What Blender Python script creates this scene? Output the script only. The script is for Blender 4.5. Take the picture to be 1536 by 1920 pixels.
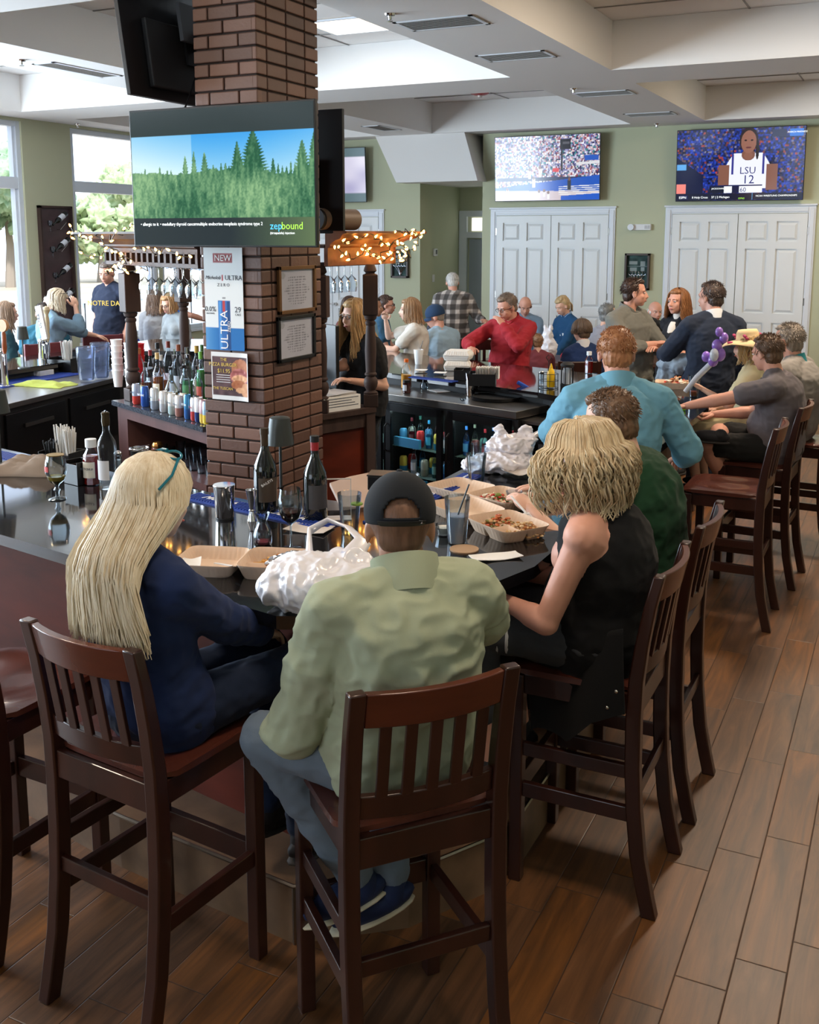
import bpy, math, random
import numpy as np
from mathutils import Vector as V, Matrix, noise
PI=math.pi; sin=math.sin; cos=math.cos
for o in list(bpy.data.objects): bpy.data.objects.remove(o)
S=bpy.context.scene; COL=S.collection
random.seed(4)
def L(r,g,b,a=1):
    f=lambda c:(c/255/12.92) if c/255<=.04045 else ((c/255+.055)/1.055)**2.4
    return (f(r),f(g),f(b),a)
# ---------------- camera, sky, sun, lamps, exposure
CAMH=2.13; PITCH=math.atan(319/1936); YAW=math.radians(26)
cd=bpy.data.cameras.new('camera'); cam=bpy.data.objects.new('camera',cd); COL.objects.link(cam)
cam.location=(0,0,CAMH); cam.rotation_euler=(PI/2-PITCH,0,YAW)
cd.sensor_fit='VERTICAL'; cd.sensor_height=24; cd.lens=24*1936/1920; cd.shift_y=-198/1920; cd.clip_start=.05
S.camera=cam
S.view_settings.view_transform='Standard'; S.view_settings.look='None'; S.view_settings.gamma=1; S.view_settings.use_curve_mapping=False
S.view_settings.exposure=0.4
w=bpy.data.worlds.new('sky'); S.world=w; w.use_nodes=True
wn=w.node_tree.nodes; wl=w.node_tree.links
bg=wn['Background']; sk=wn.new('ShaderNodeTexSky'); sk.sky_type='HOSEK_WILKIE'; sk.turbidity=5; sk.ground_albedo=.5
sk.sun_direction=V((-.4,.2,.75)).normalized()
mx=wn.new('ShaderNodeMix'); mx.data_type='RGBA'; mx.inputs[0].default_value=.72; mx.inputs[7].default_value=(.82,.93,1.1,1)
wl.new(sk.outputs[0],mx.inputs[6]); wl.new(mx.outputs[2],bg.inputs[0]); bg.inputs[1].default_value=2.3
sd=bpy.data.lights.new('sun','SUN'); sd.energy=4.5; sd.angle=.05; sd.color=(1,.95,.88)
so=bpy.data.objects.new('sun',sd); COL.objects.link(so); so.rotation_euler=(math.radians(38),math.radians(18),math.radians(20)); so.location=(-20,-5,15)
def area(name,loc,size,power,color,direction,sy=None):
    l=bpy.data.lights.new(name,'AREA'); l.shape='RECTANGLE'; l.size=size; l.size_y=sy or size; l.energy=power; l.color=color
    o=bpy.data.objects.new(name,l); COL.objects.link(o); o.location=loc
    o.rotation_euler=V(direction).to_track_quat('-Z','Z').to_euler(); return o
DAY=(.72,.87,1.0)
for yy in (0.2,3.4,6.4): area('window_daylight',(-10.6,yy,2.2),2.3,330,DAY,(1,.05,.12),2.6)
area('window_daylight',(-4.5,-5.8,2.3),4.5,28,(.85,.93,1),(.1,1,-.15),2.4)
WARM=(1.0,.80,.60)
# ---------------- helpers
def at(px,py,z=None,x=None,y=None):
    """world point seen at a photo pixel on a level plane z, or on a wall plane x or y"""
    fw=V((-sin(YAW)*cos(PITCH),cos(YAW)*cos(PITCH),-sin(PITCH))); rt=V((cos(YAW),sin(YAW),0)); up=rt.cross(fw)
    r=fw+rt*((px-768)/1936)-up*((py-762)/1936)
    t=(z-CAMH)/r.z if z is not None else (x/r.x if x is not None else y/r.y)
    return V((0,0,CAMH))+r*t
MC={}
def mat(name,c,rough=.5,metal=0,spec=.5,bump=None,var=None,emit=0,coat=0,sheen=0,stretch=(1,1,1),c2=None,glass=0,alpha=1,backf=None):
    if name in MC: return MC[name]
    m=bpy.data.materials.new(name); m.use_nodes=True; MC[name]=m
    n=m.node_tree.nodes; l=m.node_tree.links; b=n['Principled BSDF']
    if len(c)==3: c=L(*c)
    b.inputs['Base Color'].default_value=c; b.inputs['Roughness'].default_value=rough; b.inputs['Metallic'].default_value=metal
    b.inputs['Specular IOR Level'].default_value=spec; b.inputs['Coat Weight'].default_value=coat; b.inputs['Sheen Weight'].default_value=sheen
    if sheen: b.inputs['Sheen Roughness'].default_value=.6
    b.inputs['Alpha'].default_value=alpha
    if emit: b.inputs['Emission Color'].default_value=c; b.inputs['Emission Strength'].default_value=emit
    if var or bump:
        tc=n.new('ShaderNodeTexCoord'); mp=n.new('ShaderNodeMapping'); l.new(tc.outputs['Object'],mp.inputs[0]); mp.inputs['Scale'].default_value=stretch
    if var:
        t=n.new('ShaderNodeTexNoise'); t.inputs['Scale'].default_value=var[0]; t.inputs['Detail'].default_value=5; l.new(mp.outputs[0],t.inputs[0])
        r=n.new('ShaderNodeValToRGB'); r.color_ramp.elements[0].position=.3; r.color_ramp.elements[1].position=.7
        c2_=L(*c2) if c2 else tuple(x*(1-var[1]) for x in c[:3])+(1,)
        r.color_ramp.elements[0].color=c2_; r.color_ramp.elements[1].color=tuple(c[:3])+(1,) if c2 else tuple(min(1,x*(1+var[1])) for x in c[:3])+(1,)
        l.new(t.outputs[0],r.inputs[0]); l.new(r.outputs[0],b.inputs['Base Color'])
    if bump:
        t=n.new('ShaderNodeTexNoise'); t.inputs['Scale'].default_value=bump[0]; t.inputs['Detail'].default_value=6; l.new(mp.outputs[0],t.inputs[0])
        bp=n.new('ShaderNodeBump'); bp.inputs['Strength'].default_value=bump[1]; bp.inputs['Distance'].default_value=bump[2] if len(bump)>2 else .01
        l.new(t.outputs[0],bp.inputs['Height']); l.new(bp.outputs[0],b.inputs['Normal'])
    return m
def glassmat(name,tint=(240,246,250),ref=.5,rough=.02,milk=0):
    if name in MC: return MC[name]
    m=bpy.data.materials.new(name); m.use_nodes=True; MC[name]=m; n=m.node_tree.nodes; l=m.node_tree.links; n.clear()
    o=n.new('ShaderNodeOutputMaterial'); t=n.new('ShaderNodeBsdfTransparent'); t.inputs[0].default_value=L(*tint)
    g=n.new('ShaderNodeBsdfGlossy'); g.inputs['Roughness'].default_value=rough
    lw=n.new('ShaderNodeLayerWeight'); lw.inputs[0].default_value=ref*.6; x=n.new('ShaderNodeMixShader')
    if milk:
        dd=n.new('ShaderNodeBsdfTranslucent'); dd.inputs[0].default_value=L(*tint); d2=n.new('ShaderNodeBsdfDiffuse'); d2.inputs[0].default_value=L(*tint); a1=n.new('ShaderNodeMixShader'); l.new(dd.outputs[0],a1.inputs[1]); l.new(d2.outputs[0],a1.inputs[2]); a2=n.new('ShaderNodeMixShader'); a2.inputs[0].default_value=milk; l.new(t.outputs[0],a2.inputs[1]); l.new(a1.outputs[0],a2.inputs[2]); t=a2
    mm=n.new('ShaderNodeMath'); mm.operation='MULTIPLY'; mm.inputs[1].default_value=.85; l.new(lw.outputs['Fresnel'],mm.inputs[0])
    l.new(mm.outputs[0],x.inputs[0]); l.new(t.outputs[0],x.inputs[1]); l.new(g.outputs[0],x.inputs[2]); l.new(x.outputs[0],o.inputs[0]); return m
def colmat(name,rough=.6,emit=0,spec=.3):
    """surface whose print or picture is held in the mesh's own colours"""
    if name in MC: return MC[name]
    m=bpy.data.materials.new(name); m.use_nodes=True; MC[name]=m; n=m.node_tree.nodes; l=m.node_tree.links; b=n['Principled BSDF']
    a=n.new('ShaderNodeVertexColor'); a.layer_name='Col'; b.inputs['Roughness'].default_value=rough; b.inputs['Specular IOR Level'].default_value=spec
    if emit: b.inputs['Base Color'].default_value=(.004,.004,.004,1); l.new(a.outputs[0],b.inputs['Emission Color']); b.inputs['Emission Strength'].default_value=emit
    else: l.new(a.outputs[0],b.inputs['Base Color'])
    return m
class MB:
    def __init__(s): s.v=[]; s.f=[]; s.m=[]
    def add(s,v,f,m=0):
        k=len(s.v); s.v+= [tuple(p) for p in v]; s.f+=[tuple(i+k for i in q) for q in f]; s.m+=[m]*len(f); return s
    def box(s,c,d,R=None,m=0,t=1,rz=0):
        """t: taper of the top"""
        if rz: R=Matrix.Rotation(rz,3,'Z')
        vs=[V((x*d[0]/2*(t if z>0 else 1),y*d[1]/2*(t if z>0 else 1),z*d[2]/2)) for z in (-1,1) for x,y in ((-1,-1),(1,-1),(1,1),(-1,1))]
        if R: vs=[R@q for q in vs]
        return s.add([q+V(c) for q in vs],[(3,2,1,0),(4,5,6,7),(0,1,5,4),(1,2,6,5),(2,3,7,6),(3,0,4,7)],m)
    def bb(s,x0,x1,y0,y1,z0,z1,m=0): return s.box(((x0+x1)/2,(y0+y1)/2,(z0+z1)/2),(x1-x0,y1-y0,z1-z0),m=m)
    def bar(s,p,q,w,h,m=0,up=(0,0,1)):
        p,q=V(p),V(q); d=(q-p).normalized(); u=V(up); r=d.cross(u)
        if r.length<1e-4: u=V((0,1,0)); r=d.cross(u)
        r.normalize(); u=r.cross(d); vs=[]
        for e in (p,q):
            for a,b in ((-1,-1),(1,-1),(1,1),(-1,1)): vs.append(e+r*a*w/2+u*b*h/2)
        return s.add(vs,[(0,1,2,3),(7,6,5,4),(4,5,1,0),(5,6,2,1),(6,7,3,2),(7,4,0,3)],m)
    def tube(s,pts,r,n=8,m=0,cap=True,closed=False):
        pts=[V(p) for p in pts]; N=len(pts); rr=r if hasattr(r,'__len__') else [r]*N; vs=[]; u=None
        for i,p in enumerate(pts):
            a=pts[max(0,i-1)]; b=pts[min(N-1,i+1)]
            if closed: a=pts[i-1]; b=pts[(i+1)%N]
            d=(b-a); d=d.normalized() if d.length>1e-9 else V((0,0,1))
            if u is None: u=d.orthogonal().normalized()
            u=(u-d*u.dot(d)); u=u.normalized() if u.length>1e-6 else d.orthogonal().normalized()
            w_=d.cross(u); q=rr[i]; ra,rb=(q if hasattr(q,'__len__') else (q,q))
            for k in range(n):
                t=2*PI*k/n; vs.append(p+u*cos(t)*ra+w_*sin(t)*rb)
        fs=[]; M_=N if closed else N-1
        for i in range(M_):
            j=(i+1)%N
            for k in range(n): fs.append((i*n+k,i*n+(k+1)%n,j*n+(k+1)%n,j*n+k))
        if cap and not closed: fs.append(tuple(range(n-1,-1,-1))); fs.append(tuple((N-1)*n+k for k in range(n)))
        return s.add(vs,fs,m)
    def cyl(s,p,q,r,r2=None,n=16,m=0,cap=True): return s.tube([p,q],[r,r if r2 is None else r2],n,m,cap)
    def cap(s,p,q,r,r2=None,n=12,m=0,k=3):
        """rounded tapered limb between two joints"""
        p,q=V(p),V(q); r2=r if r2 is None else r2; d=(q-p); l_=d.length; d=d/l_ if l_>1e-6 else V((0,0,1))
        pts=[];rs=[]
        for i in range(k+1):
            a=PI/2*(1-i/k); pts.append(p-d*r*sin(a)); rs.append(max(r*cos(a),1e-4))
        for i in range(k+1):
            a=PI/2*i/k; pts.append(q+d*r2*sin(a)); rs.append(max(r2*cos(a),1e-4))
        return s.tube(pts,rs,n,m,True)
    def sph(s,c,r,n=14,m=0,R=None,k=None,z0=-1,z1=1):
        r=r if hasattr(r,'__len__') else (r,r,r); k=k or n//2+1; vs=[];fs=[]
        a0=math.asin(max(-1,z0)); a1=math.asin(min(1,z1))
        for i in range(k+1):
            a=a0+(a1-a0)*i/k
            for j in range(n):
                t=2*PI*j/n; q=V((r[0]*cos(a)*cos(t),r[1]*cos(a)*sin(t),r[2]*sin(a))); vs.append((R@q if R else q)+V(c))
        for i in range(k):
            for j in range(n): fs.append((i*n+j,i*n+(j+1)%n,(i+1)*n+(j+1)%n,(i+1)*n+j))
        fs.append(tuple(range(n-1,-1,-1))); fs.append(tuple(k*n+j for j in range(n)))
        return s.add(vs,fs,m)
    def lathe(s,prof,n=24,o=(0,0,0),m=0,R=None,sx=1,sy=1,ms=None):
        vs=[];fs=[];N=len(prof)
        for r,z in prof:
            for j in range(n):
                t=2*PI*j/n; q=V((max(r,1e-4)*cos(t)*sx,max(r,1e-4)*sin(t)*sy,z)); vs.append((R@q if R else q)+V(o))
        k=len(s.v); s.v+=[tuple(p) for p in vs]
        for i in range(N-1):
            for j in range(n): s.f.append((k+i*n+j,k+i*n+(j+1)%n,k+(i+1)*n+(j+1)%n,k+(i+1)*n+j)); s.m.append(ms[i] if ms else m)
        if prof[0][0]>1e-3: s.f.append(tuple(k+j for j in range(n-1,-1,-1))) or s.m.append(ms[0] if ms else m)
        if prof[-1][0]>1e-3 and prof[0]!=prof[-1]: s.f.append(tuple(k+(N-1)*n+j for j in range(n))) or s.m.append(ms[-1] if ms else m)
        return s
    def shell(s,prof,th=.0025,n=20,o=(0,0,0),m=0,R=None):
        """open vessel wall: outer profile up, inner profile down"""
        inner=[(max(r-th,1e-4),z+(th if i==0 else 0)) for i,(r,z) in enumerate(prof)][::-1]
        return s.lathe([(1e-4,prof[0][1])]+list(prof)+inner+[(1e-4,prof[0][1]+th)],n,o,m,R)
    def prism(s,poly,z0,z1,m=0,f=None):
        """poly of (a,b); f maps (a,b,z) to world"""
        f=f or (lambda a,b,z:(a,b,z)); n=len(poly)
        vs=[f(a,b,z0) for a,b in poly]+[f(a,b,z1) for a,b in poly]
        return s.add(vs,[tuple(range(n-1,-1,-1)),tuple(range(n,2*n))]+[(i,(i+1)%n,n+(i+1)%n,n+i) for i in range(n)],m)
    def xf(s,M_):
        s.v=[tuple(M_@V(p)) for p in s.v]; return s
    def build(s,name,mats,parent=None,smooth=35,bevel=0,loc=None,rz=0,cols=None,solid=0,sub=0):
        me=bpy.data.meshes.new(name); me.from_pydata(s.v,[],s.f)
        for q in (mats if isinstance(mats,(list,tuple)) else [mats]): me.materials.append(q)
        me.polygons.foreach_set('material_index',s.m)
        if smooth: me.polygons.foreach_set('use_smooth',[True]*len(s.f)); me.update(); me.set_sharp_from_angle(angle=math.radians(smooth))
        if cols is not None:
            ca=me.color_attributes.new('Col','FLOAT_COLOR','POINT'); ca.data.foreach_set('color',np.asarray(cols,dtype=np.float32).ravel())
        me.update(); o=bpy.data.objects.new(name,me); COL.objects.link(o)
        if parent: o.parent=parent
        if loc is not None: o.location=loc
        o.rotation_euler.z=rz
        if bevel: b=o.modifiers.new('b','BEVEL'); b.width=bevel; b.segments=2; b.limit_method='ANGLE'; b.harden_normals=False
        if solid: b=o.modifiers.new('s','SOLIDIFY'); b.thickness=solid
        if sub: b=o.modifiers.new('u','SUBSURF'); b.levels=sub; b.render_levels=sub
        return o
def tag(o,label,cat,group=None,kind=None):
    o['label']=label; o['category']=cat
    if group: o['group']=group
    if kind: o['kind']=kind
    return o
def thing(name,label,cat,loc=(0,0,0),rz=0,group=None,tilt=None):
    o=bpy.data.objects.new(name,None); COL.objects.link(o); o.location=loc; o.rotation_euler=(tilt[0],tilt[1],rz) if tilt else (0,0,rz); o.empty_display_size=.1
    return tag(o,label,cat,group)
def struct(o): o['kind']='structure'; return o
def dup(o,loc=None,rz=None,label=None,par=None,cat=None,group=None):
    c=o.copy(); COL.objects.link(c)
    if par: c.parent=par
    for ch in list(o.children): dup(ch,par=c)
    if loc is not None: c.location=loc
    if rz is not None: c.rotation_euler.z=rz
    if label: c['label']=label
    if cat: c['category']=cat
    if group: c['group']=group
    return c
def text(body,size,mat_,parent,loc,rot,name='lettering',ext=.0006,align='CENTER',sx=1,shear=0):
    cu=bpy.data.curves.new(name,'FONT'); cu.body=body; cu.size=size; cu.extrude=ext; cu.align_x=align; cu.align_y='CENTER'; cu.resolution_u=2; cu.shear=shear
    t=bpy.data.objects.new('tmp',cu); me=bpy.data.meshes.new_from_object(t); bpy.data.objects.remove(t)
    me.name=name; me.materials.clear(); me.materials.append(mat_); o=bpy.data.objects.new(name,me); COL.objects.link(o); o.parent=parent
    o.location=loc; o.rotation_euler=rot; o.scale=(sx,1,1); return o
def grid_pic(w_,h_,nx,ny,fn,name,m,parent,loc,rot=(0,0,0),curve=None):
    """flat printed or lit picture in the local xz plane, colours from fn(u,v) arrays"""
    u,v=np.meshgrid((np.arange(nx+1))/nx,(np.arange(ny+1))/ny); X=(u-.5)*w_; Z=(v-.5)*h_; Y=curve(u,v) if curve else u*0
    vs=np.stack([X,Y,Z],-1).reshape(-1,3).tolist(); a=np.arange(nx*ny); i=a%nx; j=a//nx; k=j*(nx+1)+i
    fs=np.stack([k,k+1,k+nx+2,k+nx+1],-1).tolist(); c=np.ones(u.shape+(4,)); c[...,:3]=fn(u,v)
    b=MB(); b.v=[tuple(q) for q in vs]; b.f=[tuple(q) for q in fs]; b.m=[0]*len(fs)
    o=b.build(name,m,parent,smooth=0,cols=c.reshape(-1,4)); o.location=loc; o.rotation_euler=rot; return o
def lin(c): c=np.asarray(c,float)/255; return np.where(c<=.04045,c/12.92,((c+.055)/1.055)**2.4)
TS=bpy.data.scenes.new('tmp'); TV=TS.view_layers[0]
def bake(o):
    """mesh of an object with its modifiers applied, evaluated away from the full scene"""
    COL.objects.unlink(o); TS.collection.objects.link(o); TV.update(); dg=TV.depsgraph; dg.update(); me=bpy.data.meshes.new_from_object(o.evaluated_get(dg)); bpy.data.objects.remove(o); return me
def displace(me,fn):
    n=len(me.vertices); c=np.empty(n*3,np.float32); me.vertices.foreach_get('co',c); q=np.empty(n*3,np.float32); me.vertex_normals.foreach_get('vector',q)
    d=np.array([fn(V(p)) for p in c.reshape(-1,3).tolist()],np.float32); me.vertices.foreach_set('co',(c.reshape(-1,3)+q.reshape(-1,3)*d[:,None]).ravel()); me.update()
# ---------------- materials
WALL=mat('sage_wall',(188,192,164),.85,bump=(60,.08,.003))
WHITE=mat('white_paint',(226,229,232),.6)
TRIM=mat('white_trim',(222,228,236),.4)
CEIL=mat('ceiling_paint',(232,231,230),.9,bump=(90,.12,.003))
TILE=mat('ceiling_tile',(242,240,238),.95,bump=(160,.3,.003))
BLACK=mat('black_plastic',(16,17,20),.35)
BLACKM=mat('black_matte',(20,21,24),.6)
STEEL=mat('brushed_steel',(190,188,184),.22,metal=1)
STEELD=mat('counter_steel',(150,146,142),.32,metal=1,bump=(30,.05,.002))
CHROME=mat('chrome',(225,225,228),.06,metal=1)
WOOD=mat('stool_wood',(50,24,17),.3,var=(9,.45),stretch=(1,1,.12),coat=.25)
WOODF=mat('stool_wood_top',(84,38,24),.26,var=(9,.4),stretch=(.15,1,1),coat=.3)
SEATW=mat('stool_seat_wood',(84,42,32),.27,var=(10,.35),stretch=(1,.15,1),coat=.3)
CHERRY=mat('cherry_panel',(84,30,16),.5,var=(3.2,.5),stretch=(.5,.5,1.6),spec=.25)
DARKW=mat('dark_wood',(66,52,48),.6,spec=.2,var=(14,.25),stretch=(1,1,.12))
LITW=mat('canopy_wood',(120,74,44),.5,var=(12,.25))
GLASS=glassmat('clear_glass'); WINGLASS=glassmat('window_glass',(250,252,255),.12)
GRANITE=mat('black_granite',(20,20,23),.07,bump=None,var=(260,.9),spec=.6,coat=.3)
def floor_mat():
    m=bpy.data.materials.new('wood_look_plank_tile'); m.use_nodes=True; n=m.node_tree.nodes; l=m.node_tree.links; b=n['Principled BSDF']
    tc=n.new('ShaderNodeTexCoord'); sp=n.new('ShaderNodeSeparateXYZ'); l.new(tc.outputs['Object'],sp.inputs[0])
    def mth(op,a,bb=None,c=None):
        x=n.new('ShaderNodeMath'); x.operation=op
        for i,q in enumerate((a,bb,c)):
            if q is None: continue
            if isinstance(q,(int,float)): x.inputs[i].default_value=q
            else: l.new(q,x.inputs[i])
        return x.outputs[0]
    u=mth('DIVIDE',mth('ADD',sp.outputs[0],.343),.1475); row=mth('FLOOR',u); fu=mth('FRACT',u)
    v=mth('DIVIDE',mth('SUBTRACT',mth('SUBTRACT',sp.outputs[1],3.635),mth('MULTIPLY',row,.153)),.71); cl=mth('FLOOR',v); fv=mth('FRACT',v)
    du=mth('MULTIPLY',mth('MINIMUM',fu,mth('SUBTRACT',1,fu)),.1475); dv=mth('MULTIPLY',mth('MINIMUM',fv,mth('SUBTRACT',1,fv)),.71)
    dd=mth('MINIMUM',du,dv); g=mth('SMOOTH_MIN',mth('DIVIDE',dd,.0028),1.0,.3)
    cb=n.new('ShaderNodeCombineXYZ'); l.new(row,cb.inputs[0]); l.new(cl,cb.inputs[1])
    wn_=n.new('ShaderNodeTexWhiteNoise'); wn_.noise_dimensions='2D'; l.new(cb.outputs[0],wn_.inputs[0])
    mp=n.new('ShaderNodeMapping'); mp.inputs['Scale'].default_value=(26,2.2,1); l.new(tc.outputs['Object'],mp.inputs[0])
    va=n.new('ShaderNodeVectorMath'); va.operation='MULTIPLY_ADD'; l.new(wn_.outputs['Color'],va.inputs[0]); va.inputs[1].default_value=(30,30,30); l.new(mp.outputs[0],va.inputs[2])
    t=n.new('ShaderNodeTexNoise'); t.inputs['Scale'].default_value=.8; t.inputs['Detail'].default_value=8; t.inputs['Roughness'].default_value=.62; t.inputs['Distortion'].default_value=.7; l.new(va.outputs[0],t.inputs[0])
    r=n.new('ShaderNodeValToRGB'); e=r.color_ramp.elements; e[0].position=.3; e[0].color=L(66,45,30); e[1].position=.75; e[1].color=L(134,89,53)
    l.new(t.outputs[0],r.inputs[0])
    h=n.new('ShaderNodeHueSaturation'); l.new(r.outputs[0],h.inputs['Color']); l.new(mth('MULTIPLY_ADD',wn_.outputs[0],.3,.8),h.inputs['Value']); l.new(mth('MULTIPLY_ADD',wn_.outputs[0],.25,.9),h.inputs['Saturation'])
    mx=n.new('ShaderNodeMix'); mx.data_type='RGBA'; l.new(g,mx.inputs[0]); mx.inputs[6].default_value=L(52,40,33); l.new(h.outputs[0],mx.inputs[7])
    l.new(mx.outputs[2],b.inputs['Base Color']); b.inputs['Roughness'].default_value=.42
    bp=n.new('ShaderNodeBump'); bp.inputs['Strength'].default_value=.35; bp.inputs['Distance'].default_value=.004; l.new(mth('ADD',g,mth('MULTIPLY',t.outputs[0],.4)),bp.inputs['Height']); l.new(bp.outputs[0],b.inputs['Normal'])
    return m
def brick_mat():
    m=mat('painted_brick',(104,72,60),.55,bump=(45,.35,.006)); n=m.node_tree.nodes; l=m.node_tree.links; b=n['Principled BSDF']
    g=n.new('ShaderNodeNewGeometry'); r=n.new('ShaderNodeValToRGB'); e=r.color_ramp.elements; e[0].color=L(86,62,54); e[1].color=L(124,90,76); l.new(g.outputs['Random Per Island'],r.inputs[0])
    l.new(r.outputs[0],b.inputs['Base Color']); return m
# ---------------- room shell
WX=-10.72; WY=15.0; CZ=3.66; CT=4.10
b=MB(); b.bb(WX-.2,5.2,-6.2,16.8,-.1,0); struct(b.build('floor',floor_mat(),smooth=0))
# ceiling: soffit slab with coffers sunk into it
xs=[WX-.2,-10.18,-7.6,-6.72,-3.7,-2.7,1.5,2.4,5.2]; coffx=[(-10.18,-7.6),(-6.72,-3.7),(-2.7,1.5),(2.4,5.0)]
coffy=[(-5.2,-.9),(.2,4.6),(5.5,9.83),(10.75,14.55)]
b=MB(); 
ys=[-6.2]; 
for a,c in coffy: ys+=[a,c]
ys.append(16.8)
for i in range(len(ys)-1):
    y0,y1=ys[i],ys[i+1]
    if i%2==0: b.bb(WX-.2,5.2,y0,y1,CZ,CT)
    else:
        cur=WX-.2
        for a,c in coffx:
            if i//2==1 and False: pass
            b.bb(cur,a,y0,y1,CZ,CT); cur=c
        b.bb(cur,5.2,y0,y1,CZ,CT)
struct(b.build('ceiling',CEIL,smooth=0))
b=MB(); b.bb(WX-.2,5.2,-6.2,16.8,CT+.002,CT+.06); lid=struct(b.build('ceiling',TILE,smooth=0))
GRIDM=mat('ceiling_grid',(150,148,146),.6)
b=MB()
for a,c in coffx:
    for y0,y1 in coffy:
        for k in range(1,int((c-a)/1.22)+1): b.bb(a+k*1.22-.008,a+k*1.22+.008,y0,y1,CT-.006,CT)
        for k in range(1,int((y1-y0)/.61)+1): b.bb(a,c,y1-k*.61-.008,y1-k*.61+.008,CT-.007,CT)
g=b.build('grid_bars',GRIDM,lid,smooth=0)
# walls
def wall_x(name,x,y0,y1,holes,thick=-.2):
    b=MB(); cur=y0
    for a,c,z0,z1 in holes:
        b.bb(min(x,x+thick),max(x,x+thick),cur,a,0,CZ); b.bb(min(x,x+thick),max(x,x+thick),a,c,0,z0); b.bb(min(x,x+thick),max(x,x+thick),a,c,z1,CZ); cur=c
    b.bb(min(x,x+thick),max(x,x+thick),cur,y1,0,CZ); return struct(b.build(name,WALL,smooth=0))
wins=[(-1.0,1.4,.62,3.62),(2.2,4.6,.62,3.62),(5.2,7.5,.62,3.62),(8.2,10.33,.62,3.62),(11.21,12.98,.62,3.62),(13.08,14.62,.62,3.62)]
wall_x('wall_left',WX,-6.2,15.0,wins)
WF=mat('window_frame_white',(216,226,238),.35)
for i,(a,c,z0,z1) in enumerate(wins):
    r=struct(MB().bb(WX-.1,WX-.09,a+.05,c-.05,z0+.05,z1-.05).build('window_%d'%(i+1),WINGLASS,smooth=0))
    b=MB()
    for q in (a,c-.07): b.bb(WX-.16,WX-.03,q,q+.07,z0,z1)
    for q in (z0,2.75,z1-.07): b.bb(WX-.16,WX-.035,a+.07,c-.07,q,q+(.15 if q==2.75 else .07))
    for q in (a+.07,c-.11): b.bb(WX-.14,WX-.06,q,q+.04,z0+.07,z1-.07)
    b.build('window_frame',WF,r,smooth=0)
    MB().bb(WX-.02,WX+.05,a-.02,c+.02,z0-.04,z0).build('window_sill',WF,r,smooth=0)
b=MB(); b.bb(WX-.2,-7.13,WY,WY+.2,0,CZ); b.bb(-7.13-.0,-7.13+.001,WY,16.6,0,CZ); b.bb(-7.33,-7.13,WY+.2,16.8,0,CZ); b.bb(-7.13,-6.07,16.6,16.8,0,CZ)
b.bb(-6.07,5.2,WY,WY+.2,0,CZ); b.bb(-6.07,-5.9,WY+.2,16.8,0,CZ)
struct(b.build('wall_back',WALL,smooth=0))
b=MB(); b.prism([(-7.72,3.66),(-6.22,3.66),(-6.0,2.95),(-7.36,2.95)],14.62,16.6,f=lambda a,bb,z:(a,z,bb)); struct(b.build('trim_1',CEIL,smooth=0))
struct(MB().bb(5.0,5.2,-6.2,16.8,0,CZ).build('wall_right',WALL,smooth=0))
b=MB(); b.bb(WX-.2,-7,-6.2,-6.0,0,CZ); b.bb(-2,5.2,-6.2,-6.0,0,CZ); b.bb(-7,-2,-6.2,-6.0,0,.9); b.bb(-7,-2,-6.2,-6.0,3.3,CZ); struct(b.build('wall_front',WALL,smooth=0))
b=MB(); b.bb(-6.07,5,WY-.018,WY,0,.14); b.bb(WX,-9.8,WY-.018,WY,0,.14); struct(b.build('baseboard_back',TRIM,smooth=0))
b=MB(); b.bb(WX,WX+.018,-6,15,0,.14); struct(b.build('baseboard_left',TRIM,smooth=0))
DOORP=mat('door_paint',(226,230,232),.4)
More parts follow.
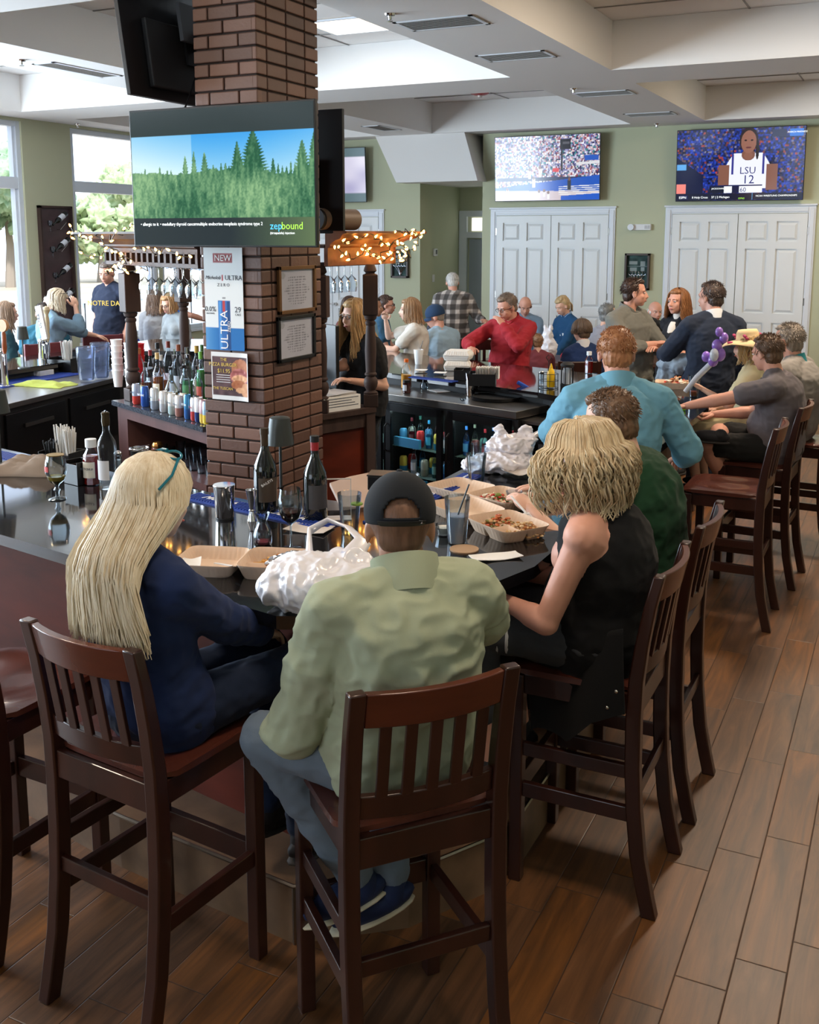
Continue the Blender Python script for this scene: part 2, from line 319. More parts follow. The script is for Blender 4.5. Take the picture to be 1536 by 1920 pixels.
def door_pair(n_,x0,x1,hinge=True,handle=False):
    """casing with two six-panel leaves"""
    r=MB(); y=WY
    H_=2.44
    for xa,xb in ((x0-.095,x0),(x1,x1+.095)): r.bb(xa,xb,y-.022,y,0,H_+.095); r.bb(xa+.02,xb-.02,y-.034,y-.022,0,H_+.06)
    r.bb(x0,x1,y-.022,y,H_,H_+.095); r.bb(x0,x1,y-.034,y-.022,H_+.02,H_+.07); r.bb(x0-.11,x1+.11,y-.045,y,H_+.095,H_+.12)
    root=struct(r.build('door_%d'%n_,TRIM,smooth=0,bevel=.004))
    w_=(x1-x0)/2
    for k in range(2):
        a=x0+k*w_+.006; c=a+w_-.010; b=MB(); b.bb(a,c,y-.004,y-.001,0.01,H_-.006)
        # stiles and rails proud of the sunk panels
        st=.105; mid=(a+c)/2; zs=[.01,.23,.98,1.10,1.93,2.04,2.32,H_-.006]
        for xa,xb in ((a,a+st),(c-st,c),(mid-.055,mid+.055)): b.bb(xa,xb,y-.03,y-.002,.01,H_-.006)
        for za,zb in ((.01,.23),(.95,1.08),(1.96,2.06),(2.33,H_-.006)): b.bb(a+st,mid-.055,y-.03,y-.002,za,zb); b.bb(mid+.055,c-st,y-.03,y-.002,za,zb)
        for pa,pb in ((a+st,mid-.055),(mid+.055,c-st)):
            for za,zb in ((.23,.95),(1.08,1.96),(2.06,2.33)):
                zz=[(pa+.018,za+.018),(pb-.018,za+.018),(pb-.018,zb-.018),(pa+.018,zb-.018)]; z2=[(pa+.05,za+.05),(pb-.05,za+.05),(pb-.05,zb-.05),(pa+.05,zb-.05)]; b.add([(q,y-.006,z) for q,z in zz]+[(q,y-.026,z) for q,z in z2],[(7,6,5,4),(0,1,5,4),(1,2,6,5),(2,3,7,6),(3,0,4,7)])
        lf=b.build('door_leaf',DOORP,root,smooth=0)
        hb=MB()
        for z in (.25,1.25,2.2):
            hx=a-.012 if k==0 else c+.004; hb.bb(hx,hx+.012,y-.03,y-.018,z-.05,z+.05)
        hb.build('hinge',STEEL,lf,smooth=0)
        if handle and k==1:
            q=MB(); q.cyl((a+.06,y-.02,1.02),(a+.06,y-.07,1.02),.028); q.bar((a+.06,y-.075,1.02),(a-.05,y-.075,1.02),.02,.02); q.build('door_handle',STEEL,lf)
    return root
door_pair(1,-9.6,-7.86,handle=True); door_pair(2,-5.83,-4.08); door_pair(3,-3.17,-1.36)
# alcove door with lit panes
r=MB(); 
for xa,xb in ((-7.12,-6.98),(-6.2,-6.08)): r.bb(xa,xb,16.54,16.6,0,2.56)
r.bb(-6.98,-6.2,16.54,16.6,2.46,2.56); r.bb(-6.98,-6.2,16.54,16.6,2.1,2.2)
r=struct(r.build('door_4',TRIM,smooth=0))
b=MB(); b.bb(-6.94,-6.2,16.57,16.598,0,2.08); b.build('door_leaf',mat('grey_door',(150,160,168),.5),r,smooth=0)
LIT=mat('daylit_pane',(245,242,236),.3,emit=.9)
b=MB(); b.bb(-6.9,-6.22,16.575,16.598,2.22,2.44); b.bb(-6.66,-6.3,16.56,16.57,1.45,1.9); b.build('lit_pane',LIT,r,smooth=0)
b=MB(); b.bb(-6.69,-6.27,16.562,16.572,1.42,1.93); b.build('pane_rim',BLACK,r,smooth=0,bevel=.003)
# ---------------- ceiling fittings
def panel_light(x,y,pw,label,sx=.6,sy=.6):
    t=thing('ceiling_light',label,'ceiling light',(x,y,CT-.012),0,'square light panels in the coffers')
    MB().bb(-sx/2,sx/2,-sy/2,sy/2,-.004,.0).build('diffuser',mat('light_diffuser',(255,236,205),.5,emit=2.2),t,smooth=0)
    b=MB()
    for a,c,d,e in ((-sx/2-.03,sx/2+.03,-sy/2-.03,-sy/2),(-sx/2-.03,sx/2+.03,sy/2,sy/2+.03),(-sx/2-.03,-sx/2,-sy/2,sy/2),(sx/2,sx/2+.03,-sy/2,sy/2)): b.bb(a,c,d,e,-.012,.004)
    b.build('frame',TRIM,t,smooth=0)
    l=area('panel_lamp',(x,y,CT-.03),sx,pw,WARM,(0,0,-1),sy); l.data.spread=PI
for x,y,p,lb in ((-4.98,8.9,7,'bright square ceiling light panel in the coffer right of the brick column'),(-5.0,2.4,60,'square ceiling light panel above the bar'),(-.6,7.6,105,'square ceiling light panel in the coffer above the standing guests'),(-.6,2.2,34,'square ceiling light panel above the near stools'),(-8.9,7.6,30,'square ceiling light panel above the tall tables by the windows'),(-8.9,2.4,22,'square ceiling light panel near the left windows'),(-.6,-3,20,'square ceiling light panel behind the viewer'),(3.6,5.5,40,'square ceiling light panel by the right wall'),(-.6,12.8,44,'square ceiling light panel by the double doors'),(-5.0,12.8,40,'square ceiling light panel in the coffer with the red alarm'),(3.6,12,30,'square ceiling light panel in the far right corner')):
    if x!=-5.0 or y<12: panel_light(x,y,p,lb)
def vent(px,py,rz,label,w_=.62,h_=.36,z=CZ):
    p=at(px,py,z=z); t=thing('ceiling_vent',label,'vent',(p.x,p.y,z-.002),rz,'slatted air vents in the soffit')
    b=MB()
    for a,c,d,e in ((-w_/2,w_/2,-h_/2,-h_/2+.03),(-w_/2,w_/2,h_/2-.03,h_/2),(-w_/2,-w_/2+.03,-h_/2,h_/2),(w_/2-.03,w_/2,-h_/2,h_/2)): b.bb(a,c,d,e,-.005,.001)
    b.build('frame',TRIM,t,smooth=0)
    MB().bb(-w_/2+.02,w_/2-.02,-h_/2+.02,h_/2-.02,-.001,.001).build('backing',BLACKM,t,smooth=0)
    b=MB()
    for k in range(9):
        y=-h_/2+.04+k*(h_-.08)/8; b.box((0,y,-.003),(w_-.06,.014,.0015),Matrix.Rotation(.15,3,'X'))
    b.build('slat',mat('vent_slat',(196,190,184),.6),t,smooth=0)
for px,py,lb in ((828,43,'slatted ceiling vent nearest the camera on the central beam'),(968,105,'slatted ceiling vent second along the central beam'),(1133,175,'slatted ceiling vent third along the central beam'),(1220,214,'slatted ceiling vent farthest along the central beam')): vent(px,py,0,lb)
vent(148,131,PI/2,'slatted ceiling vent above the left windows beside the hanging television',.9,.26); vent(716,240,PI/2,'small slatted ceiling vent beyond the brick column',.7,.3)
def sprinkler(px,py,label):
    p=at(px,py,z=CZ); t=thing('sprinkler_head',label,'sprinkler',(p.x,p.y,CZ),0,'sprinkler heads')
    b=MB(); b.lathe([(.001,.0),(.04,0),(.036,-.012),(.014,-.016),(.01,-.04),(.002,-.045)],14); b.build('escutcheon',CHROME,t)
    b=MB(); b.cyl((0,0,-.045),(0,0,-.052),.022,n=12); b.cyl((-.014,0,-.012),(-.014,0,-.05),.003,n=6); b.cyl((.014,0,-.012),(.014,0,-.05),.003,n=6); b.build('deflector',CHROME,t)
for px,py,lb in ((731,26,'chrome sprinkler head beside the nearest beam vent'),(1076,166,'chrome sprinkler head before the third beam vent'),(1232,232,'chrome sprinkler head at the far end of the beam'),(40,112,'chrome sprinkler head above the left window'),(145,232,'chrome sprinkler head over the wall between the left windows')): sprinkler(px,py,lb)
p=at(900,172,z=CT); t=thing('fire_alarm','red ceiling fire alarm in the far coffer','fire alarm',(p.x,p.y,CT))
MB().lathe([(.001,0),(.13,0),(.125,-.03),(.08,-.045),(.001,-.05)],20).build('housing',mat('alarm_red',(170,28,26),.35),t); MB().lathe([(.001,-.05),(.035,-.05),(.03,-.075),(.001,-.08)],14).build('lens',mat('alarm_lens',(230,220,215),.2),t)
# ---------------- outside, seen through the windows
def outdoors():
    g=MB(); g.bb(-70,WX-.3,-30,60,-.9,-.6); struct(g.build('ground_outside',mat('sandy_drive',(188,172,150),.9,var=(.25,.25)),smooth=0))
    LEAF=[mat('foliage_a',(176,196,150),.9,var=(2.5,.5),c2=(120,150,104)),mat('foliage_b',(190,204,160),.9,var=(2.5,.5),c2=(140,164,116)),mat('foliage_c',(168,190,156),.9,var=(2.5,.5),c2=(112,146,108))]
    BARK=mat('bark',(150,138,124),.9)
    for i,(x,y,h,r) in enumerate(((-34,20,6.4,3.0),(-37,29,5.6,3.0),(-44,41,7.5,4.0),(-38,25,4.6,2.4),(-52,60,8,4.6),(-32,13.6,6.8,2.8),(-60,76,8,5),(-44,48,5,3.0))):
        t=thing('tree',['pale green leafy tree outside the left window','broad leafy tree seen past the wine bottle rack','tallest leafy tree outside the second window','short bushy tree between taller trees outside','distant leafy tree outside beyond the railing','leafy tree at the left edge outside the window','farthest leafy tree outside beyond the railing','low round tree outside behind the television edge'][i],'tree',(x,y,-.6),0,'trees beyond the drive')
        MB().tube([(0,0,0),(.1,.05,h*.3),(-.1,.1,h*.62)],[.28,.2,.1],8).build('trunk',BARK,t)
        b=MB(); rr=random.Random(i)
        for k in range(26):
            a=rr.uniform(0,2*PI); q=rr.random()**.6*r*.75; z=h*.35+rr.random()*h*.55; s=r*rr.uniform(.2,.36)*(1.15-abs(z/h-.6))
            b.sph((q*cos(a),q*sin(a),z),(s,s,s*.75),9)
        o=b.build('foliage',LEAF[i%3],t); dm=o.modifiers.new('d','DISPLACE'); tx=bpy.data.textures.new('leafy','CLOUDS'); tx.noise_scale=.32; tx.noise_depth=4; dm.texture=tx; dm.strength=1.5; sb=o.modifiers.new('s','SUBSURF'); sb.levels=2; sb.render_levels=2
        o.modifiers.move(1,0)
    # deck railing
    t=thing('deck_railing','white slatted deck railing outside the second window','railing',(-13.2,0,-.6)); W_=mat('railing_white',(214,224,232),.5)
    b=MB(); 
    for z in (1.6,.85): b.bb(-.03,.03,9,19,z-.04,z+.04)
    b.build('rail',W_,t,smooth=0); b=MB()
    for k in range(11): b.bb(-.05,.05,9+k-.05,9+k+.05,0,1.7)
    b.build('post',W_,t,smooth=0); b=MB()
    for k in range(66): b.bb(-.012,.012,9+k*.15,9.024+k*.15,.85,1.6)
    b.build('slat',W_,t,smooth=0)
outdoors()
# ---------------- the bar
def barline(x): return 2.344-.185*(x+1.6)
OUT=[(-7.45,barline(-7.45)),(-2.4,barline(-2.4)),(-1.56,2.338),(-1.33,2.44),(-1.12,2.84),(-1.05,3.08),(-1.04,4.45)]
INN=[(-6.8,3.45-.185*(-6.8+2.757)),(-2.757,3.45),(-2.1,3.335),(-1.95,3.42),(-1.86,3.56),(-1.82,3.75),(-1.82,4.45)]
def ring(out,inn,z0,z1,b=None):
    b=b or MB()
    for i in range(len(out)-1): b.prism([out[i],out[i+1],inn[i+1],inn[i]],z0,z1)
    return b
def inset(pts,d):
    r=[]
    for i,p in enumerate(pts):
        a=pts[max(0,i-1)]; c=pts[min(len(pts)-1,i+1)]; t=V((c[0]-a[0],c[1]-a[1])).normalized(); n=V((-t.y,t.x)); r.append((p[0]+n.x*d,p[1]+n.y*d))
    return r
def welded(o):
    m=o.modifiers.new('w','WELD'); m.merge_threshold=.0005; return o
LEDGE=mat('ledge_tile',(112,88,68),.4,var=(6,.35)); LTRIM=mat('ledge_trim',(150,140,128),.3,metal=1)
front=thing('bar_counter','black granite topped bar counter with cherry panels where the nearest guests sit','bar',(0,0,0))
ring(OUT,INN,1.03,1.07).build('worktop',GRANITE,front,smooth=0)
po,pi_=inset(OUT,.26),inset(INN,-.06)
ring(po,inset(OUT,.34),.0,1.03).build('front_panel',CHERRY,front,smooth=0)
ring(inset(INN,-.1),pi_,.0,1.03).build('back_panel',BLACKM,front,smooth=0)
LO=[(-7.45,3.42),(-2.3,2.47),(-1.56,2.40),(-1.28,2.62),(-1.12,2.9),(-1.08,3.1),(-1.08,4.45)]
ring(LO,inset(OUT,.36),0,.19).build('foot_ledge',LEDGE,front,smooth=0)
b=MB(); b.tube([(x,y,.192) for x,y in LO],.007,6); b.cyl((LO[2][0],LO[2][1],0),(LO[2][0],LO[2][1],.19),.006,n=6); b.build('ledge_trim',LTRIM,front)
z=1.02
IB=[at(735,700,z=z),at(860,723,z=z),at(1009,736,z=z),at(1057,745,z=z)]
out2=[(-1.17,5.42),(-1.17,6.9),(-1.25,7.5),(-1.7,8.0),(-3.37,8.55),(-6.3,9.5),(-7.45,8.9),(-7.45,barline(-7.45)-.0)]
inn2=[(-1.9,5.42),(-1.9,6.7),(IB[3].x+.08,IB[3].y-.05),(IB[2].x,IB[2].y),(IB[0].x,IB[0].y),(-5.7,8.35),(-6.8,7.9),(-6.8,4.2)]
back=thing('bar_counter','far granite bar counter wrapping round behind the bartender','bar',(0,0,0))
ring(out2,inn2,.98,1.02).build('worktop',GRANITE,back,smooth=0)
ring(inset(out2,.26),inset(out2,.34),0,.98).build('front_panel',mat('brown_panel',(96,72,56),.4,var=(5,.35)),back,smooth=0)
b=MB()
for x,y in ((-1.45,5.55),(-1.45,6.4)): MB().box((x+.02,y,.49),(.07,.09,.98)).build('pilaster',DARKW,back,smooth=0,bevel=.004)
ring(inset(inn2,-.1),inset(inn2,-.06),0,.98).build('back_panel',BLACKM,back,smooth=0)
# drip counter at the left
b=MB(); b.prism([(-5.72,4.45),(-6.33,7.6),(-6.86,7.6),(-6.86,4.3)],.88,.92); t=thing('back_counter','steel topped counter with black refrigerated drawers under the beer taps','counter',(0,0,0)); b.build('worktop',STEELD,t,smooth=0,bevel=.003)
b=MB(); b.prism([(-5.80,4.5),(-6.38,7.55),(-6.85,7.55),(-6.85,4.35)],.05,.88); body=b.build('cabinet',BLACKM,t,smooth=0)
d=V((-.58,3.05,0)).normalized(); nrm=V((d.y,-d.x,0))
for k in range(3):
    s_=4.62+k*.82; p0=V((-5.80,4.5,0))+d*(s_-4.5); q0=p0+d*.76
    b=MB(); b.bar(p0+nrm*.012+V((0,0,.62)),q0+nrm*.012+V((0,0,.62)),.024,.42); dr=b.build('drawer',BLACK,t,smooth=0,bevel=.003)
    b=MB(); b.bar(p0+d*.2+nrm*.04+V((0,0,.72)),p0+d*.56+nrm*.04+V((0,0,.72)),.012,.028); b.build('handle',STEELD,dr,smooth=0)
# ---------------- brick column
def column():
    x0,x1,y0,y1=-3.815,-3.385,5.0,5.66; t=thing('brick_column','painted brick column rising to the ceiling behind the bar','column',(0,0,0))
    MB().bb(x0+.012,x1-.012,y0+.012,y1-.012,0,CZ+.4).build('mortar',mat('mortar',(48,38,35),.9),t,smooth=0)
    b=MB(); ch=.0775; bl=.205; rr=random.Random(2)
    for k in range(int((CZ+.02)/ch)):
        z0=k*ch+.005; z1=(k+1)*ch-.005; off=(k%2)*.5
        def run(a,c,fn,o_):
            p=a-bl*o_
            while p<c-.01:
                s_=max(a,p)+ (.0045 if p>a else 0); e=min(c,p+bl)-(.0045 if p+bl<c else 0)
                if e-s_>.02:
                    j=rr.uniform(-.0015,.0015); fn(s_,e,j)
                p+=bl
        run(x0,x1,lambda s_,e,j:b.bb(s_,e,y0-.001+j,y0+.05,z0,z1),off)
        run(x0,x1,lambda s_,e,j:b.bb(s_,e,y1-.05,y1+.001+j,z0,z1),off)
        run(y0+.0,y1,lambda s_,e,j:b.bb(x1-.05,x1+.001+j,s_+.0005,e,z0,z1),1-off if off else .5)
        run(y0+.0,y1,lambda s_,e,j:b.bb(x0-.001-j,x0+.05,s_+.0005,e,z0,z1),1-off if off else .5)
    b.build('brickwork',brick_mat(),t,smooth=0,bevel=.006)
column()
# ---------------- stools
def stool_parts(t):
    W_=.195
    def post(s):
        ys=[(-.262,0),(-.243,.08),(-.218,.2),(-.2,.36),(-.192,.5),(-.19,.66),(-.194,.78),(-.208,.9),(-.228,1.02),(-.252,1.125)]
        b=MB(); vs=[]; wx=.021
        for y,z in ys:
            dp=.024 if z<.7 else .024-.007*(z-.7)/.4
            vs+= [(s*W_-wx,y-dp,z),(s*W_+wx,y-dp,z),(s*W_+wx,y+dp,z),(s*W_-wx,y+dp,z)]
        n=len(ys); fs=[(3,2,1,0),tuple(4*(n-1)+k for k in range(4))]
        for i in range(n-1):
            for k in range(4): fs.append((4*i+k,4*i+(k+1)%4,4*i+4+(k+1)%4,4*i+4+k))
        return b.add(vs,fs)
    for s in (-1,1): post(s).build('leg',WOOD,t,bevel=.005)
    for s in (-1,1): MB().box((s*.19,.19,.365),(.042,.042,.73),t=1.0).build('leg',WOOD,t,smooth=0,bevel=.004)
    def curved(z0,z1,y,sag,th,m,name,dy=0,parent=t):
        b=MB(); N=10; vs=[];fs=[]
        for i in range(N+1):
            u=-1+2*i/N; x=u*(W_-.021); c=-sag*(1-u*u)
            for zz,yy in ((z0,y-th/2+c),(z0,y+th/2+c),(z1,y+th/2+c+dy),(z1,y-th/2+c+dy)): vs.append((x,yy,zz))
        for i in range(N):
            for k in range(4): fs.append((4*i+k,4*i+(k+1)%4,4*i+4+(k+1)%4,4*i+4+k))
        fs+=[(3,2,1,0),tuple(4*N+k for k in range(4))]; return b.add(vs,fs).build(name,m,parent,bevel=.003)
    curved(1.03,1.12,-.232,.03,.024,WOODF,'top_rail',-.02)
    curved(.785,.845,-.194,.026,.022,WOOD,'lower_rail',-.006)
    for k in range(5):
        x=(-2+k)*.062; u=x/W_; c=.028*(1-u*u); MB().bar((x,-.203-c,.84),(x,-.235-c,1.035),.03,.011,up=(0,1,0)).build('slat',WOOD,t,smooth=0,bevel=.002)
    # saddle seat
    N=16; b=MB(); vs=[];fs=[]
    for top in (1,0):
        for i in range(N+1):
            for j in range(N+1):
                u=-1+2*i/N; v=-1+2*j/N; x=u*.215; y=v*.205+.02
                if v<-.8: x*= .92
                rr=1-.06*max(0,abs(u)**6)*max(0,abs(v)**6)
                z=.765-.014*math.exp(-((abs(u)-.45)/.3)**2)*math.exp(-((v+.15)/.5)**2)-.012*abs(v)**6-.008*abs(u)**8
                vs.append((x*rr,y*rr,z if top else .733+.004*(abs(u)**4+abs(v)**4)))
    K=(N+1)**2
    for i in range(N):
        for j in range(N):
            a=i*(N+1)+j; fs.append((a,a+N+1,a+N+2,a+1)); fs.append((K+a,K+a+1,K+a+N+2,K+a+N+1))
    ed=[(i,0) for i in range(N)]+[(N,j) for j in range(N)]+[(i,N) for i in range(N,0,-1)]+[(0,j) for j in range(N,0,-1)]
    for q in range(len(ed)):
        a=ed[q][0]*(N+1)+ed[q][1]; c=ed[(q+1)%len(ed)]; c=c[0]*(N+1)+c[1]; fs.append((c,a,K+a,K+c))
    b.add(vs,fs).build('seat',SEATW,t,smooth=60)
    b=MB(); b.bb(-.174,.174,-.205,-.18,.655,.735); b.bb(-.17,.17,.18,.203,.665,.733); b.bb(-.2,-.18,-.17,.17,.665,.733); b.bb(.18,.2,-.17,.17,.665,.733); b.build('apron',WOOD,t,smooth=0,bevel=.003)
    MB().bb(-.174,.174,-.21,-.19,.375,.42).build('stretcher',WOOD,t,smooth=0,bevel=.003)
    MB().bb(-.17,.17,.178,.202,.30,.37).build('foot_rail',WOOD,t,smooth=0,bevel=.003)
    for s in (-1,1):
        if s<0: MB().bb(s*.19-.011,s*.19+.011,-.18,.17,.45,.495).build('stretcher',WOOD,t,smooth=0,bevel=.003)
        MB().bb(s*.19-.011,s*.19+.011,-.185,.17,.305,.355).build('stretcher',WOOD,t,smooth=0,bevel=.003)
stool=thing('bar_stool','dark wooden bar stool under the woman with long straight blonde hair','bar stool',(-1.84,2.14,0),math.radians(-6),'slat back stools along the bar'); stool_parts(stool)
STOOLS=[(-1.12,2.21,math.radians(49),'dark wooden slat back stool under the man in the green pullover'),
 (-.88,3.2,PI/2,'dark wooden slat back stool under the woman in the black sleeveless top'),
 (-.87,3.80,PI/2,'dark wooden slat back stool under the man in the dark green shirt'),
 (-.86,5.87,PI/2,'empty dark wooden stool with a bare saddle seat beside the bar'),
 (-.80,6.66,PI/2-.05,'dark wooden slat back stool under the boy in the grey t-shirt'),
 (-.66,7.45,PI/2-.05,'dark wooden slat back stool under the grey haired man in the fleece'),
 (-2.49,2.19,math.radians(-2),'dark wooden stool cut off by the left edge of the photo')]
for x,y,rz,lb in STOOLS: dup(stool,(x,y,0),rz,lb)
# ---------------- back bar (left wing with bottles, right wing with register)
A=V((-5.15,5.72,0)); B=V((-3.93,5.16,0)); dd=(B-A).normalized(); nn=V((-dd.y,dd.x,0))
def wl(s,t,z): return A+dd*s+nn*t+V((0,0,z))   # wing coordinates: s along the front, t to the back
LEN=(B-A).length; bbar=thing('back_bar','dark wood back bar cabinet with granite top holding the liquor bottles','cabinet',(0,0,0))
def wbox(b,s0,s1,t0,t1,z0,z1):
    return b.add([wl(s,t,z) for z in (z0,z1) for s,t in ((s0,t0),(s1,t0),(s1,t1),(s0,t1))],[(3,2,1,0),(4,5,6,7),(0,1,5,4),(1,2,6,5),(2,3,7,6),(3,0,4,7)])
GRN2=mat('grey_granite',(66,70,78),.12,var=(120,.55),spec=.6)
wbox(MB(),-.03,LEN+.0,-.03,.62,.92,.955).build('worktop',GRN2,bbar,smooth=0)
WCAB=mat('back_bar_wood',(92,62,60),.4,var=(8,.25),stretch=(1,1,.2))
wbox(MB(),0,.16,0,.6,0,.92).build('side_panel',WCAB,bbar,smooth=0); wbox(MB(),LEN-.03,LEN,0.05,.6,0,.92).build('side_panel',WCAB,bbar,smooth=0)
wbox(MB(),.16,LEN,.0,.03,.84,.92).build('rail',WCAB,bbar,smooth=0)
wbox(MB(),.16,LEN-.03,.57,.6,0,.92).build('back_panel',BLACKM,bbar,smooth=0)
for z in (.52,.12): wbox(MB(),.16,LEN-.03,0,.57,z,z+.05).build('shelf',WCAB,bbar,smooth=0)
def post(x,y,label,sc=1,z0=.955,top=1.94,rot=0):
    t=thing('turned_post',label,'post',(x,y,0),rot,'turned posts holding up the canopy')
    h=top-z0; b=MB(); w_=.052*sc
    b.box((0,0,z0+.045),(.1*sc,.1*sc,.09)); b.build('base_block',DARKW,t,smooth=0,bevel=.006); MB().box((0,0,z0+h*.79),(2*w_,2*w_,h*.28)).build('block',DARKW,t,smooth=0,bevel=.006)
    prof=[(.045,.09),(.05,.1),(.03,.115),(.044,.14),(.05,.17),(.044,.2),(.03,.215),(.042,.225),(.042,.235),(.034,.245),(.036,.3),(.04,.4),(.036,.5),(.03,.575),(.036,.585),(.036,.6),(.026,.61),(.04,.62),(.046,.645)]
    MB().lathe([(r*sc,z0+q*h) for r,q in prof],20).build('turned_shaft',DARKW,t)
    MB().lathe([(.05*sc,z0+h*.925),(.03*sc,z0+h*.94),(.045*sc,z0+h*.955),(.04*sc,z0+h*.975),(.03*sc,top)],16).build('finial',DARKW,t)
p=wl(.07,.1,0); post(p.x,p.y,'turned wooden post at the left front corner of the bottle display',1.12,rot=-.45)
p=at(343,550,y=6.85); post(p.x,p.y,'turned wooden post behind the hanging wine glasses',1.05,rot=-.45)
# right wing
C0=V((-3.50,5.90,0)); C1=V((-3.36,6.26,0)); e1=(C1-C0).normalized(); n1=V((-e1.y,e1.x,0))
def wr(s,t,z): return C0+e1*s+n1*t+V((0,0,z))
def rbox(b,s0,s1,t0,t1,z0,z1): return b.add([wr(s,t,z) for z in (z0,z1) for s,t in ((s0,t0),(s1,t0),(s1,t1),(s0,t1))],[(3,2,1,0),(4,5,6,7),(0,1,5,4),(1,2,6,5),(2,3,7,6),(3,0,4,7)])
reg=thing('register_stand','dark wood register stand with a cherry side panel right of the column','cabinet',(0,0,0))
rbox(MB(),-.16,.42,-.03,.6,.92,.955).build('worktop',DARKW,reg,smooth=0)
rbox(MB(),-.14,.4,.012,.58,0,.92).build('side_panel',CHERRY,reg,smooth=0)
b=MB(); rbox(b,-.16,-.06,-.006,.04,0,.92); rbox(b,.34,.42,-.02,.05,0,.92); rbox(b,-.06,.34,-.004,.03,.82,.92); b.build('frame',DARKW,reg,smooth=0,bevel=.003)
p=wr(.0,.02,0); post(p.x-.03,p.y+.02,'turned wooden post beside the column next to the framed certificates',1.0,rot=.3)
p=wr(.40,.02,0); post(p.x,p.y+.02,'turned wooden post in front of the bartender',1.0,rot=.5)
# canopies
def canopy(f,L_,label,lattice,z0,z1,h2,wd,m,endflare=.2):
    t=thing('bar_canopy',label,'canopy',(0,0,0))
    def bx(b,s0,s1,t0,t1,za,zb): return b.add([f(s,q,z) for z in (za,zb) for s,q in ((s0,t0),(s1,t0),(s1,t1),(s0,t1))],[(3,2,1,0),(4,5,6,7),(0,1,5,4),(1,2,6,5),(2,3,7,6),(3,0,4,7)])
    b=MB()
    if lattice:
        bx(b,0,L_,0,.03,z0,z0+.025); bx(b,0,L_,0,.03,z1-.03,z1)
        for k in range(int(L_/.085)+1): bx(b,k*.085,k*.085+.03,.0,.03,z0+.02,z1-.02)
        bx(b,0,.03,0,wd,z0,z1)
    else: bx(b,0,L_,0,.03,z0,z1); bx(b,L_-.03,L_,0,wd,z0,z1)
    b.build('fascia',m,t,smooth=0)
    b=MB(); 
    prof=[(0,0),(-.02,.012),(-.02,.025),(-.06,.05),(-.1,.062),(-.12,.09),(-.15,h2-.015),(-.15,h2),(.02,h2),(.02,0)]
    n=len(prof); vs=[f(-endflare*(a<0)*abs(a)*6 if lattice else 0,a,z1+z) for a,z in prof]+[f(L_+(0 if lattice else endflare*(a<0)*abs(a)*6),a,z1+z) for a,z in prof]
    b.add(vs,[tuple(range(n-1,-1,-1)),tuple(range(n,2*n))]+[(i,(i+1)%n,n+(i+1)%n,n+i) for i in range(n)]); b.build('crown_moulding',m,t,smooth=0)
    b=MB(); bx(b,0,L_,.03,wd,z1,z1+.02); b.build('roof_board',DARKW,t,smooth=0)
    b=MB()
    for k in range(3): bx(b,.05,L_-.02,.12+k*.14,.15+k*.14,z0-.01,z0+.008)
    b.build('glass_rail',DARKW,t,smooth=0)
    return t
canopy(lambda s,t,z:wl(s-.06,t-.02,z),LEN+.05,'dark wood lattice canopy with string lights left of the column',True,1.935,2.05,.11,.62,DARKW)
cr=[at(615,503,x=-3.44),at(742,490,x=-3.36)]
CL=(cr[1]-cr[0]).to_2d().length; g1=(cr[1]-cr[0]); g1.z=0; g1.normalize(); h1=V((-g1.y,g1.x,0)); cz0=(cr[0].z+cr[1].z)/2
def wc(s,t,z): return V((cr[0].x,cr[0].y,0))+g1*s+h1*t+V((0,0,z))
canopy(wc,CL,'wood canopy with flared cornice and string lights right of the column',False,cz0,cz0+.115,.11,.55,LITW)
# string lights
BULB=mat('warm_bulb',(255,180,84),.3,emit=16); CORDM=mat('light_cord',(18,24,18),.5)
def lights(paths,label,seed,n=40):
    rr=random.Random(seed); t=thing('string_lights',label,'string lights',paths[0][0])
    o0=V(paths[0][0]); c=MB(); pos=[]
    for P_ in paths:
        P_=[V(p) for p in P_]; pts=[]
        for i in range(len(P_)-1):
            for k in range(7): 
                u=k/7; q=P_[i].lerp(P_[i+1],u); pts.append(q+V((rr.uniform(-.02,.02),rr.uniform(-.02,.02),rr.uniform(-.025,.025)))-o0)
        pts.append(P_[-1]-o0); c.tube(pts,.0035,5); pos+=pts
    c.build('cord',CORDM,t)
    b=None
    for k in range(n):
        p=pos[int(k*len(pos)/n)%len(pos)]; d=V((rr.uniform(-1,1),rr.uniform(-1,.4),rr.uniform(-.8,1))).normalized()
        if b is None: b=MB().lathe([(.001,0),(.006,.002),(.0075,.009),(.006,.018),(.001,.028)],8).build('bulb',BULB,t); q=b
        else: q=b.copy(); COL.objects.link(q)
        q.parent=t; q.location=p+d*.006; q.rotation_mode='QUATERNION'; q.rotation_quaternion=d.to_track_quat('Z','Y')
lights([[wl(-.35,-.13,2.2),wl(-.3,-.16,2.12),wl(0,-.17,2.13),wl(.3,-.17,2.1),wl(.5,-.15,2.14),wl(.62,-.1,2.2)],[wl(-.3,-.12,2.05),wl(0,-.1,1.98),wl(.2,-.06,2.05),wl(.4,-.06,1.96),wl(.15,-.05,1.9),wl(.0,-.05,1.88)],[wl(.5,-.05,2.05),wl(.8,-.06,2.03),wl(1.1,-.06,2.04),wl(LEN,-.06,2.0)],[wl(-.1,-.18,2.16),wl(.2,-.05,2.02),wl(.5,-.05,1.96)],[wl(.15,-.05,1.93),wl(.5,-.04,1.9),wl(.7,-.04,1.93)]],'warm string lights draped over the lattice canopy left of the column',3,52)
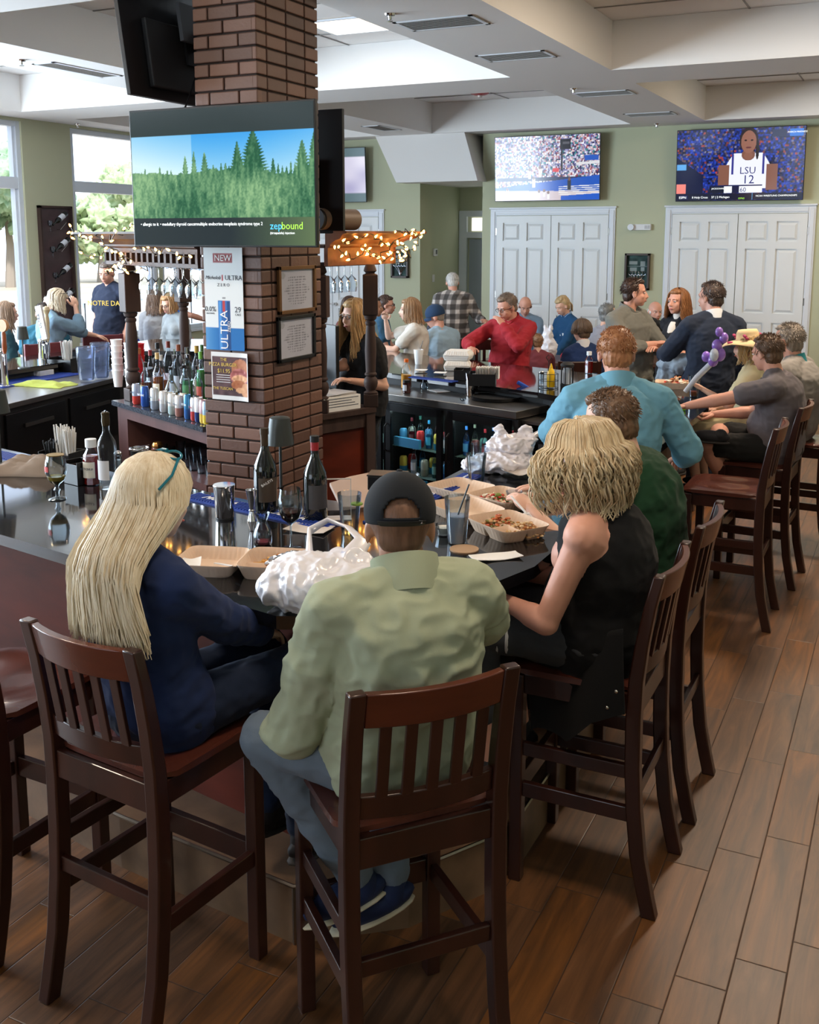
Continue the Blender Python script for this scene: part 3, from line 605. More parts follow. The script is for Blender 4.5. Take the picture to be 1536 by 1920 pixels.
lights([[wc(-.02,-.06,cz0+.12),wc(.2,-.05,cz0+.06),wc(.4,-.05,cz0+.11),wc(.6,-.05,cz0+.03),wc(.8,-.04,cz0+.08),wc(CL,-.05,cz0+.02)],[wc(.0,-.1,cz0+.16),wc(.3,-.14,cz0+.2),wc(.5,-.12,cz0+.12),wc(.8,-.16,cz0+.22),wc(CL,-.15,cz0+.2),wc(CL+.12,-.16,cz0+.24)],[wc(.3,-.08,cz0+.13),wc(.5,-.04,cz0+.05),wc(.7,-.1,cz0+.14),wc(CL,-.1,cz0+.1),wc(CL+.06,-.05,cz0+.02)],[wc(.6,-.15,cz0+.24),wc(.9,-.15,cz0+.2),wc(CL+.05,-.12,cz0+.1),wc(CL+.02,-.03,cz0+.01)]],'warm string lights tangled over the flared canopy right of the column',5,64)
for f,s_ in ((wl,.35),(wl,.85),(wc,.3),(wc,.8)):
    l=bpy.data.lights.new('string_glow','POINT'); l.energy=.28; l.color=(1,.55,.2); l.shadow_soft_size=.04; o=bpy.data.objects.new('string_glow',l); COL.objects.link(o); o.location=f(s_,-.2,2.1)
# hanging glasses under the canopies
def hang_glass(name,label,p,prof,group):
    t=MB().shell(prof,.0016,16).build(name,GLASS); t.location=p; return tag(t,label,'glass',group)
wine=[(.036,0),(.034,.003),(.006,.008),(.0035,.02),(.0035,.07),(.008,.08),(.03,.1),(.041,.13),(.04,.16),(.034,.19)]
wineH=[(r,-z) for r,z in wine][::1]
ORD=['first','second','third','fourth','fifth','sixth','seventh','last']
g0=None
for k in range(16):
    s_=.28+ (k%8)*.115+(k//8)*.05; t_=.12+(k//8)*.16; p=wl(s_,t_,1.925)
    lb='%s wine glass from the left in the %s row under the left canopy'%(ORD[k%8],['front','back'][k//8])
    if g0 is None: g0=tag(MB().lathe([(r,z) for r,z in wineH],18).build('wine_glass',GLASS),lb,'glass','wine glasses hung under the left canopy'); g0.location=p
    else: dup(g0,p,0,lb)
for k in range(5): dup(g0,wc(.16+k*.085,.16,cz0),0,'%s hanging wine glass from the column under the right canopy'%ORD[k],group='wine glasses hung under the right canopy')
# ---------------- televisions
def vnoise(u,v,sx,sy,seed):
    r=np.random.RandomState(seed); g=r.rand(int(sy)+3,int(sx)+3); x=u*sx; y=v*sy; i=np.floor(x).astype(int); j=np.floor(y).astype(int); fx=x-i; fy=y-j
    fx=fx*fx*(3-2*fx); fy=fy*fy*(3-2*fy); return (g[j,i]*(1-fx)+g[j,i+1]*fx)*(1-fy)+(g[j+1,i]*(1-fx)+g[j+1,i+1]*fx)*fy
def cells(u,v,sx,sy,seed,pal):
    r=np.random.RandomState(seed); off=(np.floor(v*sy).astype(int)%2)*.5; i=np.floor(u*sx+off).astype(int); j=np.floor(v*sy).astype(int)
    return np.asarray(pal,float)[r.randint(0,len(pal),(int(sy)+3,int(sx)+3))[j,i]]
def mixc(a,b,t): t=np.clip(t,0,1)[...,None]; return a*(1-t)+b*t
def pic_forest(u,v):
    sky=mixc(np.array([196,222,228.]),np.array([60,150,214.]),(v-.45)*2.2+.25*np.sin(u*3)-(u<.35)*.35)
    r=np.random.RandomState(5); top=.50+.05*vnoise(u,v*0,9,1,3)+.02*vnoise(u,v*0,60,1,8)
    trees=[(c,.50+.1*r.rand(),.018+.012*r.rand()) for c in np.linspace(.01,.99,46)]+[(.31,.66,.03),(.36,.69,.026),(.42,.68,.036),(.535,.6,.03),(.60,.75,.045),(.685,.83,.075),(.79,.62,.03),(.94,.74,.05),(1.0,.79,.04)]
    m=v<top; sh=vnoise(u,v,70,40,4)
    trees=[(c_,h_+.0,w_*1.25) for c_,h_,w_ in trees]
    for c,h,w_ in trees:
        jag=.55+.45*((v*46+c*31)%1); mm=(v<h)&(np.abs(u-c)<w_*jag*np.clip((h-v)/.3,0,1)**.8+.0015); m=m|mm
    f=.6*vnoise(u,v,90,16,6)+.4*vnoise(u,v,160,90,7); hz=vnoise(u,v,3,3,12)
    g=mixc(np.array([34,84,60.]),np.array([132,170,124.]),f*1.0+hz*.7-.35+(.12-np.abs(v-.42))*.8); c=np.where(m[...,None],g,sky)
    band=(v>.815)|(v<.205); c=np.where(band[...,None],np.where((v>.5)[...,None],np.array([40,52,54.]),mixc(np.array([34,44,50.]),np.array([108,130,84.]),(u-.55)*1.6)),c)
    return lin(c)*1.0
def pic_court(u,v):
    crowd=cells(u,v,74,42,1,[[226,226,240],[190,188,220],[150,146,196],[120,116,176],[72,66,120],[40,40,84],[230,200,196],[198,150,160],[150,60,80],[60,140,150],[240,240,250],[205,205,225]])*(0.75+.4*vnoise(u,v,120,70,2))[...,None]
    c=crowd; c=np.where(((v<.36)&(v>.3+.1*u*0)&(u>.02))[...,None],np.array([40,48,92.]),c)
    c=np.where((v<.2+.18*u)[...,None],np.array([28,86,190.]),c); c=np.where((v<.16-.03*u)[...,None],np.array([206,190,196.]),c)
    c=np.where(((v<.06+.1*(u-.6))&(u>.64))[...,None],np.array([30,90,200.]),c)
    for a in range(5): c=np.where((np.abs(v-.09-.03*a-.05*(u-.7))<.006)&(u>.62)&(v<.24),1,0)[...,None]*240+c*(1-np.where((np.abs(v-.09-.03*a-.05*(u-.7))<.006)&(u>.62)&(v<.24),1,0)[...,None])
    def box(a,b_,d,e,col): nonlocal c; c=np.where(((u>a)&(u<b_)&(v>d)&(v<e))[...,None],np.array(col,float),c)
    box(.63,.73,.78,.94,[30,30,44]); box(.65,.72,.86,.9,[90,90,100]); box(.575,.583,.5,.82,[220,220,230]); box(.56,.62,.44,.5,[220,60,70]); box(.64,.655,.45,.9,[40,40,50])
    for x,y,s in ((.38,.2,.03),(.34,.34,.028),(.44,.36,.03),(.72,.15,.035),(.12,.03,.03),(.43,.04,.02),(.48,.05,.02),(.52,.02,.02)):
        col=[235,235,242] if x<.6 else [40,44,56]; box(x-s*.5,x+s*.5,y,y+s*4.6,col); c=np.where(((u-x)**2/.00016+(v-y-s*5)**2/.0007<1)[...,None],np.array([120,80,66.]),c)
    c=np.where(((u>.78)&(np.abs(v-.55-.08*(u-.7))<.02))[...,None],np.array([225,225,230.]),c); box(.86,.99,.6,.68,[40,90,190])
    return lin(c)*1.25
def pic_player(u,v):
    c=cells(u,v,62,34,9,[[24,48,140],[30,60,170],[16,30,96],[18,36,120],[40,70,190],[12,20,60],[60,50,80],[110,84,90],[110,110,150],[16,24,70],[22,46,150],[26,50,150],[14,24,80],[20,40,120],[150,60,60],[30,60,160]])*(.55+.6*vnoise(u,v,90,60,3))[...,None]
    c=np.where(((u<.22)&(v<.62-1.2*u))[...,None],np.array([14,24,60.]),c)
    X=(u-.57)*1.75/1.22; Y=(v-.06)/1.12+.03
    def ell(x,y,a,b_,col):
        nonlocal c; c=np.where((((X-x)/a)**2+((Y-y)/b_)**2<1)[...,None],np.array(col,float),c)
    sh=np.clip(.2+.0*X,0,1)
    body=(np.abs(X)<.24-.28*np.clip(Y-.42,0,1)**1.2*3)&(Y<.56)&(Y>.12); c=np.where(body[...,None],np.array([226,228,240.]),c)
    c=np.where(((np.abs(np.abs(X)-.27)<.06)&(Y<.42)&(Y>.1))[...,None],np.array([126,84,70.]),c); c=np.where(((np.abs(np.abs(X)-.17)<.012+.0)&(Y<.55)&(Y>.3))[...,None],np.array([50,50,130.]),c)
    ell(0,.54,.075,.07,[120,78,64]); ell(0,.53,.05,.05,[132,88,72]); ell(0,.725,.105,.155,[40,30,32]); ell(0,.70,.085,.14,[140,94,78]); ell(-.035,.72,.014,.01,[30,20,20]); ell(.035,.72,.014,.01,[30,20,20]); ell(0,.63,.03,.012,[96,50,50]); ell(.1,.6,.02,.12,[34,26,28])
    def box(a,b_,d,e,col): nonlocal c; c=np.where(((u>a)&(u<b_)&(v>d)&(v<e))[...,None],np.array(col,float),c)
    box(0,1,0,.1,[14,20,46]); box(.27,.69,.1,.2,[230,232,240]); box(.27,.39,.1,.2,[18,24,44]); box(.45,.51,.1,.2,[20,26,60]); box(.27,.69,.195,.215,[20,30,80]); box(.03,.1,.02,.08,[20,30,80]); box(.0,.08,.44,.52,[90,160,220])
    box(.75,.86,.87,.97,[24,34,70]); box(.88,.985,.87,.97,[40,110,200]); box(0,.08,.1,.24,[230,130,120]); box(.61,.615,0,.1,[90,170,230])
    return lin(c)*1.15
def tv(name_label,loc,rz,w_,h_,pic,nx,ny,emit=1,tilt=0,group='wall mounted televisions',inputs=True,mount=.12):
    """screen faces local -y; the thing's base is the middle of its back"""
    t=thing('television',name_label,'television',loc,rz,group,tilt=(tilt,0))
    MB().bb(-w_/2,w_/2,-.028,0,-h_/2,h_/2).build('bezel',BLACK,t,smooth=0,bevel=.003)
    b=MB(); b.bb(-w_*.36,w_*.36,0,.035,-h_*.42,h_*.1); b.build('back_housing',BLACKM,t,smooth=0,bevel=.008)
    b=MB(); b.bb(-.12,.12,.035,.05,-.15,.15); b.bb(-.03,.03,.05,.05+mount,-.05,.05); b.build('wall_bracket',BLACK,t,smooth=0)
    if pic: s=grid_pic(w_-.018,h_-.02,nx,ny,pic,'screen',colmat('lit_screen_%.2f'%emit,.12,emit,.5),t,(0,-.0295,0))
    else: s=MB().bb(-w_/2+.009,w_/2-.009,-.031,-.0285,-h_/2+.01,h_/2-.01).build('screen',mat('dark_screen',(8,9,11),.08),t,smooth=0)
    return t,s
t,s=tv('large television showing an evergreen forest and advert text on the brick column',(-3.478,4.78,2.452),0,1.232,.762,pic_forest,320,190,1.0,.0,'televisions on the column',mount=.17)
TW=mat('screen_white',(235,240,240),.4,emit=.9); TG=mat('screen_green',(150,215,60),.4,emit=.9); TB=mat('screen_blue',(60,170,225),.4,emit=.9)
R90=(PI/2,0,0)
[text(a_,.0255,TW,s,(x_,-.002,-.255),R90,'caption',.0003,'LEFT',.93) for a_,x_ in (('• allergic to it',-.56),('• medullary thyroid cancer',-.42),('• multiple endocrine neoplasia syndrome type 2',-.18))]
text('zep',.056,TB,s,(.325,-.002,-.268),R90,'advert_logo',.0003,'LEFT',1.0); text('bound',.056,TG,s,(.398,-.002,-.268),R90,'advert_logo',.0003,'LEFT',.95); text('(tirzepatide) injection',.018,TW,s,(.325,-.002,-.305),R90,'caption',.0003,'LEFT')
t,s=tv('television tilted down on the left side of the column seen from its back',(-4.06,5.30,3.28),PI*1.5,1.24,.74,None,1,1,1,.13,'televisions on the column',mount=.1)
b=MB(); b.bb(-.17,.17,.05,.075,-.02,.2); b.build('cable_box',mat('grey_box',(90,94,100),.5),t,smooth=0)
b=MB(); b.tube([(.02,.06,.1),(.06,.09,-.1),(.15,.07,-.3),(.22,.05,-.42),(.33,.02,-.62)],.006,6); b.tube([(-.1,.06,.15),(-.04,.1,-.02),(.02,.08,-.15),(-.02,.09,-.22),(.06,.07,-.26)],.005,6); b.build('cable',BLACK,t)
tv('black back of the television behind the column above the right canopy',(-3.935,5.84,2.535),PI,1.23,.775,None,1,1,1,0,'televisions on the column',mount=.04)
t,s=tv('wall television showing a packed basketball arena over the left double doors',(-5.0,14.86,3.118),0,1.62,.945,pic_court,240,140,.6,.06,mount=.09)
t,s=tv('wall television showing a basketball player with scores over the right double doors',(-2.27,14.86,3.09),0,1.68,.965,pic_player,300,170,.8,.06,mount=.09)
NV=mat('print_navy',(30,34,110),.5,emit=.35)
for tx,sz,x,z,m_ in (('LSU',.13,.118,-.085,NV),('12',.16,.13,-.205,NV),('36',.085,-.12,-.338,TW),('60',.085,.065,-.338,NV),('ESPN',.045,-.74,-.43,TW),('8 Holy Cross    37 | 2 Michigan',.04,-.36,-.43,TW),('MARCH MADNESS',.03,.73,.4,TW),('ESPN2',.03,.05,-.45,TG),('NCAA WRESTLING CHAMPIONSHIPS',.032,.5,-.42,TW),('JACKSONVILLE',.03,-.25,-.315,TW)): text(tx,sz,m_,s,(x,-.003,z),R90,'score_caption' if sz<.1 else 'jersey_print',.0004)
tv('small wall television showing a pale picture over the handled double door',(-8.62,14.86,3.10),0,1.22,.86,lambda u,v:lin(mixc(mixc(np.array([168,164,200.]),np.array([226,222,236.]),vnoise(u,v,4,4,3)*1.3),np.array([90,112,118.]),((v>.83)|(v<.17)).astype(float))),60,40,.8,.05,mount=.09)
# ---------------- notices on the column
PAPER=mat('paper_white',(236,236,234),.7)
def put(px,py,x=None,y=None): return at(px,py,x=x,y=y)
c0=put(398,466,y=4.985); c1=put(472,624,y=4.985); w_,h_=.275,.60
t=thing('poster','white and blue beer poster marked NEW ZERO on the column','poster',(-3.645,4.992,1.765)); cx_=0
def p_ultra(u,v):
    c=np.ones(u.shape+(3,))*np.array([226,230,232.]); c=np.where((v<.22)[...,None],mixc(np.array([90,150,205.]),np.array([30,110,180.]),u*3),c)
    def bx(a,b_,d,e,col): nonlocal c; c=np.where(((u>a)&(u<b_)&(v>d)&(v<e))[...,None],np.array(col,float),c)
    bx(.24,.75,.85,.945,[164,92,96]); bx(.34,.66,0,.485,[44,104,176]); bx(.36,.42,0,.48,[80,150,215]); bx(.58,.66,0,.48,[24,70,130]); bx(.45,.54,.505,.525,[150,150,155]); bx(.45,.53,.375,.49,[190,60,60]); bx(.455,.485,.68,.74,[180,50,60]); return lin(c)
grid_pic(w_,h_,60,120,p_ultra,'sheet',colmat('print',.6),t,(0,-.004,0))
PW=mat('print_white',(240,240,240),.6); PD=mat('print_dark',(60,66,80),.6); PR=mat('print_red',(170,50,55),.6); PY=mat('print_yellow',(222,190,90),.6)
for tx,sz,x,z,m_,rt,sh in (('NEW',.052,0,.238,PW,R90,0),('Michelob',.03,-.075,.125,PD,R90,.4),('ULTRA',.04,.072,.125,PD,R90,0),('Z E R O',.026,.0,.083,PD,R90,0),('0.0%',.042,-.098,-.06,PD,R90,0),('ALCOHOL',.013,-.098,-.085,PD,R90,0),('29',.046,.098,-.06,PD,R90,0),('CALS',.018,.098,-.088,PD,R90,0),('ULTRA',.075,.0,-.18,PW,(PI/2,-PI/2,0),0),('ZERO',.026,.034,-.16,PW,(PI/2,-PI/2,0),0)): text(tx,sz,m_,t,(x,-.0055,z),rt,'lettering',.0004,'CENTER',1,sh)
t=thing('poster','small brown food poster for a pizza burger taped below the beer poster','poster',(-3.615,4.992,1.31))
def p_piz(u,v):
    c=np.ones(u.shape+(3,))*np.array([226,226,226.]); inn=(v>.085)&(v<.915)&(u>.03)&(u<.97); bgc=mixc(np.array([62,40,44.]),np.array([104,74,76.]),vnoise(u,v,8,8,1)); c=np.where(inn[...,None],bgc,c)
    def el(x,y,a,b_,col,k=0): nonlocal c; c=np.where((inn&(((u-x)/a)**2+((v-y)/b_)**2<1))[...,None],np.array(col,float)+40*(vnoise(u,v,20,20,7)[...,None]-.5)*k,c)
    el(.78,.67,.24,.2,[176,112,78],.6); el(.75,.5,.26,.17,[170,96,92],2); el(.76,.46,.22,.08,[214,160,120],2); el(.72,.33,.2,.1,[170,100,60],.8); el(.93,.22,.14,.16,[206,150,110],.6); el(.78,.22,.14,.06,[214,160,118],.4)
    return lin(c)
grid_pic(.27,.285,60,60,p_piz,'sheet',colmat('print',.6),t,(0,-.004,0),curve=lambda u,v:-.02*np.clip(u-.7,0,1)**2*8)
for tx,sz,x,z,m_ in (('THE',.026,-.045,.098,PY),('PIZZA BURGER',.030,-.052,.068,PY),('$11.95',.034,-.045,.03,PY),('THE TUSCAN',.024,-.055,-.075,PY)): text(tx,sz,m_,t,(x,-.0055,z),R90,'lettering',.0004)
b=MB()
for z in (.006,-.008,-.022,-.036): b.bb(-.1,.0,-.0058,-.0052,z-.0015,z+.0015)
b.build('small_print',PW,t,smooth=0)
def cert(pxs,label,fm):
    a=put(*pxs[0],x=-3.383); c=put(*pxs[1],x=-3.383); yc=(a.y+c.y)/2; zc=(a.z+c.z)/2; ww=abs(c.y-a.y); hh=abs(a.z-c.z)
    t=thing('framed_certificate',label,'certificate',(-3.383,yc,zc),PI/2,'framed certificates on the column'); b=MB(); f=.022
    for x0,x1,z0,z1 in ((-ww/2,ww/2,hh/2-f,hh/2),(-ww/2,ww/2,-hh/2,-hh/2+f),(-ww/2,-ww/2+f,-hh/2,hh/2),(ww/2-f,ww/2,-hh/2,hh/2)): b.bb(x0,x1,-.022,-.001,z0,z1)
    b.build('frame',fm,t,smooth=0,bevel=.002)
    def pic(u,v):
        c=np.ones(u.shape+(3,))*np.array([206,202,206.]); ln=(np.floor(v*30)%2==0)&(v>.12)&(v<.86)&(np.abs(u-.52)<.14+.26*vnoise(u*0,v,1,30,4))&(vnoise(u,v,60,2,5)>.35); c=np.where(ln[...,None],np.array([150,146,152.]),c); c=np.where((((u-.1)/.07)**2+((v-.86)/.08)**2<1)[...,None],np.array([180,178,180.]),c); return lin(c)
    grid_pic(ww-2*f,hh-2*f,60,60,pic,'paper',colmat('print',.6),t,(0,-.006,0)); MB().bb(-ww/2+f,ww/2-f,-.012,-.011,-hh/2+f,hh/2-f).build('glass',WINGLASS,t,smooth=0)
cert(((518,500),(589,582)),'certificate in a gold edged frame on the column',mat('gilt_frame',(120,84,50),.35,metal=.4)); cert(((517,595),(588,668)),'certificate in a plain black frame below the gold edged one',BLACK)
# ---------------- wall things
def wallbox(px,py,w_,h_,d,name,label,cat,m,y=WY): p=at(px,py,y=y); t=thing(name,label,cat,(p.x,p.y,p.z)); MB().bb(-w_/2,w_/2,-d,0,-h_/2,h_/2).build('housing',m,t,smooth=0,bevel=.006); return t
t=wallbox(1205,426,.26,.085,.06,'emergency_light','white emergency light unit on the wall between the double doors','emergency light',WHITE); b=MB(); b.cyl((-.15,-.04,0),(-.15,-.1,0),.045); b.build('lamp_head',TRIM,t); b=MB(); [b.bb(.05+k*.02,.055+k*.02,-.0615,-.06,-.025,.025) for k in range(4)]; b.build('grille',BLACKM,t,smooth=0)
p=at(800,504,y=15.3); t=thing('thermostat','small white thermostat on the alcove wall','thermostat',(-7.128,15.55,1.87),PI/2); MB().bb(-.06,.06,-.03,0,-.06,.06).build('housing',WHITE,t,smooth=0,bevel=.005); MB().bb(-.02,.04,-.032,-.029,-.03,.04).build('display',BLACK,t,smooth=0)
t=thing('light_switch','white light switch plate below the thermostat','switch',(-7.128,15.5,1.45),PI/2); MB().bb(-.04,.04,-.01,0,-.06,.06).build('plate',WHITE,t,smooth=0,bevel=.003); MB().bb(-.01,.01,-.018,-.009,-.02,.02).build('rocker',WHITE,t,smooth=0)
def shadow_box(pa,pb,label,seed):
    a=at(*pa,y=WY); c=at(*pb,y=WY); ww=c.x-a.x; hh=a.z-c.z; t=thing('shadow_box',label,'picture',((a.x+c.x)/2,WY-.001,(a.z+c.z)/2),0,'framed displays on the back wall'); b=MB(); f=.03
    for x0,x1,z0,z1 in ((-ww/2,ww/2,hh/2-f,hh/2),(-ww/2,ww/2,-hh/2,-hh/2+f),(-ww/2,-ww/2+f,-hh/2,hh/2),(ww/2-f,ww/2,-hh/2,hh/2)): b.bb(x0,x1,-.07,0,z0,z1)
    b.build('frame',mat('frame_dark_brown',(58,44,36),.4),t,smooth=0,bevel=.003)
    def pic(u,v):
        c=mixc(np.array([30,52,46.]),np.array([80,108,96.]),vnoise(u,v,5,7,seed)*1.1-.2)
        for x,y,s1,s2 in ((.3,.56,.16,.07),(.75,.58,.08,.07),(.75,.75,.1,.08),(.3,.78,.2,.05)): c=np.where(((np.abs(u-x)<s1)&(np.abs(v-y)<s2))[...,None],np.array([150,158,150.]),c)
        c=np.where(((np.abs(v-.66)<.01))[...,None],np.array([140,150,146.]),c); return lin(c)
    grid_pic(ww-2*f,hh-2*f,40,60,pic,'display',colmat('print',.6),t,(0,-.02,0)); b=MB(); rr=random.Random(seed)
    for k in range(5): a_=-.8+k*.4; b.tube([(.0,-.03,-hh*.42),(.05*a_,-.03,-hh*.25),(.12*a_,-.03,-hh*.1)],.006,5); b.tube([(.12*a_+.03*cos(q),-.03,-hh*.1+.03+.03*sin(q)) for q in [2*PI*i/8 for i in range(8)]],.004,5,closed=True)
    b.build('scissors_display',CHROME,t); MB().bb(-ww/2+f,ww/2-f,-.066,-.064,-hh/2+f,hh/2-f).build('glass',WINGLASS,t,smooth=0)
shadow_box((736,467),(768,521),'framed display box right of the lit canopy',3); shadow_box((1174,475),(1218,544),'framed display box on the wall between the two double doors',8)
# wine bottle rack on the left wall
t=thing('wine_rack','dark wood wall rack holding slanted wine bottles between the left windows','rack',(WX+.001,10.82,1.72),PI/2)
b=MB(); b.bb(-.28,.28,-.02,0,-.8,.8); b.build('board',mat('rack_wood',(70,52,54),.5,var=(6,.3)),t,smooth=0); b=MB()
for x0,x1,z0,z1 in ((-.3,-.27,-.82,.82),(.27,.3,-.82,.82),(-.3,.3,-.82,-.79),(-.3,.3,.79,.82)): b.bb(x0,x1,-.06,0,z0,z1)
b.build('frame',DARKW,t,smooth=0); b=MB(); [b.tube([(.02,-.03,z),(.02,-.09,z),(.14,-.09,z+.1)],.006,6) for z in (.5,.2,-.1,-.4)]; b.build('wire_holder',STEEL,t)
WBOT=mat('dark_bottle_glass',(14,18,18),.08,coat=.3); LABW=mat('wine_label',(200,205,215),.6)
WB=[(.001,0),(.036,.002),(.037,.01),(.037,.18),(.034,.2),(.016,.235),(.0135,.25),(.0135,.285),(.0155,.287),(.0155,.3),(.001,.302)]
for k in range(4):
    z=.62-k*.35+1.72; t2=thing('wine_bottle',['topmost','second','third','lowest'][k]+' wine bottle slanted in the wall rack','bottle',(WX+.12,10.93+.02*k,z+.1),0,'wine bottles in the wall rack'); t2.rotation_euler=(math.radians(122),0,0)
    MB().lathe(WB,16).build('glass_body',WBOT,t2); MB().lathe([(.0375,.06),(.0375,.15)],16).build('label',LABW,t2)
    q=tag(MB().shell([(.03,0),(.004,.006),(.004,.06),(.03,.085),(.036,.12),(.03,.15)],.0016,14).build('wine_glass',GLASS),['topmost','second','third','lowest'][k]+' wine glass on the wall rack beside a slanted bottle','glass','wine glasses on the wall rack'); q.location=(WX+.09,10.66+.02*k,z-.15)
# ---------------- bottles and cans
def lab(b_,r,z0,z1,m,t,a0=-1.3,a1=1.3,face=-2.0):
    q=MB(); vs=[];fs=[]; N=8
    for i in range(N+1):
        a=face+a0+(a1-a0)*i/N; vs+=[((r+.0006)*cos(a),(r+.0006)*sin(a),z0),((r+.0006)*cos(a),(r+.0006)*sin(a),z1)]
    for i in range(N): fs.append((2*i,2*i+2,2*i+3,2*i+1))
    return q.add(vs,fs).build('label',m,t)
def bottle(p,label,kind,liquid=None,capc=(30,30,30),labc=(225,220,205),h=.3,r=.037,name='liquor_bottle',group='liquor bottles on the back bar',gl=None,cat='bottle',pour=False):
    t=thing(name,label,cat,p,0,group); gm=gl or GLASS
    if kind=='round': prof=[(.001,0),(r*.96,.001),(r,.008),(r,h*.6),(r*.92,h*.68),(r*.42,h*.8),(r*.36,h*.84),(r*.36,h*.95)]
    elif kind=='squat': prof=[(.001,0),(r*1.1,.001),(r*1.25,.01),(r*1.25,h*.3),(r*1.15,h*.48),(r*.6,h*.64),(r*.36,h*.7),(r*.34,h*.93)]
    elif kind=='tall': prof=[(.001,0),(r*.8,.001),(r*.84,.01),(r*.84,h*.56),(r*.7,h*.64),(r*.34,h*.76),(r*.3,h*.82),(r*.3,h*.95)]
    elif kind=='shoulder': prof=[(.001,0),(r*.85,.001),(r*.9,.01),(r*1.05,h*.62),(r*1.0,h*.68),(r*.38,h*.74),(r*.35,h*.94)]
    MB().lathe(prof,18).build('glass_body',gm,t)
    if liquid:
        zt=h*liquid[1]; lp=[(a*.93,max(z,.004)) for a,z in prof if z<zt]; rr=lp[-1][0]; MB().lathe([(.001,.004)]+lp[1:]+[(rr,zt),(.001,zt)],16).build('liquid',mat('liquid_%d_%d_%d'%liquid[0],liquid[0],.08,coat=.5),t)
    nr=prof[-1][0]
    if pour: MB().lathe([(nr*1.1,h*.92),(nr*1.1,h*.99),(.004,h*1.0),(.0035,h*1.12)],10).build('pour_spout',CHROME,t)
    else: MB().lathe([(nr*1.15,h*.88),(nr*1.15,h),(.001,h+.001)],14).build('cap',mat('cap_%d_%d_%d'%capc,capc,.4),t)
    if labc: lab(None,prof[2][0] if kind!='shoulder' else prof[3][0],h*.14,h*.42,mat('label_%d_%d_%d'%labc,labc,.6),t)
    return t
BL=[(265,655,.955)]
AMB=(120,58,16); CLR=None
def onwing(px,zp,tt):
    """spot on the back bar top: picture column px, depth row tt"""
    z0=.957; r0=at(px,700,z=z0)
    d=(r0-V((0,0,CAMH))); n_=nn; q=(A+nn*tt); k=((q-V((0,0,CAMH))).dot(n_))/(d.dot(n_)) ; p=V((0,0,CAMH))+d*k; p.z=z0; return p
row=[(0.06,[(250,'can'),]),]
cans=[(254,(170,180,200),(210,70,60),.155),(270,(40,80,160),(40,80,160),.15),(288,(206,210,214),(150,160,176),.158),(305,(222,222,222),(190,190,196),.152),(321,(226,228,228),(180,200,200),.15),(334,(226,224,222),(170,120,110),.15),(350,(60,130,176),(50,100,170),.17),(362,(226,226,230),(200,70,70),.16),(371,(224,226,230),(40,60,120),.17),(379,(216,180,190),(240,200,90),.16),(385,(160,190,214),(240,210,80),.155)]
canh=.125
def can(p,label,c1,c2,h=.125,r=.031,group='cans along the front of the back bar',txt=None,tc=None):
    t=thing('drink_can',label,'can',p,0,group)
    MB().lathe([(.001,.002),(r*.78,.001),(r*.98,.012),(r,.03),(r,h*.42)],18).build('lower_band',mat('can_%d_%d_%d'%c2,c2,.3,metal=.35),t)
    MB().lathe([(r,h*.42),(r,h-.016),(r*.8,h-.002),(r*.78,h),(r*.7,h-.004),(.001,h-.004)],18).build('can_body',mat('can_%d_%d_%d'%c1,c1,.3,metal=.35),t)
    if txt: text(txt,.02,tc or PW,t,(-.013,-(r+.001),h*.6),(PI/2,0,-.42),'lettering',.0004)
    return t
cn=['silver and red can at the left end of the front row','blue beer can in the front row','silver can printed with dark letters in the front row','white can with a small emblem in the front row','white can with pale green print in the front row','white and red lettered can near the middle of the row','tall blue slim can in the front row','slim white can with a red stripe','white can with a navy base in the front row','pink can with yellow bands in the front row','pale blue can with a yellow band at the right end']
ct=[None,'BUD LIGHT','nutrl',None,None,'Busch',None,None,None,None,None]
for k,(px,c1,c2,h) in enumerate(cans): can(onwing(px,0,.03+.0*k),cn[k],c1,c2,h*.95,.029 if k not in (6,7,9,10) else .025,txt=['LAGER','BUD LIGHT','nutrl','Lite','Corona','Busch','ULTRA','Truly',None,None,None][k],tc=[PD,PW,PD,PR,PD,PD,PW,PR,PD,PD,PD][k])
can(onwing(254,0,.12),'green 420 can standing behind the front row',(60,130,90),(60,120,84),.2,.036,txt='420')
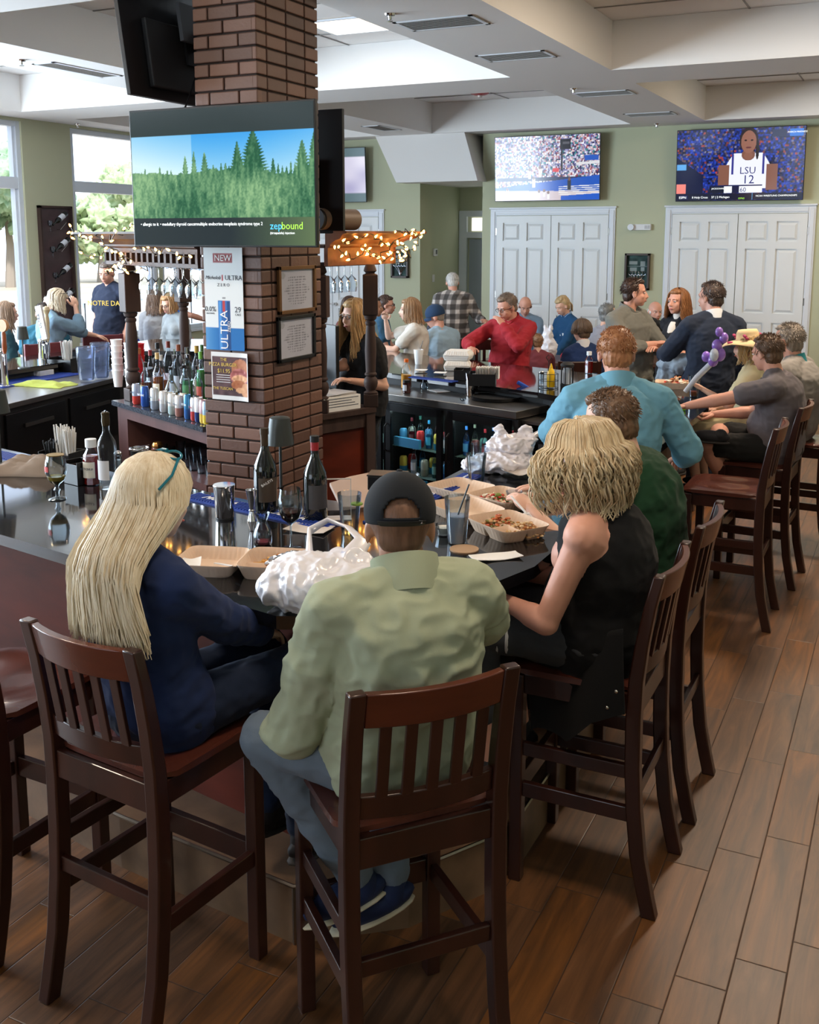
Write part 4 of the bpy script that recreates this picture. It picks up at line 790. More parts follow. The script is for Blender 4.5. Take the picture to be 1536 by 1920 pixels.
bt=[ # px, depth, kind, liquid, cap, label colour, height, radius, pour, text
 (273,.15,'round',(AMB,.5),(40,30,20),(180,180,140),.25,.038,0,'square shouldered amber liqueur bottle behind the blue can'),
 (296,.14,'tall',((150,76,24),.55),(205,170,110),(232,222,200),.33,.04,0,'cognac bottle with a gold foil neck'),
 (320,.14,'squat',((170,150,110),.4),(60,60,50),(225,222,210),.26,.034,1,'decanter shaped whisky bottle with an oval label'),
 (346,.14,'round',((150,80,40),.3),(176,40,40),(228,214,190),.29,.032,1,'whisky bottle with a red wax neck and pourer'),
 (370,.14,'round',((110,120,120),.3),(40,40,44),(70,76,84),.3,.03,1,'slim bottle with a black label beside the column'),
 (262,.26,'round',None,(196,110,60),(210,214,220),.31,.036,0,'clear vodka bottle with an orange cap'),
 (283,.27,'tall',None,(170,50,50),(200,206,214),.31,.036,0,'clear bottle with a red neck in the middle row'),
 (303,.27,'squat',((180,84,20),.45),(230,226,220),(150,90,40),.29,.03,0,'round amber bottle with a white cap in the middle row'),
 (328,.27,'round',None,(216,170,110),(205,208,216),.31,.036,1,'clear bottle with a cork coloured stopper and pourer'),
 (352,.27,'round',((60,130,70),.5),(30,30,34),(90,150,90),.33,.036,1,'green tinted bottle in the middle row'),
 (377,.26,'tall',((70,150,70),.7),(120,190,80),(220,90,60),.36,.036,0,'bright green bottle against the column'),
 (297,.40,'shoulder',None,(28,28,30),(214,214,220),.34,.036,0,'tall clear bottle with a black cap in the back row'),
 (317,.41,'round',((160,120,120),.25),(120,50,40),(206,196,206),.36,.036,0,'tall bottle with a dark red cap in the back row'),
 (336,.41,'round',None,(150,80,50),(216,216,222),.35,.036,0,'tall clear bottle with a copper cap in the back row'),
 (352,.42,'shoulder',None,(30,30,30),(206,212,220),.34,.036,0,'wide shouldered clear bottle in the back row'),
 (370,.42,'round',((200,170,80),.4),(190,150,60),(214,206,180),.36,.036,0,'bottle with a gold cap near the column'),
 (380,.43,'tall',None,(70,110,60),(214,214,206),.37,.034,0,'green capped bottle hard against the column')]
for px,tt,kd,lq,cc,lc,h,r,po_,lb in bt: bottle(onwing(px,0,tt),lb,kd,lq,cc,lc,h*1.12,r*1.12,pour=po_)
def shelf_glass(p,label,group,r=.036,h=.11,name='tumbler'):
    return None
sg=None
for k in range(14):
    s_=.42+(k%7)*.115; p=wl(s_,.14+.14*(k//7),.571); lb='%s tumbler from the left in the %s row on the upper cabinet shelf'%(ORD[k%7],['front','back'][k//7])
    if sg is None: sg=tag(MB().shell([(.03,0),(.036,.11)],.003,16).build('tumbler',GLASS),lb,'glass','tumblers on the cabinet shelf'); sg.location=p
    else: dup(sg,p,0,lb)
sg2=None
for k in range(6):
    p=wl(.5+k*.125,.12,.171)
    if sg2 is None: sg2=tag(MB().shell([(.04,0),(.055,.09),(.05,.15),(.04,.2)],.003,16).build('stemless_glass',GLASS),'first large round glass from the left on the lower cabinet shelf','glass','round glasses on the lower shelf'); sg2.location=p
    else: dup(sg2,p,0,'%s large round glass from the left on the lower cabinet shelf'%ORD[k])
p=wl(.36,.13,.571); t=thing('copper_jar','ribbed amber glass jar with a gold lid on the cabinet shelf','jar',p); MB().lathe([(.001,0),(.03,0),(.045,.02),(.05,.05),(.04,.08)],18).build('jar_body',mat('amber_ribbed',(130,80,70),.15,coat=.4),t); MB().lathe([(.042,.08),(.042,.095),(.03,.115),(.001,.12)],18).build('lid',mat('gold_lid',(200,140,80),.25,metal=.8),t)
# ---------------- things on the bar
BZ=1.0705; BZ2=1.0205
def onbar(px,py,z=BZ): return at(px,py,z=z)
BLUE=mat('bar_mat_blue',(30,62,150),.55); 
def rail_mat(p,q,w_,label,side=1,txts=()):
    """ribbed rubber mat; p-q runs along its front edge"""
    p=V(p);q=V(q);d=(q-p);L_=d.length;d.normalize(); t=thing('bar_mat',label,'bar mat',p,math.atan2(d.y,d.x),'blue rubber bar mats')
    b=MB(); b.bb(0,L_,0,w_,0,.006); n=int(L_/.016)
    for k in range(n): b.bb(k*.016+.002,k*.016+.009,.01,w_-.01,.006,.0105)
    b.build('mat_body',BLUE,t,smooth=0)
    for tx,u,sz,m_,sh in txts: text(tx,sz,m_,t,(u*L_,w_/2,.012),(0,0,0),'lettering',.0006,'CENTER',1,sh)
    return t
b_=onbar(342,936); c_=onbar(603,995)
rail_mat((b_.x,b_.y,BZ),(c_.x,c_.y,BZ),.1,'blue ribbed bar mat behind the wine bottles',txts=(('Michelob',.22,.05,PW,.4),('ULTRA',.72,.06,PW,0)))
b_=onbar(803,946); c_=onbar(907,893); d=(V(c_)-V(b_)).normalized(); b_=b_-d*.35
rail_mat((b_.x,b_.y,BZ),(c_.x,c_.y,BZ),.1,'blue ribbed bar mat beside the white plastic bag',txts=(('Michelob',.38,.05,PW,.4),('ULTRA',.6,.06,PW,0),('SUPERIOR LIGHT BEER',.88,.016,PW,0)))
b_=onbar(-60,905); rail_mat((-4.6,3.62,BZ),(-3.42,3.40,BZ),.12,'blue ribbed bar mat at the left end under the tan cloth')
t=rail_mat((-6.55,5.9,.9205),(-6.6,6.9,.9205),.3,'blue mat under the plastic pitchers'); 
def cloth(p,sx,sy,h,label,m,rz=0,seed=0,name='folded_cloth',cat='cloth',n=26):
    t=MB(); vs=[];fs=[]
    for j in range(n+1):
        for i in range(n+1):
            u=-1+2*i/n;v=-1+2*j/n; rr=1+.13*noise.noise(V((u*1.2+seed,v*1.2,0)))
            z=h*max(0,(1-max(abs(u),abs(v))**2.5))*(.55+.6*noise.noise(V((u*1.6,v*1.6,seed+3)))+.3*abs(noise.noise(V((u*3,v*5,seed)))))+.004
            vs.append((u*sx/2*rr,v*sy/2*rr,max(.003,z)))
    K=(n+1)**2; vs+=[(x,y,max(.0,z-.004)*.96) for x,y,z in vs]
    for j in range(n):
        for i in range(n): a=j*(n+1)+i; fs.append((a,a+1,a+n+2,a+n+1)); fs.append((K+a,K+a+n+1,K+a+n+2,K+a+1))
    e=[i for i in range(n)]+[n+j*(n+1) for j in range(n)]+[K-1-i for i in range(n)]+[K-1-n-j*(n+1) for j in range(n)]
    for q in range(len(e)): a=e[q];c=e[(q+1)%len(e)]; fs.append((c,a,K+a,K+c))
    o=t.add(vs,fs).build(name,m,smooth=70); o.location=p; o.rotation_euler.z=rz; return tag(o,label,cat)
cloth(onbar(58,885,),.36,.2,.1,'crumpled tan cloth on the blue mat at the left of the bar',mat('tan_cloth',(138,124,112),.9,bump=(90,.3,.002)),.4,2)
cloth(at(82,722,z=.9215),.5,.26,.05,'lime green towel on the steel counter by the beer taps',mat('lime_towel',(176,186,86),.95,bump=(120,.5,.003)),.15,5,n=34)
# cordless table lamps
def table_lamp(p,label):
    t=thing('table_lamp',label,'lamp',p,0,'cordless black table lamps'); DG=mat('lamp_dark_grey',(62,66,66),.4,metal=.4)
    MB().lathe([(.001,0),(.05,0),(.05,.012),(.008,.016)],20).build('base',DG,t); MB().cyl((0,0,.012),(0,0,.27),.006,n=10).build('pole',DG,t)
    MB().lathe([(.055,.25),(.04,.355),(.036,.358),(.001,.36)],28).build('lamp_shade',DG,t)
LMP=at(528,948,z=BZ); table_lamp(LMP,'cordless black table lamp between the two dark wine bottles'); table_lamp(onbar(2,872),'cordless black table lamp cut by the left edge of the photo'); table_lamp(at(44,728,z=.9215)+V((-.35,.35,.1)),'small black table lamp beside the salt shaker')
table_lamp((-3.55,10.05,.762),'small black table lamp beside the white carrier bag')
def wineb(p,label,capm,capc,labm,h=.315,diamond=False,sc=1.0):
    t=thing('wine_bottle',label,'bottle',p,0,'tall dark bottles on the near bar')
    MB().lathe([(.001,0),(.042,.001),(.045,.012),(.045,h*.5),(.042,h*.58),(.018,h*.74),(.0145,h*.8),(.0145,h*.93),(.017,h*.935),(.017,h*.97),(.014,h*.975)],26).build('glass_body',WBOT,t)
    MB().lathe([(.0152,h*.80),(.0152,h*.93),(.0175,h*.93),(.0175,h*1.0),(.001,h*1.0)],18).build('cap',capm,t)
    if labm: lab(None,.045,h*.16,h*.44,labm,t,-.9,.9,-.7)
    return t
w1=wineb(onbar(499,962),'tall dark cream liqueur bottle left of the table lamp',mat('cap_bronze',(72,58,44),.3,metal=.5),0,mat('label_dark_gold',(70,58,46),.5),.335); text('BAILEYS',.014,PW,w1,(.031,-.034,.13),(PI/2,-.5,.75),'lettering')
w2=wineb(onbar(592,975),'dark wine bottle with red neck foil beside the sign holder',BLACK,0,mat('label_charcoal',(62,60,62),.5),.325); MB().lathe([(.0157,.27),(.0157,.31)],16).build('neck_foil',mat('foil_red',(150,30,36),.35),w2)
# goblet
t=thing('goblet','stemmed beer glass with a little pale beer left of the ketchup','glass',onbar(108,936)); MB().shell([(.036,0),(.034,.004),(.008,.012),(.008,.03),(.014,.04),(.008,.052),(.01,.06),(.03,.078),(.043,.115),(.042,.15),(.034,.185)],.0018,26).build('glass_body',GLASS,t); MB().lathe([(.001,.063),(.012,.065),(.03,.081),(.037,.098),(.001,.099)],22).build('beer',mat('pale_beer',(190,160,70),.1,coat=.5),t); MB().lathe([(.0345,.183),(.0352,.187)],26).build('gold_rim',mat('gilt',(200,160,90),.2,metal=.8),t); lab(None,.0432,.12,.142,mat('logo_red',(200,60,56),.5),t,-.35,.35,-1.9)
# ketchup + clear bottle
t=thing('ketchup_bottle','glass ketchup bottle with a white cap on the near bar','bottle',onbar(174,908)); MB().lathe([(.001,0),(.036,.001),(.038,.01),(.034,.03),(.036,.1),(.034,.13),(.02,.155),(.019,.175)],8).build('glass_body',GLASS,t); MB().lathe([(.001,.003),(.034,.004),(.032,.03),(.034,.1),(.031,.128),(.001,.13)],8).build('ketchup',mat('ketchup',(140,24,18),.2,coat=.4),t); MB().lathe([(.024,.165),(.024,.2),(.001,.202)],18).build('cap',WHITE,t); lab(None,.038,.035,.105,mat('label_cream',(214,206,190),.6),t,-.8,.8,-1.3); text('KETCHUP',.014,PD,t,(.008,-.0405,.075),(PI/2,0,.2),'lettering')
t=bottle(onbar(204,915),'clear spirit bottle with a chrome pourer beside the ketchup','round',None,(90,80,60),(222,222,226),.30,.04,group='clear bottles on the near bar',pour=True)
MB().lathe([(.016,.27),(.018,.29),(.016,.31),(.018,.325),(.012,.33)],16).build('collar',mat('black_gold',(70,60,40),.25,metal=.6),t)
t=thing('salt_shaker','clear salt shaker behind the spirit bottle','shaker',onbar(222,880)); MB().shell([(.02,0),(.022,.01),(.017,.06),(.018,.07)],.002,12).build('glass_body',GLASS,t); MB().lathe([(.001,.003),(.018,.004),(.016,.045),(.001,.046)],12).build('salt',WHITE,t); MB().sph((0,0,.075),(.019,.019,.014),12).build('cap',CHROME,t)
t=thing('cocktail_strainer','chrome coil cocktail strainer on a mixing tin','strainer',onbar(262,862)); MB().shell([(.035,0),(.04,.02),(.045,.05)],.002,22).build('tin',STEEL,t); b=MB()
b.tube([(.045*cos(a/12*2*PI),.045*sin(a/12*2*PI),.055+.003*(a%2)) for a in range(72)],.0035,5); b.build('coil',CHROME,t); MB().bar((-.02,0,.06),(.05,.0,.075),.03,.003).build('strainer_plate',CHROME,t)
# caddies
def caddy(p,label,rz=0,sz=(.15,.11,.1),straws=0,napkins=0,seed=0):
    t=thing('bar_caddy',label,'caddy',p,rz,'black bar caddies'); x,y,z=sz; b=MB(); th=.004
    for a in ((-x/2,-x/2+th,-y/2,y/2,0,z),(x/2-th,x/2,-y/2,y/2,0,z),(-x/2,x/2,-y/2,-y/2+th,0,z*.9),(-x/2,x/2,y/2-th,y/2,0,z),(-x/2,x/2,-y/2,y/2,0,th),(-th/2,th/2,-y/2,y/2,0,z*.9)): b.bb(*a)
    b.build('tray',BLACK,t,smooth=0,bevel=.0015); rr=random.Random(seed)
    if straws:
        for cx,n_,m_,hh in straws:
            b=MB()
            for k in range(n_):
                a=rr.uniform(0,2*PI);r=.022*rr.random()**.5; lx=rr.uniform(-.012,.012); b.cyl((cx+r*cos(a),r*sin(a),.01),(cx+(r+.006)*cos(a)*1.3+lx,(r+.01)*sin(a)*1.3,hh+rr.uniform(-.01,.01)),.0032,n=6,cap=True)
            o=b.build('straws',m_,t); o['kind']='stuff'
    if napkins:
        b=MB()
        for k in range(napkins): b.box((-x/4+.004+k*x*.9/napkins*.98,0,z*.5+.045+rr.uniform(-.003,.003)),(.0022,y*.82,z*.9),Matrix.Rotation(rr.uniform(-.05,.05),3,'Z'))
        o=b.build('napkins',PAPER,t,smooth=0); o['kind']='stuff'
    return t
SW=mat('straw_paper',(222,220,216),.6)
caddy(onbar(118,880),'black caddy packed with white and black straws behind the goblet',.1,(.17,.12,.09),straws=((-.05,26,BLACKM,.13),(.0,22,SW,.2),(.05,30,SW,.19)))
caddy(onbar(150,905),'small black napkin caddy behind the goblet stem',-.2,(.1,.09,.1),seed=2)
# metal bar tools
t=thing('shaker_tin','tall steel cocktail shaker tin left of the jigger','shaker tin',onbar(422,972)); MB().shell([(.032,0),(.034,.003),(.041,.13)],.0015,28).build('cup',CHROME,t); MB().lathe([(.0412,.127),(.0425,.13),(.0412,.133)],28).build('rim',CHROME,t); MB().lathe([(.0335,.0),(.0345,.006),(.0335,.012)],28).build('weighted_base',mat('rubber_ring',(30,30,32),.4),t)
t=thing('jigger','slim steel double jigger beside the tall liqueur bottle','jigger',onbar(473,976)); MB().lathe([(.018,0),(.009,.035),(.0085,.04),(.009,.045),(.022,.12),(.0205,.12),(.007,.045),(.001,.044)],22).build('cup',CHROME,t); MB().lathe([(.0088,.036),(.0115,.04),(.0088,.044)],18).build('collar',CHROME,t)
t=thing('wine_glass','wine glass with red wine on the near bar','glass',onbar(546,1030)); MB().shell([(.04,0),(.038,.003),(.006,.009),(.0035,.02),(.0035,.085),(.008,.092),(.03,.11),(.041,.14),(.04,.18),(.035,.215)],.0013,30).build('glass_body',GLASS,t); MB().lathe([(.001,.094),(.01,.096),(.029,.113),(.0385,.137),(.001,.138)],26).build('red_wine',mat('red_wine',(50,4,10),.06,coat=.6),t)
t=thing('carafe','small glass carafe with a trace of red wine','carafe',onbar(493,1020)); MB().shell([(.03,0),(.032,.006),(.033,.035),(.028,.055),(.017,.075),(.016,.085),(.026,.112)],.002,26).build('glass_body',GLASS,t); MB().lathe([(.001,.003),(.028,.004),(.03,.012),(.001,.013)],20).build('wine',mat('rose_wine',(150,60,64),.1,coat=.4),t)
def sheet(p,w_,h_,rz,label,m=PAPER,name='napkin',cat='napkin',group=None,z=.002,bend=.006):
    b=MB(); n=8; vs=[];fs=[]
    for lay in (z,0):
        for j in range(n+1):
            for i in range(n+1): u=-1+2*i/n;v=-1+2*j/n; vs.append((u*w_/2,v*h_/2,lay+bend*(u*u*.6+v*v*.3)+bend*.3*sin(3*u+2*v)+bend*.3))
    K=(n+1)**2
    for j in range(n):
        for i in range(n): a=j*(n+1)+i; fs.append((a,a+1,a+n+2,a+n+1)); fs.append((K+a,K+a+n+1,K+a+n+2,K+a+1))
    e=[i for i in range(n)]+[n+j*(n+1) for j in range(n)]+[K-1-i for i in range(n)]+[K-1-n-j*(n+1) for j in range(n)]
    for q in range(len(e)): a=e[q];c=e[(q+1)%len(e)]; fs.append((c,a,K+a,K+c))
    o=b.add(vs,fs).build(name,m); o.location=p; o.rotation_euler.z=rz; return tag(o,label,cat,group)
sheet(onbar(580,993),.16,.11,.12,'white paper napkin behind the red wine glass',mat('napkin_warm',(206,196,188),.8))
PINT=[(.028,0),(.03,.004),(.031,.02),(.044,.15)]
def pint(p,label,drink=None,lvl=.1,name='pint_glass',prof=PINT,ice=False,straw=None,group='clear glasses on the bars'):
    t=thing(name,label,'glass',p,0,group); MB().shell(prof,.002,26).build('glass_body',GLASS,t)
    if drink:
        r0=prof[1][0]-.003; r1=r0+(prof[-1][0]-prof[1][0])*(lvl/prof[-1][1]); MB().lathe([(.001,.006),(r0,.006),(r1,lvl),(.001,lvl)],20).build('drink',drink,t)
    if straw: MB().tube([(-.03,.0,.01),(.035,.02,.21)],.003,8).build('straw',BLACK,t)
    return t
t=pint(onbar(656,1000),'empty pint glass with a lime piece left of the black cap'); MB().lathe([(.001,0),(.012,.002),(.022,.001),(.022,.006),(.001,.006)],16).build('lime_wedge',mat('lime',(120,150,50),.4),t).location=(.03,.0,.11)
pint(onbar(893,915),'clear pint glass in front of the white plastic bag'); pint(onbar(898,880),'clear tumbler behind the pint glass by the white plastic bag',mat('pink_drink',(170,90,110),.15),.03,prof=[(.03,0),(.033,.005),(.04,.12)])
ICE=mat('ice_water',(186,190,206),.15,coat=.5); pint(onbar(857,1018),'clear plastic cup of ice water with a black straw',ICE,.10,'plastic_cup',[(.03,0),(.033,.004),(.045,.165)],straw=1)
t=MB().lathe([(.001,0),(.05,0),(.05,.004),(.001,.004)],24).build('coaster',mat('cork_coaster',(170,140,110),.8)); t.location=onbar(862,1024)+V((.03,-.03,-.0)); tag(t,'round tan coaster beside the ice water cup','coaster')
# martini glass
t=thing('martini_glass','martini glass behind the black cap','glass',at(762,960,z=BZ)); MB().shell([(.035,0),(.033,.003),(.004,.008),(.0035,.07),(.004,.075),(.052,.15)],.0016,28).build('glass_body',GLASS,t)
# acrylic sign holder
t=thing('sign_holder','clear acrylic sign holder between wine bottle and pint glass','sign holder',onbar(632,972),.55); b=MB()
for q in ((-.055,-.052),(.052,.055)): b.bb(q[0],q[1],-.003,.003,0,.155)
b.bb(-.055,.055,-.003,.003,.152,.156); b.bb(-.055,.055,-.03,.03,0,.003); b.build('frame',mat('acrylic_edge',(206,200,196),.2),t,smooth=0); MB().bb(-.052,.052,-.0015,.0015,.003,.152).build('clear_panel',WINGLASS,t,smooth=0)
# clamshell boxes
SHELL=mat('pulp_box_warm',(222,196,172),.75,bump=(140,.15,.001)); SHELLW=mat('pulp_box_white',(228,226,222),.75,bump=(140,.15,.001))
def tray_mesh(w_,d_,h_,comps,ribs=True):
    """thin walled box open at the top"""
    def inside(u,v):
        e=max(abs(u),abs(v)); wall=min(1,max(0,(.985-e)/.16)); z=h_*(1-wall)
        if e>.985: z=h_
        for ax,ps,lo,hi in comps:
            c=(u if ax=='u' else v)-ps; o_=v if ax=='u' else u
            if lo<o_<hi: z=max(z,h_*.62*max(0,1-(abs(c)/.09)**2))
        if ribs and 0<wall<1: z+=.0035*sin((u if abs(v)>abs(u) else v)*40)*sin(wall*PI)
        return z
    n=44; b=MB(); vs=[];fs=[]
    for lay in (0,1):
        for j in range(n+1):
            for i in range(n+1):
                u=-1+2*i/n;v=-1+2*j/n; z=inside(u,v); kk=max(abs(u),abs(v))/max(1e-6,(abs(u)**7+abs(v)**7)**(1/7)) if u or v else 1; vs.append((u*kk*w_/2,v*kk*d_/2,max(.003,z+.003) if not lay else max(0,z)))
    K=(n+1)**2
    for j in range(n):
        for i in range(n): a=j*(n+1)+i; fs.append((a,a+1,a+n+2,a+n+1)); fs.append((K+a,K+a+n+1,K+a+n+2,K+a+1))
    e=[i for i in range(n)]+[n+j*(n+1) for j in range(n)]+[K-1-i for i in range(n)]+[K-1-n-j*(n+1) for j in range(n)]
    for q in range(len(e)): a=e[q];c=e[(q+1)%len(e)]; fs.append((c,a,K+a,K+c))
    return b.add(vs,fs)
def foodpile(name,t,c,r,h,cols,n,seed,sz=.012,shape='s'):
    r=(r[0]*1.3,r[1]*1.3); h*=1.4; n=int(n*1.6)
    rr=random.Random(seed); ms=[mat('food_%d_%d_%d'%q,q,.5) for q in cols]; b=MB()
    for k in range(n):
        a=rr.uniform(0,2*PI);q=rr.random()**.5; p=V((c[0]+r[0]*q*cos(a),c[1]+r[1]*q*sin(a),c[2]+h*(1-q*q)*rr.random()+.004)); s=sz*rr.uniform(.6,1.3); R=Matrix.Rotation(rr.uniform(0,PI),3,'Z')@Matrix.Rotation(rr.uniform(-.5,.5),3,'X')
        if shape=='s': b.sph(p,(s,s*.7,s*.45),7,rr.randrange(len(ms)),R)
        else: b.box(p,(s*4,s*.8,s*.8),R,rr.randrange(len(ms)))
    o=b.build(name,ms,t); o['kind']='stuff'; return o
def clam_open(p_base,p_lid,rz,label,w_=.23,d_=.22,comps=(('u',-.05,-1,.1),('v',.1,-1,1)),seed=0):
    t=thing('takeout_box',label,'takeout box',p_base,rz,'open takeout boxes'); base=tray_mesh(w_,d_,.042,comps).build('base',SHELL,t,smooth=60)
    return t,base
def clam(px,py,lx,ly,label,comps,seed):
    p=onbar(px,py); q=onbar(lx,ly); d=(q-p); rz=math.atan2(d.y,d.x); t=thing('takeout_box',label,'takeout box',p,rz,'open takeout boxes')
    w_=d.length*.97; tray_mesh(w_,.21,.045,comps).build('base',SHELL,t,smooth=60); l=tray_mesh(w_,.21,.04,()).build('lid',SHELL,t,smooth=60); l.location=(d.length,0,.0); MB().bb(w_/2-.002,d.length-w_/2+.002,-.09,.09,.040,.043).build('hinge',SHELL,t,smooth=0)
    return t
t=clam(517,1072,397,1066,'open takeout box with fries and crumpled foil in front of the blonde woman',(('u',-.1,-1,.1),('v',.1,-1,1)),1)
foodpile('fries',t,(.0,-.045,.006),(.05,.04),.02,[(206,150,70),(222,170,90),(190,120,50)],26,3,.011,'b'); foodpile('nugget',t,(-.01,.05,.006),(.03,.025),.02,[(196,130,60),(180,110,50)],5,4,.018)
fo=MB().sph((0,0,0),(.075,.04,.026),32,k=24); rr=random.Random(1)
fo.v=[tuple(V(p)*(1+.25*noise.noise(V(p)*45)+.14*noise.noise(V(p)*110))) for p in fo.v]; f=fo.build('foil',mat('crumpled_foil',(206,206,210),.22,metal=1),t,smooth=0); f.location=(-.05,-.0,.04); f.rotation_euler.z=.6
b=MB(); b.bar((.1,.06,.03),(.21,-.02,.012),.008,.003); b.build('fork_handle',WHITE,t,smooth=0); sheet((0,0,0),.06,.1,.3,'x').location=(0,0,0)
nk=[o for o in COL.objects if o.get('label')=='x'][0]; nk.parent=t; nk.name='napkin'; nk.location=(.27,.03,.02); del nk['label']; del nk['category']
t=clam(945,948,864,928,'open takeout box with red pepper salad and white cheese',(('u',.1,-1,1),),2)
foodpile('salad',t,(.02,.03,.006),(.07,.055),.03,[(190,50,40),(200,80,50),(120,140,60),(226,220,200),(214,190,150),(80,100,50),(226,214,196)],170,5,.011); foodpile('shredded_cheese',t,(-.06,-.03,.01),(.045,.06),.03,[(226,222,210),(214,210,196)],60,6,.01)
t2=t; MB().shell([(.024,0),(.026,.004),(.034,.032)],.0015,18).build('sauce_tub',glassmat('clear_plastic',(236,236,238),.4,.1,.15),t2).location=(-.01,-.05,.02)
t=clam(952,1000,875,968,'open takeout box with fried rice nearest the curly haired woman',(('u',.0,-.1,1),('v',.0,-1,1)),3)
foodpile('fried_rice',t,(-.05,-.04,.006),(.06,.045),.03,[(206,170,120),(190,140,80),(214,190,150),(170,110,60)],120,8,.008); foodpile('vegetables',t,(.06,.0,.006),(.04,.06),.03,[(196,110,60),(120,120,60),(200,160,110),(180,80,50)],60,9,.011)
# plastic fork
t=thing('plastic_fork','clear plastic fork leaning on the rice box','fork',onbar(985,985)+V((0,0,.05)),.9,None,(.35,0)); b=MB(); b.bar((0,-.01,0),(0,.11,0),.008,.003); [b.bar((-.009+k*.006,-.05,0),(-.009+k*.006,-.008,0),.003,.002) for k in range(4)]; b.bb(-.012,.012,-.014,-.004,-.0015,.0015); b.build('fork_body',mat('white_plastic',(232,234,238),.25),t,smooth=0)
pint(onbar(832,1003),'small paper sauce cup left of the ice water',mat('sauce_white',(226,220,206),.5),.03,'sauce_cup',[(.022,0),(.024,.003),(.031,.04)],group=None)
sheet(onbar(930,1046),.17,.07,.75,'folded white napkin at the bar edge by the elbow of the man in green',name='napkin')
# plastic carrier bags
BAGM=mat('bag_plastic',(232,232,240),.28,spec=.6,coat=.4); 
bn=BAGM.node_tree; bb_=bn.nodes['Principled BSDF']; bb_.inputs['Transmission Weight'].default_value=.0; bb_.inputs['Subsurface Weight'].default_value=.0
def crumple(parts,name,m,vox,amp,fr,seed,label=None,cat=None,loc=(0,0,0),rz=0,sub=False,sharp=True):
    b=MB()
    for p in parts: b.sph(p[0],p[1],20,0,Matrix.Rotation(p[2],3,'Z') if len(p)>2 else None)
    o=b.build('tmp',m,smooth=0); md=o.modifiers.new('r','REMESH'); md.mode='VOXEL'; md.voxel_size=vox; md.use_smooth_shade=True
    me=bake(o)
    displace(me,lambda c:(1-abs(noise.noise(c*fr+V((seed,0,0))))*3)*amp+(1-abs(noise.noise(c*fr*2.3+V((0,seed,0))))*3)*amp*.45)
    me.name=name; o=bpy.data.objects.new(name,me); COL.objects.link(o); o.location=loc; o.rotation_euler.z=rz; me.materials.clear(); me.materials.append(m)
    me.polygons.foreach_set('use_smooth',[True]*len(me.polygons))
    if label: tag(o,label,cat)
    return o
p=onbar(600,1090); o=crumple([((0,0,.075),(.15,.105,.075)),((-.075,-.02,.06),(.085,.09,.062)),((.1,.03,.07),(.09,.085,.07)),((.05,.07,.11),(.07,.05,.05))],'bag_body',BAGM,.005,.008,16,3,loc=(0,0,0))
t=thing('plastic_bag','white plastic carrier bag bulging over the bar edge beside the man in the black cap','plastic bag',(-1.475,2.425,BZ),-.25); t.scale=(1.1,1.1,1.1); o.parent=t
b=MB(); b.tube([(-.06,.03,.12),(-.10,.07,.18),(-.09,.13,.2),(-.02,.14,.19),(.05,.12,.17),(.06,.06,.14)],[(.012,.03),(.006,.022),(.005,.018),(.005,.02),(.006,.026),(.014,.03)],10); b.build('handle',BAGM,t,smooth=80)
o=crumple([((0,0,.05),(.11,.08,.05)),((.02,.03,.12),(.08,.05,.06)),((.07,.04,.14),(.04,.03,.05)),((-.08,-.02,.04),(.06,.05,.04)),((-.02,.05,.17),(.02,.02,.05)),((.07,.06,.17),(.02,.02,.05))],'bag_body',mat('bag_plastic_b',(226,222,228),.35,coat=.3),.004,.010,24,9)
t=thing('plastic_bag','crumpled white plastic bag behind the clear pint glasses','plastic bag',onbar(945,885),.3); o.parent=t; o.scale=(1.3,1.2,.92); sheet((0,0,0),.13,.16,.2,'x2',mat('napkin_warm',(206,196,188),.8),bend=.02); nk=[q for q in COL.objects if q.get('label')=='x2'][0]; nk.parent=t; nk.name='paper_wrap'; nk.location=(.06,-.1,.02); del nk['label']; del nk['category']
# work station behind the bar: tan cutting board, black box
t=thing('cutting_board','tan rounded cutting board on the work station inside the bar','board',(0,0,0)); z=.9; P_=[at(x,y,z=z) for x,y in ((618,905),(655,893),(700,884),(725,888),(760,930),(700,950),(640,950))]; MB().prism([(q.x,q.y) for q in P_],.88,.9).build('board',mat('tan_board',(176,148,128),.6),t,smooth=0,bevel=.004)
t=thing('work_station','steel work station with shelves inside the bar under the cutting board','work station',(-2.35,3.95,0)); b=MB(); b.bb(-.35,.35,-.22,.22,.84,.878); b.build('worktop',STEELD,t,smooth=0); b=MB(); [b.bb(x-.02,x+.02,y-.02,y+.02,0,.84) for x in (-.33,.33) for y in (-.2,.2)]; b.build('leg',STEELD,t,smooth=0); MB().bb(-.33,.33,-.2,.2,.4,.42).build('shelf',STEELD,t,smooth=0)
t=thing('payment_terminal','black box with a silver edge just beyond the black cap','box',at(728,915,z=1.0715),.3); MB().box((0,0,.03),(.16,.1,.06)).build('housing',BLACK,t,smooth=0,bevel=.004); MB().box((-.0,-.0,.063),(.165,.105,.005)).build('lid',BLACK,t,smooth=0)
